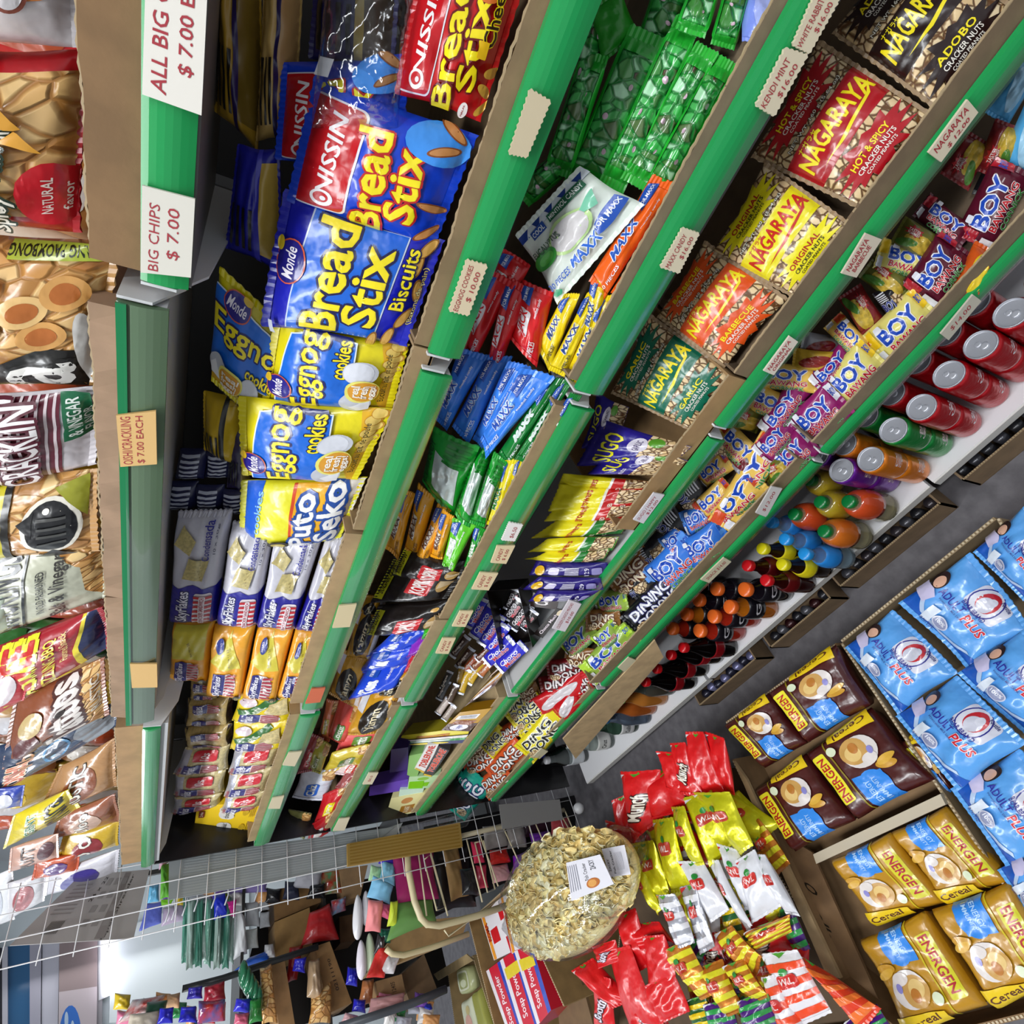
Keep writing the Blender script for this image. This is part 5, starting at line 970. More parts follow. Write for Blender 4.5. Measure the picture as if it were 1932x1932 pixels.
for i, (px, py, c, l) in enumerate(((1262, 1236, 'c8141c', 'dark cola bottle with red label next to the sports drinks'), (1235, 1262, 'c8141c', 'dark cola bottle, middle of the three by the cardboard flap'), (1214, 1287, 'c8141c', 'dark cola bottle nearest the clear glass ones'), (1286, 1222, 'c8141c', 'dark cola bottle in shade behind the sports drinks'))):
    x, y = at(px, py, -1.30 + HC); bottle(x, y, -1.30 + HC - ZD, .036, 'l:080506', 'q:' + c, l, neck=.4, lab=('q:8a0f18', .3, .48), capr=.0155)
for i, (px, py, b, c, lb, l, rr, wd) in enumerate(((1182, 1300, 'b:7a8078', 'q:2a2a2c', None, 'clear glass bottle with dark cap beside the cola bottles', .034, None), (1167, 1320, 'l:d88a3a', 'q:2ac83a', None, 'orange juice bottle with green cap', .034, None), (1148, 1340, 'l:c86a2a', 'q:2448d8', None, 'juice bottle with deep blue cap', .032, None), (1138, 1358, 'b:8a9ab0', 'q:2a90e0', None, 'water bottle with bright blue cap', .032, None), (1115, 1375, 'b:4a6a58', 'q:12402a', 'q:d8d8d8', 'clear bottle with dark green neck', .033, 'Collins'), (1072, 1405, 'b:b8c4c0', 'q:e4e4e6', 'q:d8d8d4', 'clear glass bottle with white cap and oval label', .036, 'Cruz'), (1028, 1435, 'b:b0b8b8', 'q:c8c8cc', 'q:c8ccd0', 'slim clear glass bottle with ribbed grey cap', .03, None), (1005, 1452, 'l:0c0c0e', 'q:1a1a1c', 'q:e0e0e4', 'black bottle with white script label', .033, 'San'), (985, 1465, 'l:22342a', 'q:1c38d0', 'q:2a5a34', 'dark bottle with royal blue cap, upper one', .033, None), (970, 1478, 'l:1a2a22', 'q:1c38d0', 'q:d0d8d0', 'dark bottle with royal blue cap, lower one', .033, None), (955, 1492, 'l:141416', 'q:d8cc3a', 'q:2a1814', 'black bottle with yellow ribbed cap at the shelf end', .032, None))):
    x, y = at(px, py, -1.31 + HC); y = min(y, 2.01); bottle(x, y, -1.31 + HC - ZD, rr, b, c, l, neck=.42, lab=(lb, .12, .42) if lb else None, capr=.0155, word=wd, wc='2a2a30')
# cardboard flap hanging from the corn shelf and the low trays on the floor
m = MB(); q = [hit(tilt(XF - .012, 0, 0), *p) for p in ((1062, 1395), (1236, 1208), (1252, 1240), (1086, 1432))]; m.slab(q, .004, 'c:c8ab80'); tag(m.build('cardboard_flap'), 'long tan cardboard flap hanging over the cola bottles', 'cardboard')
def lowtray(y0, y1, x0, h, label, what):
    m = MB(); t = .005
    m.box((x0, y0, .001), (x0 + .3, y1, .006), 'c:7a6248'); m.box((x0, y0, .006), (x0 + t, y1, h), 'c:8a7256'); m.box((x0, y0, .006), (x0 + .3, y0 + t, h), 'c:80694e'); m.box((x0, y1 - t, .006), (x0 + .3, y1, h), 'c:80694e')
    n = int((y1 - y0) / .006)
    for i in range(n): m.box((x0 + .0006, y0 + i * .006, h), (x0 + t - .0006, y0 + i * .006 + .003, h + .0015), 'p:a08c6a')
    tag(m.build('cardboard_tray'), label, 'cardboard tray')
    r = random.Random(int(y0 * 99)); k = int((y1 - y0) / .034)
    for i in range(k):
        yy = y0 + .02 + i * .034; m = MB(); m.tube([(x0 + .022, yy, .05), (x0 + .022 + r.uniform(.0, .01), yy + r.uniform(-.004, .004), .088)], .0135, 'g:' + what[i % len(what)], 12); tag(m.build('foil_sachet', smooth=True), 'dark shiny packet, %s from the near end of the %s' % (ORD[i], label.split(',')[0].replace('low brown cardboard', 'floor')), 'packet', 'packets in the low floor trays')
m = MB(); 
lowtray(-.35, .262, .585, .095, 'low brown cardboard tray under the cola cans, on the floor', ('3a3a40', '2a2a2e'))
lowtray(.33, .66, .578, .095, 'low brown cardboard tray under the juice bottles, on the floor', ('3a3438', '28282c', '4a4a50'))
lowtray(.70, .955, .572, .095, 'low brown cardboard tray under the sports drinks, on the floor', ('2a2a30', '3a1a1c', '5a5a60'))
lowtray(1.02, 1.32, .575, .095, 'low brown cardboard tray under the cola bottles, on the floor', ('7a7aa0', '2a2a3a'))
# ---------------------------------------------------------------- open cartons on the floor across the aisle
ZB = -1.16
PB = level(ZB)
def A_milk(k=0):
    a = Art('f:5aa0e4', 1.25, .04); a.poly([(0, 0), (1, 0), (1, .2), (.72, .1), (.5, .08), (.22, .14), (.1, .3), (0, .36)], '1c58b8'); a.poly([(.1, .3), (.22, .14), (.5, .08), (.72, .1), (.9, .18), (.86, .2), (.7, .14), (.5, .12), (.26, .18), (.14, .34)], 'b8cce8')
    a.rrect(.38, .62, .8, .93, .06, 'd4d4e2'); a.ell(.56, .77, .17, .19, '2a2a8a'); a.ell(.56, .77, .155, .175, 'd8d8e4'); a.ell(.57, .79, .11, .13, 'c02430'); a.ell(.57, .76, .085, .1, 'c8c8d6'); a.ell(.59, .83, .045, .05, 'd0d0dc')
    a.text('BEAR BRAND', .56, .63, .32, .06, '2a2a8a', bold=.03, arc=-.3); a.text('Nestle', .7, .9, .14, .04, '2a2a6a'); a.text('ADULT', .34, .53, .34, .095, '2c2c98', bold=.03); a.text('PLUS', .7, .5, .28, .11, 'd02030', 'e8e8f4', .04, bold=.04, shear=.2); a.text('POWDERED MILK DRINK', .42, .45, .36, .025, '2a2a7a')
    a.ell(.09, .6, .075, .12, '2a1a1c'); a.ell(.1, .58, .05, .08, 'd8a890'); a.poly([(.0, .3), (.17, .28), (.2, .42), (.12, .49), (.0, .48)], 'c8c0e0'); a.poly([(.26, .34), (.36, .36), (.36, .14), (.26, .12)], 'd8e0ec'); a.ell(.46, .24, .1, .08, 'c8c8d8'); a.ell(.46, .24, .085, .065, '8a90b0'); a.text('100%', .46, .255, .12, .05, 'e8e8f0', bold=.03); a.text('IRON ZINC', .36, .12, .18, .05, '1c2a7a'); return a
def milk(pts, l, label, T=.05): return pack('milk_powder_pouch', quad(PB, pts, l), T, A_milk(), label, 'milk powder pouch', 'milk powder pouches in the carton', seal='tb', sw=.07, nu=26, nv=26, wr=1.1, seals=True)
# pts: TL, TR, BR, BL
milk([(1684, 1150), (1802, 1270), (1688, 1350), (1594, 1222)], .6, 'sky blue milk powder pouch at the inner corner of the carton')
milk([(1836, 1042), (1940, 1186), (1822, 1264), (1700, 1138)], .3, 'sky blue milk powder pouch second along the aisle side of the carton')
milk([(1936, 952), (2020, 1070), (1930, 1134), (1836, 1042)], 1.0, 'sky blue milk powder pouch folded over at the near end')
milk([(1802, 1274), (1944, 1400), (1814, 1490), (1686, 1352)], .9, 'sky blue milk powder pouch with glare patch beside the divider')
milk([(1936, 1186), (2050, 1300), (1940, 1396), (1808, 1270)], .1, 'sky blue milk powder pouch cut by the frame edge in the second row')
milk([(1925, 1412), (2050, 1560), (1906, 1650), (1794, 1488)], .8, 'sky blue milk powder pouch nearest the gold sachets')
milk([(1990, 1580), (2080, 1720), (1990, 1790), (1884, 1640)], .3, 'sky blue milk powder pouch beyond the gold sachets')
def A_ener(c='4a1816', band='e8dc2c', txt='b81c20', drink='8a5a28'):
    a = Art('f:' + c, 1.5); a.rrect(.18, .76, .86, .95, .03, band); a.text('ENERGEN', .5, .855, .6, .12, txt, bold=.04)
    a.rect(0, .69, 1, .71, 'c8b41c' if c[0] != '4' else '8a7a1c')
    a.poly([(0, .3), (.34, .3), (.4, .66), (.0, .66)], '2f86e0'); a.ell(.2, .46, .2, .18, '2f86e0'); a.text('ENERGY', .17, .54, .26, .07, 'a8ccf0'); a.text('IMMUNITY', .17, .44, .28, .06, 'a8ccf0'); 
    a.ell(.62, .36, .2, .22, 'ddd4d0'); a.ell(.66, .42, .17, .17, 'c89a54'); a.ell(.64, .44, .1, .1, 'e2c07a'); a.ell(.7, .4, .07, .06, 'b8752c'); a.ell(.5, .3, .07, .1, 'ddd4d0'); a.ell(.58, .24, .05, .035, '8a86c8'); a.ell(.36, .2, .05, .12, 'c8932c', rot=-30); a.ell(.41, .17, .045, .11, 'd8a83c', rot=20)
    a.poly([(.82, .04), (.98, .04), (.98, .62), (.9, .62)], 'e8c41c'); a.text('Cereal', .92, .3, .3, .08, '5a2a14', rot=90); a.ell(.8, .64, .06, .06, 'd8e0c0'); return a
def A_box2(c): 
    a = Art('f:' + c, 1.7)
    return a
EG2 = 'cereal drink sachet bundles in the carton'
def ener(pts, l, label, art, T=.07, **k): return pack('cereal_sachet_bundle', quad(PB, pts, l), T, art, label, 'sachet bundle', EG2, seal='n', prof='brick', nu=26, nv=26, wr=.6, back=.7, **k)
br = A_ener(); gd = A_ener('b8861c', 'd4cc2c', 'b02430')
def half(q, a, b):            # part of a quad between fractions a..b along its reading direction
    f = lambda p, r, t: (p[0] + (r[0] - p[0]) * t, p[1] + (r[1] - p[1]) * t)
    return [f(q[0], q[1], a), f(q[0], q[1], b), f(q[3], q[2], b), f(q[3], q[2], a)]
def rows(q, a, b):
    f = lambda p, r, t: (p[0] + (r[0] - p[0]) * t, p[1] + (r[1] - p[1]) * t)
    return [f(q[0], q[3], a), f(q[1], q[2], a), f(q[1], q[2], b), f(q[0], q[3], b)]
E1 = [(1443, 1449), (1372, 1367), (1580, 1216), (1640, 1330)]; E2 = [(1505, 1605), (1424, 1490), (1640, 1335), (1765, 1470)]
ener(rows(E1, .0, .4), 1.0, 'brown chocolate cereal sachet bundle at the snack carton corner', br)
ener(rows(E1, .4, 1.), 1.2, 'brown chocolate cereal sachet bundle along the aisle side', br)
ener(rows(E2, .0, .44), 0, 'brown chocolate cereal sachet bundle in the inner row, nearer the snack bags', br)
ener(rows(E2, .44, 1.), .2, 'brown chocolate cereal sachet bundle in the inner row, against the carton wall', br)
ener([(1790, 1500), (1700, 1400), (1735, 1380), (1800, 1490)], -1.5, 'dark brown cereal sachet bundle standing on edge against the carton wall', br, T=.03)
G1 = [(1786, 1521), (1909, 1664), (1649, 1746), (1574, 1621)]
ener(rows(G1, .0, .48), 0, 'gold vanilla cereal sachet bundle under the divider, against the carton wall', gd)
ener(rows(G1, .48, 1.), .2, 'gold vanilla cereal sachet bundle under the divider, nearer the snack bags', gd)
ener([(1745, 1718), (1868, 1892), (1724, 1950), (1625, 1772)], .6, 'gold vanilla cereal sachet bundle at the far corner of the carton', gd)
ener([(1908, 1662), (2020, 1840), (1880, 1900), (1758, 1716)], .5, 'gold vanilla cereal sachet bundle overlapping the blue pouch', gd)
def wall(name, pts, lab, d=.17, t=.006, col='a08660', z=ZB, par=None, edge='c0ae90'):
    """upright cardboard wall whose top edge runs through the given pixels"""
    P = [hit(level(z), *p) for p in pts]; m = MB()
    for a, b in zip(P, P[1:]):
        dv = (b - a); dv[2] = 0; dv /= np.linalg.norm(dv); w = np.array([-dv[1], dv[0], 0]) * t; dn = np.array([0, 0, -d])
        m.hexa([a, b, b + w, a + w, a + dn, b + dn, b + w + dn, a + w + dn], 'c:' + col)
        L_ = np.linalg.norm(b - a); n = max(2, int(L_ / .007)); up = np.array([0, 0, .0015])
        for i in range(n):
            p0 = a + (b - a) * (i / n) + w * .2; p1 = a + (b - a) * ((i + .55) / n) + w * .2; m.hexa([p0, p1, p1 + w * .6, p0 + w * .6, p0 + up, p1 + up, p1 + w * .6 + up, p0 + w * .6 + up], 'p:' + edge)
    o = m.build(name, parent=par); 
    if lab: tag(o, lab, 'cardboard carton')
    return o
FL = ZB + HC
def carton(name, rim, label, walls, d, col, z=ZB, fill=.006):
    P = [hit(level(z), *p) for p in rim]; c = sum(P) / len(P); e = empty(name, (c[0], c[1], .001), label, 'carton')
    m = MB(); n = len(P); bt = [np.array([p[0], p[1], z + HC - d]) for p in P]; m.add(bt + [p + np.array([0, 0, fill]) for p in bt], [tuple(range(n))[::-1], tuple(range(n, 2 * n))] + [(i, (i + 1) % n, n + (i + 1) % n, n + i) for i in range(n)], 'c:' + col); m.build('carton_base', parent=e)
    for a, b in walls: wall('carton_wall', [rim[a], rim[b]], None, d, par=e, col=col, z=z)
    return e
carton('cardboard_carton', [(1590, 1212), (1880, 980), (2160, 1480), (1960, 1760)], 'open cardboard carton of sky blue milk pouches on the floor', [(0, 1), (3, 0), (1, 2), (2, 3)], .49, '8f7a5c', fill=.43)
carton('cardboard_carton', [(1384, 1432), (1372, 1366), (1580, 1218), (1930, 1730), (1975, 1900), (1720, 1962), (1588, 1852)], 'open cardboard carton of brown and gold cereal bundles on the floor', [(1, 2), (6, 0), (4, 5), (5, 6)], .49, '8a6c4a', fill=.4)
# inner flap of that carton with its black print
a = Art('c:7a5c3c', 3.0, .3); a.text('O', .36, .45, .07, .3, '1c1812', bold=.03); a.text('alle', .62, .3, .16, .3, '1c1812', bold=.04)
card('cardboard_flap', quad(level(ZB - .03), [(1532, 1608), (1664, 1900), (1596, 1862), (1446, 1556)]), .006, a, 'brown inner carton flap with black letters beside the gold bundles', 'cardboard')
m = MB(); m.slab(quad(level(ZB + .005), [(1384, 1436), (1408, 1470), (1586, 1846), (1560, 1842)]), .008, 'c:b0946c'); tag(m.build('torn_edge'), 'torn pale cardboard edge between the snack bags and the cereal carton', 'cardboard')
m = MB(); m.slab(quad(level(ZB + .012), [(1534, 1612), (1774, 1498), (1784, 1518), (1540, 1630)]), .02, 'p:b8ab94'); tag(m.build('foam_divider'), 'thin pale divider board between brown and gold bundles', 'divider')

# ---------------------------------------------------------------- snack bags in front of the carton
PS = level(-1.10)
def A_snack(c, tip='d8d8dc', word=None, wc='f0e8d8', st=None, logo=None):
    a = Art(c if ':' in c else 'f:' + c, .45)
    if st: a.stripes(0, .08, 1, .95, 4, st, False)
    a.poly([(0, .9), (.3, .98), (0, .98)], tip); a.poly([(.3, .98), (.5, .9), (.7, .98)], '4a9a2c')
    if logo: a.rrect(.22, .5, .78, .68, .05, logo); a.text('W.L.', .5, .59, .4, .09, 'f0e0dc', bold=.03); a.ell(.5, .72, .1, .05, '2a8a3a')
    if word: a.text(word, .5, .42, .84, .2, wc, '3a1414', .06, bold=.04, rot=70, shear=.2)
    return a
SN = {'R': (A_snack('d8141a', word='Munch'), 'red crispy snack bag'), 'Y': (A_snack('g:dcd81c', logo='b83a2a'), 'yellow green foil snack bag'), 'W': (A_snack('dcdce2', 'c82a2a', logo='c8302a'), 'white snack bag with fruit corner'), 'F': (A_snack('g:b8bac4', 'c82a2a', st='e4e4ea', logo='c8302a'), 'silver lattice snack bag'),
 'T': (A_snack('d4161c', word='Sooth', wc='e4e0f0'), 'red noodle snack bag'), 'P': (A_snack('g:d8842c', st='e0d82a', logo='b8301c'), 'yellow and orange striped snack bag'), 'Q': (A_snack('e0dce0', st='e8481c', logo='c8241c'), 'white and orange striped snack bag'), 'U': (A_snack('d83a1c', st='e8702a'), 'red and orange striped snack bag'), 'V': (A_snack('4a1a7a', st='2a9a4a'), 'purple and green snack bag'), 'N': (A_snack('1c5a2a', st='e8c81c'), 'dark green and yellow snack bag')}
snacks = """R 1 1168 1512 1182 1500 1196 1588 1174 1592
R 1.4 1152 1550 1190 1562 1216 1632 1174 1642
R 1.8 1177 1460 1236 1458 1240 1542 1198 1588
R 1.5 1226 1480 1262 1446 1296 1526 1236 1540
R 1.1 1245 1420 1282 1424 1304 1502 1262 1484
R .9 1270 1406 1296 1404 1326 1496 1286 1492
R .7 1301 1385 1325 1386 1360 1490 1312 1492
R .5 1328 1386 1370 1396 1388 1494 1354 1488
Y 1.9 1308 1500 1386 1496 1426 1588 1390 1612
Y 2.1 1294 1510 1334 1498 1370 1588 1338 1628
Y 2.2 1266 1528 1298 1524 1332 1624 1304 1630
Y 2.4 1232 1554 1268 1548 1302 1672 1264 1680
Y 2.3 1196 1596 1232 1590 1260 1682 1236 1700
Y 2.6 1190 1636 1216 1634 1248 1712 1236 1724
W 2.8 1288 1628 1324 1630 1368 1714 1344 1734
W 3.0 1330 1632 1364 1626 1420 1738 1398 1758
W 2.6 1358 1596 1388 1608 1444 1702 1406 1712
W 3.2 1392 1628 1424 1608 1468 1706 1420 1736
W 3.0 1422 1617 1444 1618 1502 1724 1480 1720
F 3.2 1248 1690 1284 1686 1318 1770 1284 1784
F 3.4 1284 1680 1316 1672 1350 1778 1318 1796
T 2.2 1168 1732 1194 1720 1222 1816 1198 1834
T 2.0 1188 1750 1240 1742 1268 1782 1214 1790
T 2.4 1120 1788 1166 1772 1174 1808 1130 1826
T 2.8 1148 1802 1194 1788 1254 1932 1188 1946
T 2.6 1090 1832 1114 1814 1182 1888 1160 1896
T 2.4 1120 1842 1152 1850 1160 1940 1122 1946
T 3.0 1216 1770 1258 1764 1278 1836 1224 1874
T 3.4 1218 1866 1268 1832 1300 1904 1250 1926
T 3.0 1190 1900 1236 1890 1262 1960 1208 1966
P 3.6 1253 1800 1300 1776 1350 1868 1318 1884
P 3.8 1346 1768 1386 1748 1436 1802 1408 1854
P 3.6 1410 1760 1486 1728 1490 1758 1428 1790
P 4.0 1364 1828 1404 1812 1446 1878 1420 1890
P 3.5 1324 1828 1358 1816 1396 1904 1366 1916
Q 4.2 1443 1806 1506 1796 1564 1904 1496 1936
Q 3.9 1440 1850 1470 1840 1530 1960 1480 1970
U 4.0 1510 1802 1552 1838 1650 1902 1622 1940
V 3.0 1336 1896 1372 1890 1394 1960 1350 1966
V 3.2 1404 1888 1440 1872 1470 1950 1420 1960
N 2.8 1298 1890 1330 1880 1352 1950 1310 1960
V 2.8 1600 1930 1650 1900 1690 1960 1640 1980"""
cn = {}
for l in snacks.split('\n'):
    k, lay, *v = l.split(); v = [float(x) for x in v]; cn[k] = cn.get(k, 0) + 1; p = list(zip(v[0::2], v[1::2])); cx_ = sum(q[0] for q in p) / 4; cy_ = sum(q[1] for q in p) / 4; p = [(cx_ + (a - cx_) * 1.14, cy_ + (b - cy_) * 1.1) for a, b in p]
    pack('snack_bag', quad(PS, p, float(lay)), .03, (SN[k][0] if not (k in 'RT' and cn[k] % 3 != 0) else A_snack('d4161c' if k == 'T' else 'd8141a', tip='e0c8c8' if k == 'T' else 'd8d8dc')), '%s in the open floor box, %s of its kind' % (SN[k][1], ORD[cn[k] - 1]), 'snack bag', 'small snack bags in the floor box', nu=12, nv=18, wr=2.6, seal='tb', sw=.05, seals=True)
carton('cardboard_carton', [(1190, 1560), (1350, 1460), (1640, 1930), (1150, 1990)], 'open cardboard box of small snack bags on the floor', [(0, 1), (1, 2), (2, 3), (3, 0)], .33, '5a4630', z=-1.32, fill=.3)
r_ = random.Random(5)
for i in range(34):       # the lower layer that fills the box
    cx = 1215 + 40 * (i % 6) + r_.uniform(-14, 14) + 22 * (i // 6); cy = 1500 + 76 * (i // 6) + r_.uniform(-18, 18) + (i % 6) * 6; k = r_.choice('RRYWTPPQVNF') if i > 9 else r_.choice('RYY')
    an = r_.uniform(.5, 1.6); L_ = 52; w_ = 26; ca, sa = math.cos(an), math.sin(an)
    p = [(cx + a * ca * L_ - b * sa * w_, cy + a * sa * L_ + b * ca * w_) for a, b in ((-1, 1), (-1, -1), (1, -1), (1, 1))]
    pack('snack_bag', quad(PS, p, -1.6 - .5 * (i % 3)), .035, SN[k][0], '%s in the shaded lower layer, %s in that layer' % (SN[k][1], ORD[i]), 'snack bag', 'small snack bags in the floor box', nu=10, nv=12, wr=2.4)
# bags of fish crackers
def crackers(q, label, n, T, lay0, stickers):
    base = quad(level(-1.02), q, lay0); ctr = sum(base) / 4; e = empty('fish_cracker_bag', (ctr[0], ctr[1], ctr[2] - T), label, 'cracker bag')
    core = pack('cracker_filling', base, T, Art('x:fbe6a0', 1), None, None, None, parent=e, seal='n', nu=20, nv=20, pinch=0, wr=.5, disc=1); core['kind'] = 'stuff'
    r = random.Random(3); m = MB(); TL, TR, BR_, BL = base; mt = ['p:fff0b0', 'p:f8e09a', 'p:fff8d2', 'p:f0d488']
    ux = (TR - TL); uy = (BL - TL)
    for i in range(n):
        u, v = r.uniform(.03, .97), r.uniform(.03, .97); f = ((1 - abs(2 * u - 1) ** 2.2) * (1 - abs(2 * v - 1) ** 2.2)) ** .6
        x_, y_ = 2 * u - 1, 2 * v - 1; u = .5 + .5 * x_ * math.sqrt(1 - y_ * y_ / 2); v = .5 + .5 * y_ * math.sqrt(1 - x_ * x_ / 2); c = Vector(TL + ux * u + uy * v + np.array([0, 0, T * .5 * f + .001])); a = Vector((r.uniform(-1, 1), r.uniform(-1, 1), r.uniform(-.7, .7))).normalized(); b = a.orthogonal().normalized(); b = (b + Vector((0, 0, r.uniform(-.6, .6)))).normalized(); s = r.uniform(.013, .023); w = a.cross(b)
        P = [c + a * s * math.cos(t) + b * s * math.sin(t) * r.uniform(.7, 1) + w * .35 * s * math.cos(2 * t) for t in [k * math.pi / 4 for k in range(8)]]
        m.add(P + [p - w * .0025 for p in P], [tuple(range(8)), tuple(range(8, 16))[::-1]] + [(k, (k + 1) % 8, 8 + (k + 1) % 8, 8 + k) for k in range(8)], mt[i % 4])
    o = m.build('cracker_pieces', parent=e, smooth=True); o['kind'] = 'stuff'
    pack('clear_film', [p + np.array([0, 0, .004]) + (p - ctr) * .05 for p in base], T * 1.35, Art('t:', 1), parent=e, seal='n', nu=36, nv=36, wr=1.6, pinch=0, disc=1)
    for (sq, ar_, tx) in stickers:
        card('label_sticker', quad(level(-1.02 + T * .5 + .022), sq, lay0), .0008, tx, parent=e)
s1 = Art('p:d8d6de', 1.5, .3); s1.text('Fish Cracker', .62, .52, .5, .1, '3a3a40', bold=.01); s1.text('ZACKY', .76, .3, .3, .14, '2a2a30', bold=.02); s1.ell(.25, .4, .14, .16, 'b86a2a'); s1.ell(.25, .42, .1, .1, 'd89a4a')
for i in range(5): s1.rect(.2, .95 - i * .06, .9, .965 - i * .06, '8a8a96')
s2 = Art('p:dad8e0', .8, .3); s2.text('ZACKY', .4, .86, .44, .1, '2a2a30', bold=.02); s2.text('Fish Cracker', .5, .66, .8, .09, '2a2a30', bold=.02)
for i in range(6): s2.rect(.2, .5 - i * .06, .8, .512 - i * .06, '9a9aa4')
crackers([(962, 1800), (985, 1590), (1160, 1575), (1165, 1800)], 'big round clear bag of yellow fish crackers with white sticker', 800, .15, 4, [([(1078, 1700), (1068, 1628), (1132, 1612), (1158, 1668)], 1, s1)])
crackers([(1130, 1720), (1105, 1580), (1175, 1560), (1215, 1710)], 'smaller clear bag of fish crackers behind the big one', 260, .09, 3, [([(1150, 1655), (1135, 1602), (1178, 1594), (1190, 1650)], 1, s2)])
# ---------------------------------------------------------------- end rack of the gondola and the displays beyond it
YE = 2.10
def T3(y, pts): return [hit(across(y), *p) for p in pts]
def tubes(name, runs, r, key, label=None, cat=None, parent=None, group=None):
    m = MB()
    for run in runs: m.tube(run, r, key, 8)
    o = m.build(name, parent=parent, smooth=True); return tag(o, label, cat, group)
def Bc(name, cat, label, y, pts, col, d=.05, art=None, group=None):
    return card(name, T3(y, pts), d, art or Art(col, 1.5), label, cat, group)
def Bp(name, cat, label, y, pts, col, T=.04, art=None, group=None, **k):
    k.setdefault('seal', 'n'); k.setdefault('nu', 12); k.setdefault('nv', 12); k.setdefault('wr', 1.6)
    return pack(name, T3(y, pts), T, art or Art(col if ':' in col else 'f:' + col, 1), label, cat, group, **k)
# wire panel across the end of the shelving
wp = empty('wire_panel', (.58, YE, .05), 'white wire grid panel hung across the far end of the shelving', 'wire panel')
xs = (.455, .515, .575, .635); m = MB()
for x in xs: m.tube([(x, YE, HC - 1.45), (x, YE, HC + .42)], .0016, 'w:d8d8da', 6)
m.build('upright_wire', wp, smooth=True); m = MB()
for i in range(26): z = HC - 1.45 + i * .075; m.tube([(xs[0] - .01, YE + .003, z), (xs[-1] + .01, YE + .003, z)], .0014, 'w:d8d8da', 6)
m.build('cross_wire', wp, smooth=True)
a = Art('p:8e9496', 3); a.stripes(.02, .06, .98, .94, 14, 'p:979d9f'); card('plastic_board', T3(YE + .012, [(318, 1698), (319, 1618), (745, 1560), (650, 1638)]), .004, a, 'grey corrugated plastic panel behind the wire grid', 'panel')
a = Art('p:b0b4b8', 1.2); card('plastic_board', T3(YE + .03, [(640, 1640), (660, 1585), (760, 1552), (735, 1600)]), .004, a, 'paler grey plastic panel end beside the taped cardboard', 'panel')
a = Art('p:8d8987', 1.6, .3); a.text('Paper Shredder', .76, .45, .62, .07, '2e2c2c', bold=.02, rot=84); a.text('24 x 22', .42, .75, .24, .06, '24201f', bold=.03, rot=84); a.rect(.66, .02, .74, .98, 'p:6e6866')
for i in range(4):
    for j in range(3): a.rect(.5 + .1 * j - .03, .2 + .2 * i, .5 + .1 * j + .03, .3 + .2 * i, 'p:75716f')
for i in range(9): a.rect(.18 + .014 * i, .12, .186 + .014 * i, .3, '3a3634')
for i in range(8): a.rect(.1, .4 + .06 * i, .3, .41 + .06 * i, '6a6664')
card('carton_sheet', T3(YE + .02, [(150, 1652), (282, 1640), (252, 1770), (18, 1784)]), .006, a, 'flattened grey carton sheet printed Paper Shredder behind the wire grid', 'carton')
a = Art('p:9a7a38', 4, .3)
for i in range(7): a.poly([(.02 + .14 * i, .02), (.08 + .14 * i, .02), (.13 + .14 * i, .98), (.06 + .14 * i, .98)], 'q:8a6826')
card('taped_cardboard', T3(YE - .02, [(656, 1634), (655, 1592), (868, 1552), (873, 1597)]), .012, a, 'brown cardboard strip wound with shiny packing tape', 'cardboard')
card('grey_card', T3(YE - .02, [(948, 1564), (942, 1518), (1056, 1508), (1062, 1546)]), .004, Art('p:8f8c8a', 2), 'plain grey card tied to the low end of the rack', 'card')
Bp('plastic_sheet', 'plastic sheet', 'clear plastic sheet with tied string below the wire grid', YE + .01, [(740, 1600), (755, 1560), (905, 1520), (880, 1560)], 't:', .02)
# cream basket rack
rk = empty('basket_rack', (.45, YE + .1, .1), 'cream coated wire basket rack on a white caster at the shelf end', 'rack')
tubes('frame_tube', [T3(2.12, [(769, 1608), (770, 1640), (782, 1700), (794, 1732), (806, 1744), (830, 1746), (900, 1728), (968, 1704)])], .011, 'w:d2c49c', parent=rk)
tubes('frame_tube', [T3(2.2, [(728, 1790), (740, 1800), (762, 1802), (820, 1786), (884, 1762)])], .009, 'w:cdbd94', parent=rk)
tubes('frame_tube', [T3(2.12, [(868, 1578), (935, 1562), (1000, 1548), (1064, 1528)])], .009, 'w:b8ac90', parent=rk)
for w_ in [T3(2.13, [(790, 1612), (805, 1728)]), T3(2.13, [(800, 1622), (812, 1612), (840, 1712), (824, 1718), (800, 1622)]), T3(2.13, [(812, 1606), (845, 1728)]), T3(2.14, [(880, 1582), (910, 1702)]), T3(2.14, [(896, 1590), (912, 1586), (934, 1678), (920, 1684), (896, 1590)]), T3(2.14, [(904, 1572), (940, 1672)]), T3(2.15, [(950, 1562), (985, 1640)]), T3(2.15, [(980, 1558), (996, 1552), (1010, 1596)]), T3(2.15, [(1008, 1548), (1030, 1600)]), T3(2.15, [(1048, 1548), (1060, 1540), (1078, 1572)]), T3(2.15, [(1066, 1530), (1086, 1576)]), T3(2.12, [(838, 1755), (846, 1766), (962, 1680)])]: tubes('basket_wire', [w_], .0028, 'w:ddd0ac', parent=rk)
c = hit(across(2.1), 1092, 1525); m = MB(); m.lathe((c[0], c[1], c[2]), [(.004, -.022), (.014, -.019), (.021, -.008), (.022, 0), (.021, .008), (.014, .019), (.004, .022)], 'q:dcdcde', 18); m.build('caster', rk, smooth=True)
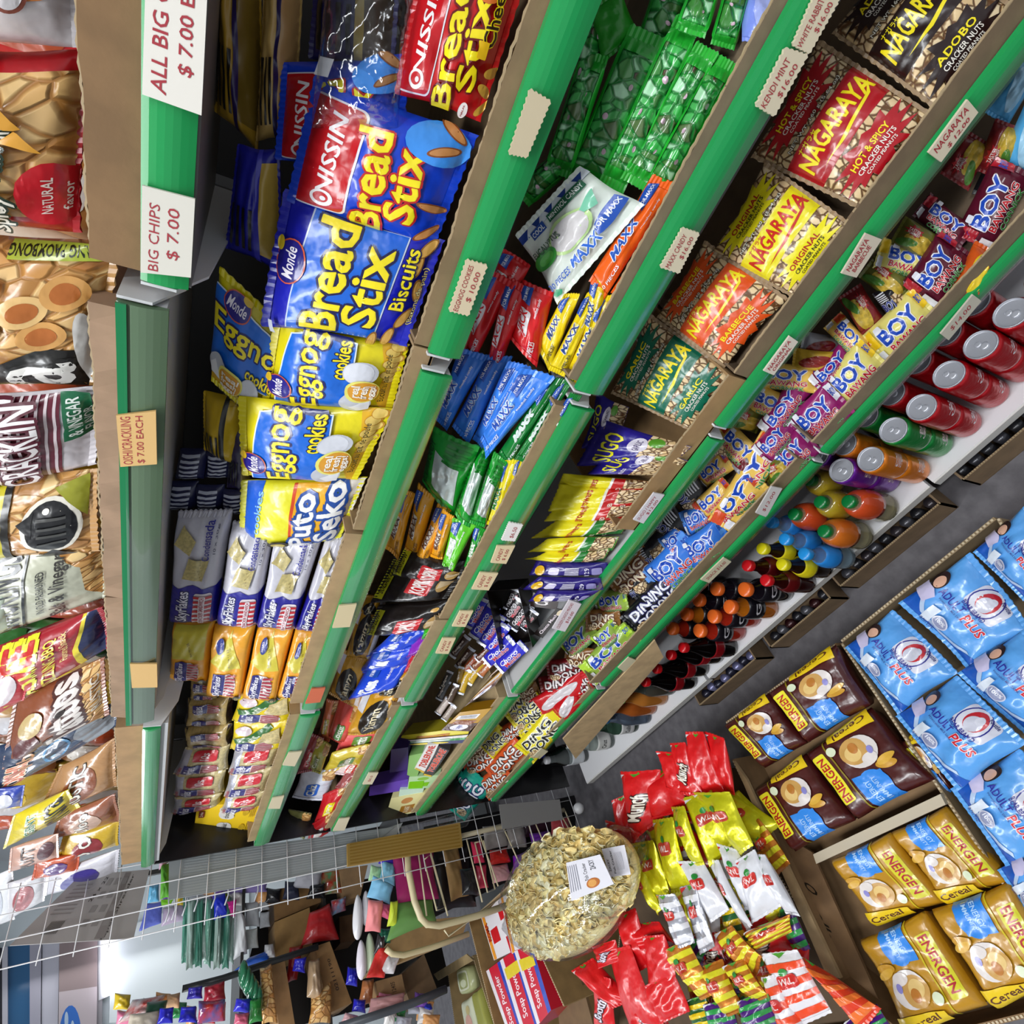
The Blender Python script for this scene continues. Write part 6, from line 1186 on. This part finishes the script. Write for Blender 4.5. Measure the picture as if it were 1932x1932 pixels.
for nm, ct, lb, y, p, col, T in (
 ('towel', 'towel', 'folded magenta towel in the end basket', 2.2, [(748, 1706), (742, 1616), (818, 1606), (826, 1698)], 'p:a01c62', .05),
 ('mesh_bag', 'bag', 'green translucent bag hanging below the magenta towel', 2.19, [(728, 1778), (748, 1698), (818, 1692), (822, 1740)], 'p:6a9a52', .04),
 ('scrubber', 'scrubber', 'pale blue sponge scrubber, upper one beside the towel', 2.22, [(716, 1660), (722, 1622), (748, 1630), (744, 1672)], 'p:86c4e0', .04),
 ('scrubber', 'scrubber', 'pale blue sponge scrubber, lower one beside the towel', 2.2, [(694, 1690), (704, 1652), (742, 1672), (738, 1704)], 'p:7ab8dc', .04),
 ('scrubber', 'scrubber', 'mint green sponge next to the blue scrubbers', 2.24, [(694, 1662), (700, 1632), (722, 1636), (716, 1664)], 'p:b0dca8', .03),
 ('scrubber', 'scrubber', 'violet sponge at the top of the basket', 2.24, [(712, 1632), (716, 1614), (746, 1610), (742, 1632)], 'p:4a2ac0', .03),
 ('scrubber', 'scrubber', 'pink round sponge under the blue scrubbers', 2.2, [(690, 1756), (694, 1698), (722, 1700), (720, 1758)], 'p:ec8a8c', .04),
 ('scrubber', 'scrubber', 'rose sponge against the green bag', 2.21, [(716, 1730), (720, 1702), (738, 1706), (734, 1738)], 'p:e0608c', .03),
 ('scrubber', 'scrubber', 'lime and black sponge beside the green bag', 2.18, [(730, 1748), (736, 1702), (750, 1700), (748, 1748)], 'p:c8d83a', .03),
 ('carton', 'carton', 'brown taped carton standing inside the basket', 2.24, [(850, 1702), (834, 1602), (862, 1596), (884, 1690)], 'c:8a6a3c', .05),
 ('black_tray', 'tray', 'black plastic tray behind the brown taped carton', 2.32, [(824, 1720), (812, 1600), (880, 1580), (900, 1710)], 'q:161418', .03),
 ('cosmetics_pack', 'pack', 'pink cosmetics pack, upper one in the basket', 2.2, [(894, 1630), (888, 1588), (908, 1584), (914, 1628)], 'f:c82a50', .03),
 ('cosmetics_pack', 'pack', 'pink cosmetics pack, lower one in the basket', 2.2, [(900, 1678), (896, 1634), (916, 1632), (922, 1674)], 'f:b8304c', .03),
 ('cosmetics_pack', 'pack', 'black lidded cosmetics pack with white sleeve', 2.19, [(872, 1690), (868, 1640), (898, 1634), (904, 1690)], 'q:1c1a1e', .03),
 ('detergent_pack', 'pack', 'red round detergent pack next to the fish crackers', 2.2, [(922, 1634), (924, 1604), (956, 1598), (962, 1628)], 'f:c8241e', .04),
 ('detergent_pack', 'pack', 'red and white detergent pack under the round one', 2.2, [(928, 1668), (928, 1632), (958, 1628), (966, 1660)], 'f:d8a0a4', .04),
 ('cleaner_bottle', 'bottle', 'purple cleaner bottle beside the red packs', 2.2, [(964, 1650), (966, 1616), (994, 1606), (998, 1640)], 'f:8a1cc0', .05),
 ('tissue_pack', 'tissue pack', 'grey tissue pack with red corner, upper one', 2.26, [(914, 1606), (910, 1560), (952, 1552), (958, 1596)], 'f:b4aca8', .04),
 ('tissue_pack', 'tissue pack', 'grey tissue pack with red corner, lower one', 2.26, [(958, 1602), (954, 1556), (986, 1550), (994, 1598)], 'f:a8a09c', .04),
 ('tissue_pack', 'tissue pack', 'violet tissue pack at the low end of the basket', 2.24, [(1004, 1604), (1000, 1572), (1036, 1566), (1040, 1588)], 'f:6a2a98', .04),
 ('tissue_pack', 'tissue pack', 'red wired pack next to the grey card', 2.24, [(1040, 1580), (1040, 1548), (1074, 1540), (1078, 1568)], 'f:c04a50', .04),
 ('tissue_pack', 'tissue pack', 'dark plum pack behind the wires', 2.3, [(986, 1580), (984, 1552), (1040, 1540), (1044, 1570)], 'f:3a2030', .04)):
    Bp(nm, ct, lb, y, p, col, T)
m = MB(); q = T3(2.36, [(800, 1740), (800, 1560), (1086, 1500), (1086, 1600)]); m.slab(q, .01, 'w:1c1a1c'); tag(m.build('dark_board'), 'dark back board behind the end baskets', 'board')
Bc('cardboard_tray', 'cardboard tray', 'torn brown cardboard tray under the cream basket', 2.4, [(690, 1842), (760, 1740), (884, 1728), (872, 1768)], 'c:a88858', .05)
for i, (p, col) in enumerate((([(664, 1772), (668, 1692), (682, 1690), (686, 1768)], 'e4e2e6'), ([(682, 1748), (684, 1684), (696, 1682), (700, 1740)], 'dcdadf'), ([(672, 1850), (674, 1778), (688, 1774), (694, 1842)], 'e0d8e2'), ([(690, 1842), (690, 1764), (704, 1762), (710, 1832)], 'c8d8b8'))):
    Bp('tub_lid', 'lid', 'stacked white plastic tub seen edge on, %s from the cartons' % ORD[i], 2.5, p, 'q:' + col, .05, group='plastic tubs', wr=.2, disc=1)
for i, (p, col, lb) in enumerate((([(690, 1846), (716, 1780), (740, 1800), (724, 1846)], 'd8302a', 'red and white toy bag spilling from the cardboard tray'), ([(716, 1838), (730, 1800), (754, 1806), (742, 1838)], 'e6e2e4', 'white and red printed bag in the cardboard tray'), ([(706, 1800), (712, 1762), (728, 1766), (722, 1804)], '2a2426', 'black bag corner above the red toy bag'), ([(712, 1778), (716, 1752), (740, 1752), (736, 1780)], '0f5a44', 'dark green bag under the green translucent one'))):
    Bp('goods_bag', 'bag', lb, 2.38, p, 'f:' + col, .03)
# next aisle: island display
YI = 3.1
for i in range(11):
    y0 = 1690 + (i % 2) * 6; x = 348 + i * 8.6
    Bp('brush_pack', 'brush pack', 'green backed clear pack on a hook in the island display, %s from the white wall' % ORD[i], YI - .03 * (i % 2), [(x - 6, y0 + 128 + 8 * math.sin(i)), (x - 2, y0), (x + 10, y0), (x + 7, y0 + 130)], 'f:' + ('4a8a76', '9ab4aa', '6aa08c')[i % 3], .03, group='hanging green packs', seal='tb', wr=2.5)
hk = [(T3(YI - .12, [(x, 1640 + k), (x + 1, 1680 + k), (x - 6, 1700 + k)])) for x, k in ((372, 20), (405, 14), (486, 0), (430, 8), (318, 40), (330, 36), (350, 28))]
tubes('display_hook', hk, .003, 'w:d8dade', 'row of white wire hooks above the hanging green packs', 'hooks')
for nm, ct, lb, y, p, col, T in (
 ('paper_roll', 'roll', 'white paper roll standing beside the green packs', YI, [(440, 1812), (446, 1718), (462, 1716), (466, 1800)], 'p:eceef0', .08),
 ('hardware_pack', 'pack', 'grey hardware card with black tool', YI + .02, [(462, 1748), (462, 1704), (488, 1700), (490, 1748)], 'p:b8bcc0', .02),
 ('hardware_pack', 'pack', 'grey card with printed letters under the black tool', YI + .02, [(464, 1792), (464, 1754), (486, 1750), (488, 1788)], 'p:c8ccc8', .02),
 ('hardware_pack', 'pack', 'grey clear pack next to the cartons, upper one', YI + .02, [(488, 1720), (488, 1690), (506, 1688), (508, 1716)], 'p:a8acb0', .02),
 ('hardware_pack', 'pack', 'grey clear pack next to the cartons, lower one', YI + .02, [(490, 1752), (490, 1722), (508, 1720), (510, 1748)], 'p:b0b4b8', .02),
 ('umbrella', 'umbrella', 'bright blue wrapped plastic bundle on the black rail', YI - .02, [(440, 1834), (470, 1806), (510, 1790), (506, 1812)], 'f:1c62d8', .04),
 ('paper_cup', 'cup', 'white paper roll end next to the blue bundle', YI - .02, [(496, 1810), (500, 1782), (516, 1780), (520, 1806)], 'p:e8e8ea', .05),
 ('goods_bag', 'bag', 'violet and white pack hanging under the grey panel', YI, [(405, 1690), (408, 1676), (505, 1664), (504, 1682)], 'f:8a7ab8', .03),
 ('goods_bag', 'bag', 'royal blue bag with orange band hanging by the hooks', YI - .05, [(404, 1736), (402, 1690), (424, 1684), (430, 1730)], 'f:1c30c0', .03),
 ('goods_bag', 'bag', 'hot pink bag hanging beside the royal blue one', YI - .04, [(420, 1728), (424, 1702), (446, 1698), (444, 1728)], 'f:e02a98', .03),
 ('goods_bag', 'bag', 'lime green banner strip under the grey panel', YI, [(414, 1692), (414, 1680), (450, 1674), (446, 1684)], 'p:8ad81c', .01),
 ('goods_bag', 'bag', 'lime green pennant at the wall end', YI, [(302, 1712), (304, 1698), (330, 1694), (322, 1706)], 'p:7ac81c', .01),
 ('stationery_pack', 'pack', 'blue and white stationery pack left of the hooks', YI, [(262, 1758), (276, 1704), (308, 1700), (304, 1742)], 'f:6a78d8', .03),
 ('stationery_pack', 'pack', 'lilac stationery pack with orange strip', YI, [(304, 1748), (308, 1712), (352, 1702), (350, 1736)], 'f:b8a8c0', .03),
 ('stationery_pack', 'pack', 'grey clear stationery pack nearest the green packs', YI + .01, [(340, 1712), (344, 1688), (400, 1680), (400, 1704)], 'f:b8bcc4', .03),
 ('carton', 'carton', 'green box printed Color behind the wire grid', 2.3, [(302, 1698), (304, 1628), (322, 1626), (322, 1694)], 'p:5aa82a', .05),
 ('carton', 'carton', 'small white and pink carton above the green box', 2.3, [(300, 1640), (304, 1560), (325, 1558), (326, 1622)], 'p:d8a8c0', .05),
 ('goods_bag', 'bag', 'cyan and pink small bag below the carton sheet', 2.9, [(278, 1704), (280, 1672), (300, 1668), (300, 1700)], 'f:6ab8e0', .03),
 ('navy_cap', 'cap', 'navy fabric item on the island carton', YI - .02, [(532, 1698), (538, 1662), (562, 1662), (564, 1700)], 'p:1c2038', .05),
 ('grey_box', 'box', 'pale grey box with black spikes on the island', YI - .06, [(552, 1674), (560, 1646), (608, 1640), (604, 1678)], 'p:a8a8b0', .04),
 ('black_bundle', 'bundle', 'bundle of shiny black straps beside the grey box', YI - .05, [(578, 1696), (584, 1672), (612, 1668), (614, 1694)], 'q:1a1a1e', .04),
 ('leaf_pack', 'pack', 'blue green leafy patterned pack, upper one', YI - .04, [(604, 1690), (606, 1640), (640, 1636), (646, 1684)], 'j:5a9a6a', .04),
 ('leaf_pack', 'pack', 'yellow and blue patterned paper cone, lower one', YI - .08, [(624, 1728), (624, 1700), (652, 1692), (654, 1716)], 'j:6ab0d8', .04),
 ('net_bag', 'net bag', 'red net bag with printed label on the cartons', YI - .1, [(568, 1784), (584, 1722), (622, 1704), (640, 1772)], 'f:c0282c', .06),
 ('net_bag', 'net bag', 'red net bag lower down beside the open carton', YI - .06, [(540, 1856), (546, 1788), (572, 1782), (562, 1846)], 'f:b01c24', .05),
 ('bread_bag', 'bread bag', 'clear bread bag with blue tie in front of the brown carton', YI - .22, [(580, 1880), (584, 1812), (604, 1806), (612, 1890)], 'f:b89a78', .06),
 ('bread_bag', 'bread bag', 'clear bread bag with brown rolls leaning on the carton', YI - .2, [(582, 1932), (588, 1880), (626, 1850), (624, 1930)], 'k:', .06),
 ('blue_bow', 'bag neck', 'royal blue gathered bag neck, by the brown carton', YI - .26, [(552, 1832), (556, 1810), (578, 1806), (576, 1836)], 'f:1c1cb8', .04),
 ('blue_bow', 'bag neck', 'royal blue gathered bag neck, beside the tubs', YI - .3, [(652, 1858), (656, 1824), (676, 1826), (674, 1862)], 'f:2020b0', .04),
 ('blue_bow', 'bag neck', 'royal blue gathered bag neck, by the grey rail', YI - .34, [(664, 1908), (668, 1884), (690, 1886), (690, 1912)], 'f:1c1ca8', .04),
 ('blue_bow', 'bag neck', 'royal blue gathered bag neck, on the green leaf pack', YI - .3, [(440, 1908), (446, 1884), (474, 1884), (472, 1912)], 'f:2a2ac0', .04),
 ('blue_bow', 'bag neck', 'royal blue gathered bag neck, at the frame bottom', YI - .34, [(336, 1930), (342, 1900), (370, 1898), (372, 1930)], 'f:2424b8', .04),
 ('blue_bow', 'bag neck', 'royal blue gathered bag neck, lowest towards the wall', YI - .34, [(296, 1932), (302, 1902), (328, 1900), (326, 1930)], 'f:2020b4', .04),
 ('bread_bag', 'bread bag', 'orange brown bread bag below the number carton', YI - .3, [(676, 1902), (684, 1850), (706, 1846), (704, 1890)], 'f:a8683c', .05),
 ('bread_bag', 'bread bag', 'pale pink bread bag lying on the grey rail', YI - .34, [(642, 1932), (652, 1910), (676, 1916), (670, 1940)], 'f:e0b0b4', .04),
 ('bread_bag', 'bread bag', 'pink white bread bag with red corner by the grey rail', YI - .36, [(692, 1920), (700, 1884), (764, 1872), (764, 1896)], 'f:d8a0a0', .04),
 ('soap_bottle', 'bottle', 'green dish soap pouch with red oval mark', YI - .32, [(470, 1932), (472, 1888), (494, 1880), (496, 1926)], 'f:2f8a3a', .04),
 ('sachet_strip', 'sachet strip', 'brown and yellow sachet strip column beside the carton', YI - .26, [(494, 1932), (490, 1828), (512, 1818), (524, 1930)], 'k:', .04),
 ('wet_wipes', 'pack', 'red and blue clear pack on the black rack', YI - .24, [(384, 1892), (386, 1862), (424, 1850), (426, 1884)], 'f:b02438', .04),
 ('wet_wipes', 'pack', 'blue and yellow clear pack under the red one', YI - .26, [(372, 1932), (374, 1890), (424, 1886), (424, 1926)], 'j:3a5aa0', .04),
 ('wet_wipes', 'pack', 'violet round pack left of the red clear pack', YI - .25, [(352, 1886), (356, 1864), (382, 1860), (382, 1884)], 'f:3a30b0', .04),
 ('party_hat', 'party hat', 'beige party bag by the white wall', YI - .2, [(310, 1902), (316, 1876), (340, 1872), (338, 1902)], 'p:d8a87c', .05),
 ('goods_bag', 'bag', 'white and red bag at the foot of the white wall', YI - .2, [(222, 1932), (250, 1886), (312, 1876), (300, 1910)], 'j:e4e0e0', .05),
 ('goods_bag', 'bag', 'dark green and white bag near the wall foot', YI - .24, [(270, 1926), (278, 1890), (316, 1886), (312, 1922)], 'f:20503a', .04),
 ('goods_bag', 'bag', 'beige and white bag at the very bottom by the wall', YI - .28, [(230, 1960), (246, 1912), (300, 1906), (300, 1950)], 'f:d8ccb8', .04),
 ('pink_bag', 'bag', 'pink mesh bag below the blue gathered neck', YI - .34, [(440, 1936), (444, 1912), (470, 1910), (468, 1936)], 'f:d0607c', .04)):
    Bp(nm, ct, lb, y, p, col if ':' in col else 'f:' + col, T)
for i in range(5): 
    c = hit(across(YI - .28), 466 + i * 7, 1836 + i * 12); m = MB(); m.lathe((c[0], c[1], c[2]), [(.03, 0), (.042, .008), (.044, .016), (.03, .024), (.012, .03)], 'l:3a8a62', 18); tag(m.build('glass_bowl', smooth=True), 'stacked green glass bowl on the black rack, %s from the top' % ORD[i], 'bowl', 'stacked green bowls')
def Bcart(lb, y, p, col, d, txt=None): 
    a = Art('c:' + col, 1.4, .3)
    if txt: a.text(txt, .5, .4, .5, .16, '3a2a1a', bold=.02)
    card('cardboard_carton', T3(y, p), d, a, lb, 'carton')
Bcart('brown carton on the island beside the navy item', YI + .03, [(518, 1738), (516, 1678), (606, 1666), (610, 1700)], '8f6a3e', .2)
Bcart('tan carton with arrow mark under the red net bag', YI, [(520, 1818), (518, 1740), (584, 1712), (590, 1790)], 'a07c48', .2)
Bcart('open tan carton with crumpled paper at the island end', YI - .06, [(650, 1700), (640, 1640), (694, 1632), (680, 1690)], 'a2805a', .12)
Bcart('tall narrow brown carton between sachets and bread bags', YI - .2, [(530, 1960), (508, 1824), (536, 1806), (560, 1955)], '9a744a', .2)
Bcart('brown carton with printed number and barcode', YI - .16, [(620, 1912), (594, 1786), (622, 1776), (664, 1892)], '9a7448', .25, '02111190')
Bcart('small brown carton printed with a number near the tubs', YI - .3, [(716, 1890), (708, 1852), (758, 1838), (766, 1876)], '9a7850', .15, '12405')
Bcart('dark brown carton behind the lids', YI + .1, [(642, 1780), (640, 1730), (668, 1724), (670, 1774)], '6a4c30', .15)
Bcart('dark carton under the cream rack', YI - .2, [(776, 1900), (756, 1840), (800, 1800), (830, 1880)], '7a6044', .2)
tubes('rack_rail', [T3(YI - .2, [(344, 1866), (420, 1846), (520, 1812), (600, 1786)])], .012, 'w:2a2c2e', 'black rail of the island rack under the blue bundle', 'rail')
tubes('rack_rail', [T3(YI - .4, [(640, 1938), (720, 1912), (780, 1892), (842, 1866)])], .014, 'w:4a4e54', 'grey steel rail crossing the bottom of the island', 'rail')
m = MB(); m.slab(T3(YI + .28, [(430, 1970), (500, 1690), (800, 1640), (850, 1860)]), .02, 'w:2c2826'); tag(m.build('back_board'), 'dark back board of the island display', 'board')
ir = empty('island_rack', (.4, YI + .15, 0), 'dark steel island rack carrying the cartons and bags beyond the shelf end', 'rack')
for z in (.1, .62, 1.02, 1.36): m = MB(); m.box((-.1, YI - .02, z), (1.0, YI + .34, z + .012), 'w:2c2b2a'); m.build('rack_shelf', ir)
for x in (-.1, .98):
    for y in (YI - .02, YI + .32): m = MB(); m.box((x, y, 0), (x + .02, y + .02, 1.75), 'w:343230'); m.build('post', ir)
rg = random.Random(21)
for i in range(46):       # more packets heaped on the island
    k = i % 3; px_ = (rg.uniform(228, 430), rg.uniform(700, 830), rg.uniform(300, 520))[k]; py_ = (rg.uniform(1888, 1940), rg.uniform(1884, 1935), rg.uniform(1668, 1700))[k]; w_ = rg.uniform(9, 18); h_ = rg.uniform(10, 20); c_ = rg.choice(('c8242c', '2a3ac0', 'e8e4e0', '2a8a4a', 'e0c02a', '8a5ac0', 'd87a9a', '3aa0b0', '1c1c20', 'a87848', 'c8ccd8', 'e8a868')); nm_ = {'c': 'red', '2': 'blue or green', 'e': 'pale', '8': 'violet', 'd': 'pink', '3': 'teal', '1': 'black', 'a': 'brown'}[c_[0]]
    Bp('goods_bag', 'bag', 'small %s bag, %s in the %s' % (nm_, ORD[i // 3], ('heap at the wall foot', 'dark lower rack', 'row under the grey board')[k]), YI - (.12, .3, -.04)[k] - .01 * (i % 5), [(px_ - w_, py_ + h_), (px_ - w_ * .8, py_ - h_), (px_ + w_, py_ - h_ * .8), (px_ + w_ * .9, py_ + h_)], c_, .035, group='small bags on the island')
# far wall: shutter, frames, poster, lamp
YW = 5.19
def Ws(name, p, col, d=.03, y=YW): m = MB(); m.slab(T3(y, p), d, col); return tag(m.build(name), kind='structure')
Ws('window_1', [(14, 2000), (14, 1786), (56, 1780), (56, 2000)], 'q:3a6a96'); Ws('trim_1', [(4, 2000), (4, 1786), (14, 1786), (14, 2000)], 'p:c8c6d0', .05, YW - .03); Ws('trim_2', [(56, 2000), (56, 1782), (78, 1780), (76, 2000)], 'p:a8a6b4', .05, YW - .03); Ws('trim_3', [(78, 2000), (80, 1780), (112, 1776), (108, 2000)], 'p:c0bfcb', .05, YW - .02)
Ws('trim_4', [(182, 2000), (184, 1764), (194, 1762), (192, 2000)], 'p:8f8c90', .05, YW - .04); Ws('baseboard_end', [(-60, 2000), (-60, 1790), (4, 1788), (2, 2000)], 'p:2c2a34', .05, YW - .03)
a = Art('p:b8acb0', 1, .3); a.rect(0, .55, 1, 1, 'p:8d7c7c'); a.ell(.3, .12, .3, .3, 'p:2c66b8'); 
for x, y in ((.2, .3), (.36, .22), (.2, .12)): a.ell(x, y, .05, .07, 'p:a8bcd0')
card('wall_poster', T3(YW - .05, [(112, 1780), (184, 1766), (182, 1990), (110, 1995)]), .01, a, 'pinkish grey wall poster with a blue shape at the bottom', 'poster')
wl = empty('wall_lamp', tuple(hit(across(YW - .1), 205, 1800)), 'bare fluorescent tube lamp on the white end wall', 'lamp'); P = T3(YW - .08, [(200, 1738), (204, 1878)])
m = MB(); m.tube(P, .022, 'e:f4f2ff'); m.build('tube', wl, smooth=True); P2_ = T3(YW - .03, [(192, 1734), (196, 1884)]); m = MB(); m.tube(P2_, .03, 'w:d8d8de'); m.build('housing', wl, smooth=True)
ld = bpy.data.lights.new('tube_light', 'AREA'); ld.shape = 'RECTANGLE'; ld.size = .08; ld.size_y = .9; ld.energy = .8; o = bpy.data.objects.new('tube_light', ld); C.objects.link(o); o.location = Vector((P[0] + P[1]) / 2) + Vector((0, -.06, 0)); o.rotation_euler = (math.radians(-90 + 180), 0, math.radians(90))
a = Art('p:e6eef0', 2); card('whiteboard', T3(YW - .02, [(206, 1930), (210, 1760), (470, 1660), (470, 1900)]), .01, a, 'white board with faint marks beside the wall lamp', 'whiteboard')
# floor cartons between the rack and the snack bags
PF = level(-1.12)
def A_red():
    a = Art('q:e2dcdf', 1.3); a.rect(0, .0, .3, .3, 'c81c24'); a.rect(.3, .5, .6, .8, 'c81c24'); a.rect(.62, .0, .9, .3, 'c81c24'); a.rect(0, .86, 1, .97, 'e8962c'); a.text('ROMA', .6, .9, .4, .12, 'c8281c', 'f0d020', .05, bold=.04); return a
card('detergent_box', quad(PF, [(932, 1812), (908, 1732), (946, 1690), (978, 1790)], 0), .1, A_red(), 'white and red detergent box, first in the tall carton', 'detergent box')
card('detergent_box', quad(PF, [(966, 1800), (944, 1694), (980, 1676), (1010, 1770)], .6), .1, A_red(), 'white and red detergent box half under the fish crackers', 'detergent box')
for i, p in enumerate(([(962, 1960), (917, 1832), (944, 1812), (988, 1950)], [(986, 1952), (943, 1812), (974, 1790), (1016, 1930)], [(1014, 1936), (970, 1794), (1004, 1784), (1040, 1906)])):
    a = Art('q:c81c34', 3.4); a.rect(0, 0, 1, .22, '1c40b0'); a.rect(0, .8, 1, 1, 'e4dce2'); a.text('Soap Powder', .5, .5, .7, .36, 'f0dce2', bold=.03); a.rect(.7, .1, .86, .9, 'e0c82a') if i else None
    card('soap_carton', quad(PF, p, .3 + .2 * i), .1, a, 'red, white and blue soap carton standing in the tall carton, %s from the tubs' % ORD[i], 'soap carton', 'soap cartons')
a = Art('q:b8bc88', 1.6); a.rrect(.15, .15, .85, .85, .1, 'dfe0c4'); a.rrect(.22, .22, .78, .78, .1, 'a8ac70'); a.ell(.4, .5, .14, .2, 'd8dcb8')
pack('soap_tub', quad(level(-1.2), [(876, 1878), (866, 1826), (892, 1818), (902, 1866)]), .05, a, 'olive green oval soap tub in the narrow carton', 'soap tub', seal='n', prof='brick', wr=.1, disc=.5)
a = Art('q:cfd2b8', 2.4); a.ell(.4, .5, .2, .24, 'd8a898'); a.ell(.7, .4, .12, .16, 'c8b880')
pack('soap_tub', quad(level(-1.2), [(888, 1960), (876, 1888), (896, 1874), (916, 1950)]), .05, a, 'pale soap tub with flower print below the olive one', 'soap tub', seal='n', prof='brick', wr=.1)
pack('soap_tub', quad(level(-1.2), [(914, 1952), (896, 1872), (912, 1860), (932, 1940)]), .05, Art('q:9a9a4a', 2.4), 'mustard olive soap tub wedged beside the pale one', 'soap tub', seal='n', prof='brick', wr=.1)
carton('cardboard_carton', [(886, 1740), (962, 1672), (1064, 1900), (950, 2000)], 'tall cardboard carton of detergent boxes on the floor', [(0, 1), (3, 0), (1, 2)], .5, 'a08050', z=-1.10)
carton('cardboard_carton', [(846, 1838), (892, 1806), (950, 1990), (870, 2010)], 'narrow cardboard carton of soap tubs on the floor', [(0, 1), (3, 0), (1, 2)], .42, 'a48a5e', z=-1.18)
m = MB(); m.slab(quad(level(-1.17), [(818, 1838), (880, 1800), (893, 1812), (826, 1850)]), .005, 'c:c4a878'); tag(m.build('cardboard_flap'), 'torn cardboard flap sticking out over the grey floor', 'cardboard')
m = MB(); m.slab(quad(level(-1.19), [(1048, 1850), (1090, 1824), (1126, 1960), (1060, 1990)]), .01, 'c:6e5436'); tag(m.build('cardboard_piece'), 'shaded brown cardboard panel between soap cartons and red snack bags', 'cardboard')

# dark end board of the gondola and the hidden back row of crisp bags
m = MB(); m.box((.625, 2.086, .2), (XB, 2.093, HC + .065), 'q:131214'); tag(m.build('end_board'), 'black board closing the far end of the shelves', 'board')
rb = random.Random(11)
for tier in range(3):
  for i, c in enumerate(('e0dcd8', 'c8242c', 'c88a4a', 'e8e0d0', '8a3a1c', 'd8b82c', 'd8d8dc', 'b81c28', '3a7a3a', 'c89a5a', 'e4e4ea', '7a4a2a', 'c8a83a', 'd0d0d8')):
    if tier and i < 5 + tier: continue
    y0 = -.12 + i * .158; x = .80 + rb.uniform(-.02, .02); z0 = HC + .085 + tier * .2; hh = .24 + rb.uniform(-.02, .04)
    pack('crisp_bag', [np.array(p) for p in ((x + .03, y0 + .165, z0 + hh), (x + .03, y0 - .005, z0 + hh), (x, y0 - .005, z0), (x, y0 + .165, z0))], .08, A_plain(c, ('e8c84a', 'b8502c', 'f0ece4')[i % 3]), 'back row crisp bag of the top shelf, %s layer, %s from near end' % (('bottom', 'middle', 'top')[tier], ORD[i]), 'crisp bag', 'crisp bags on the top shelf', nu=14, nv=14, wr=1.4)
# ---------------------------------------------------------------- ceiling lamps and exposure
def lamp(name, x, y, z, l, w, e, label):
    t = empty(name, (x, y, z), label, 'ceiling light')
    m = MB(); m.box((x - w, y - l / 2, z + .03), (x + w, y + l / 2, z + .1), 'w:e8e8e8'); m.build('housing', t)
    for s in (-1, 1):
        m = MB(); m.tube([(x + s * w * .5, y - l / 2 + .03, z + .005), (x + s * w * .5, y + l / 2 - .03, z + .005)], .014, 'e:f2f6ff'); m.build('tube', t, smooth=True)
    ld = bpy.data.lights.new('lamp_light', 'AREA'); ld.shape = 'RECTANGLE'; ld.size = w * 2; ld.size_y = l; ld.energy = e; ld.color = (.95, .98, 1.0)
    o = bpy.data.objects.new('lamp_light', ld); C.objects.link(o); o.location = (x, y, z - .03)
for i, y in enumerate((-.9, .8, 2.5, 4.2)):
    lamp('ceiling_lamp', -.35, y, 2.8, 1.25, .12, 26, 'twin tube ceiling lamp over the aisle, %s from the near end' % ORD[i])
w = bpy.data.worlds.new('world'); SC.world = w; w.use_nodes = True
w.node_tree.nodes['Background'].inputs[0].default_value = (.9, .95, 1, 1); w.node_tree.nodes['Background'].inputs[1].default_value = .5
SC.view_settings.exposure = -0.05
SC.cycles.use_denoising = True
SC.cycles.max_bounces = 8; SC.cycles.transparent_max_bounces = 12
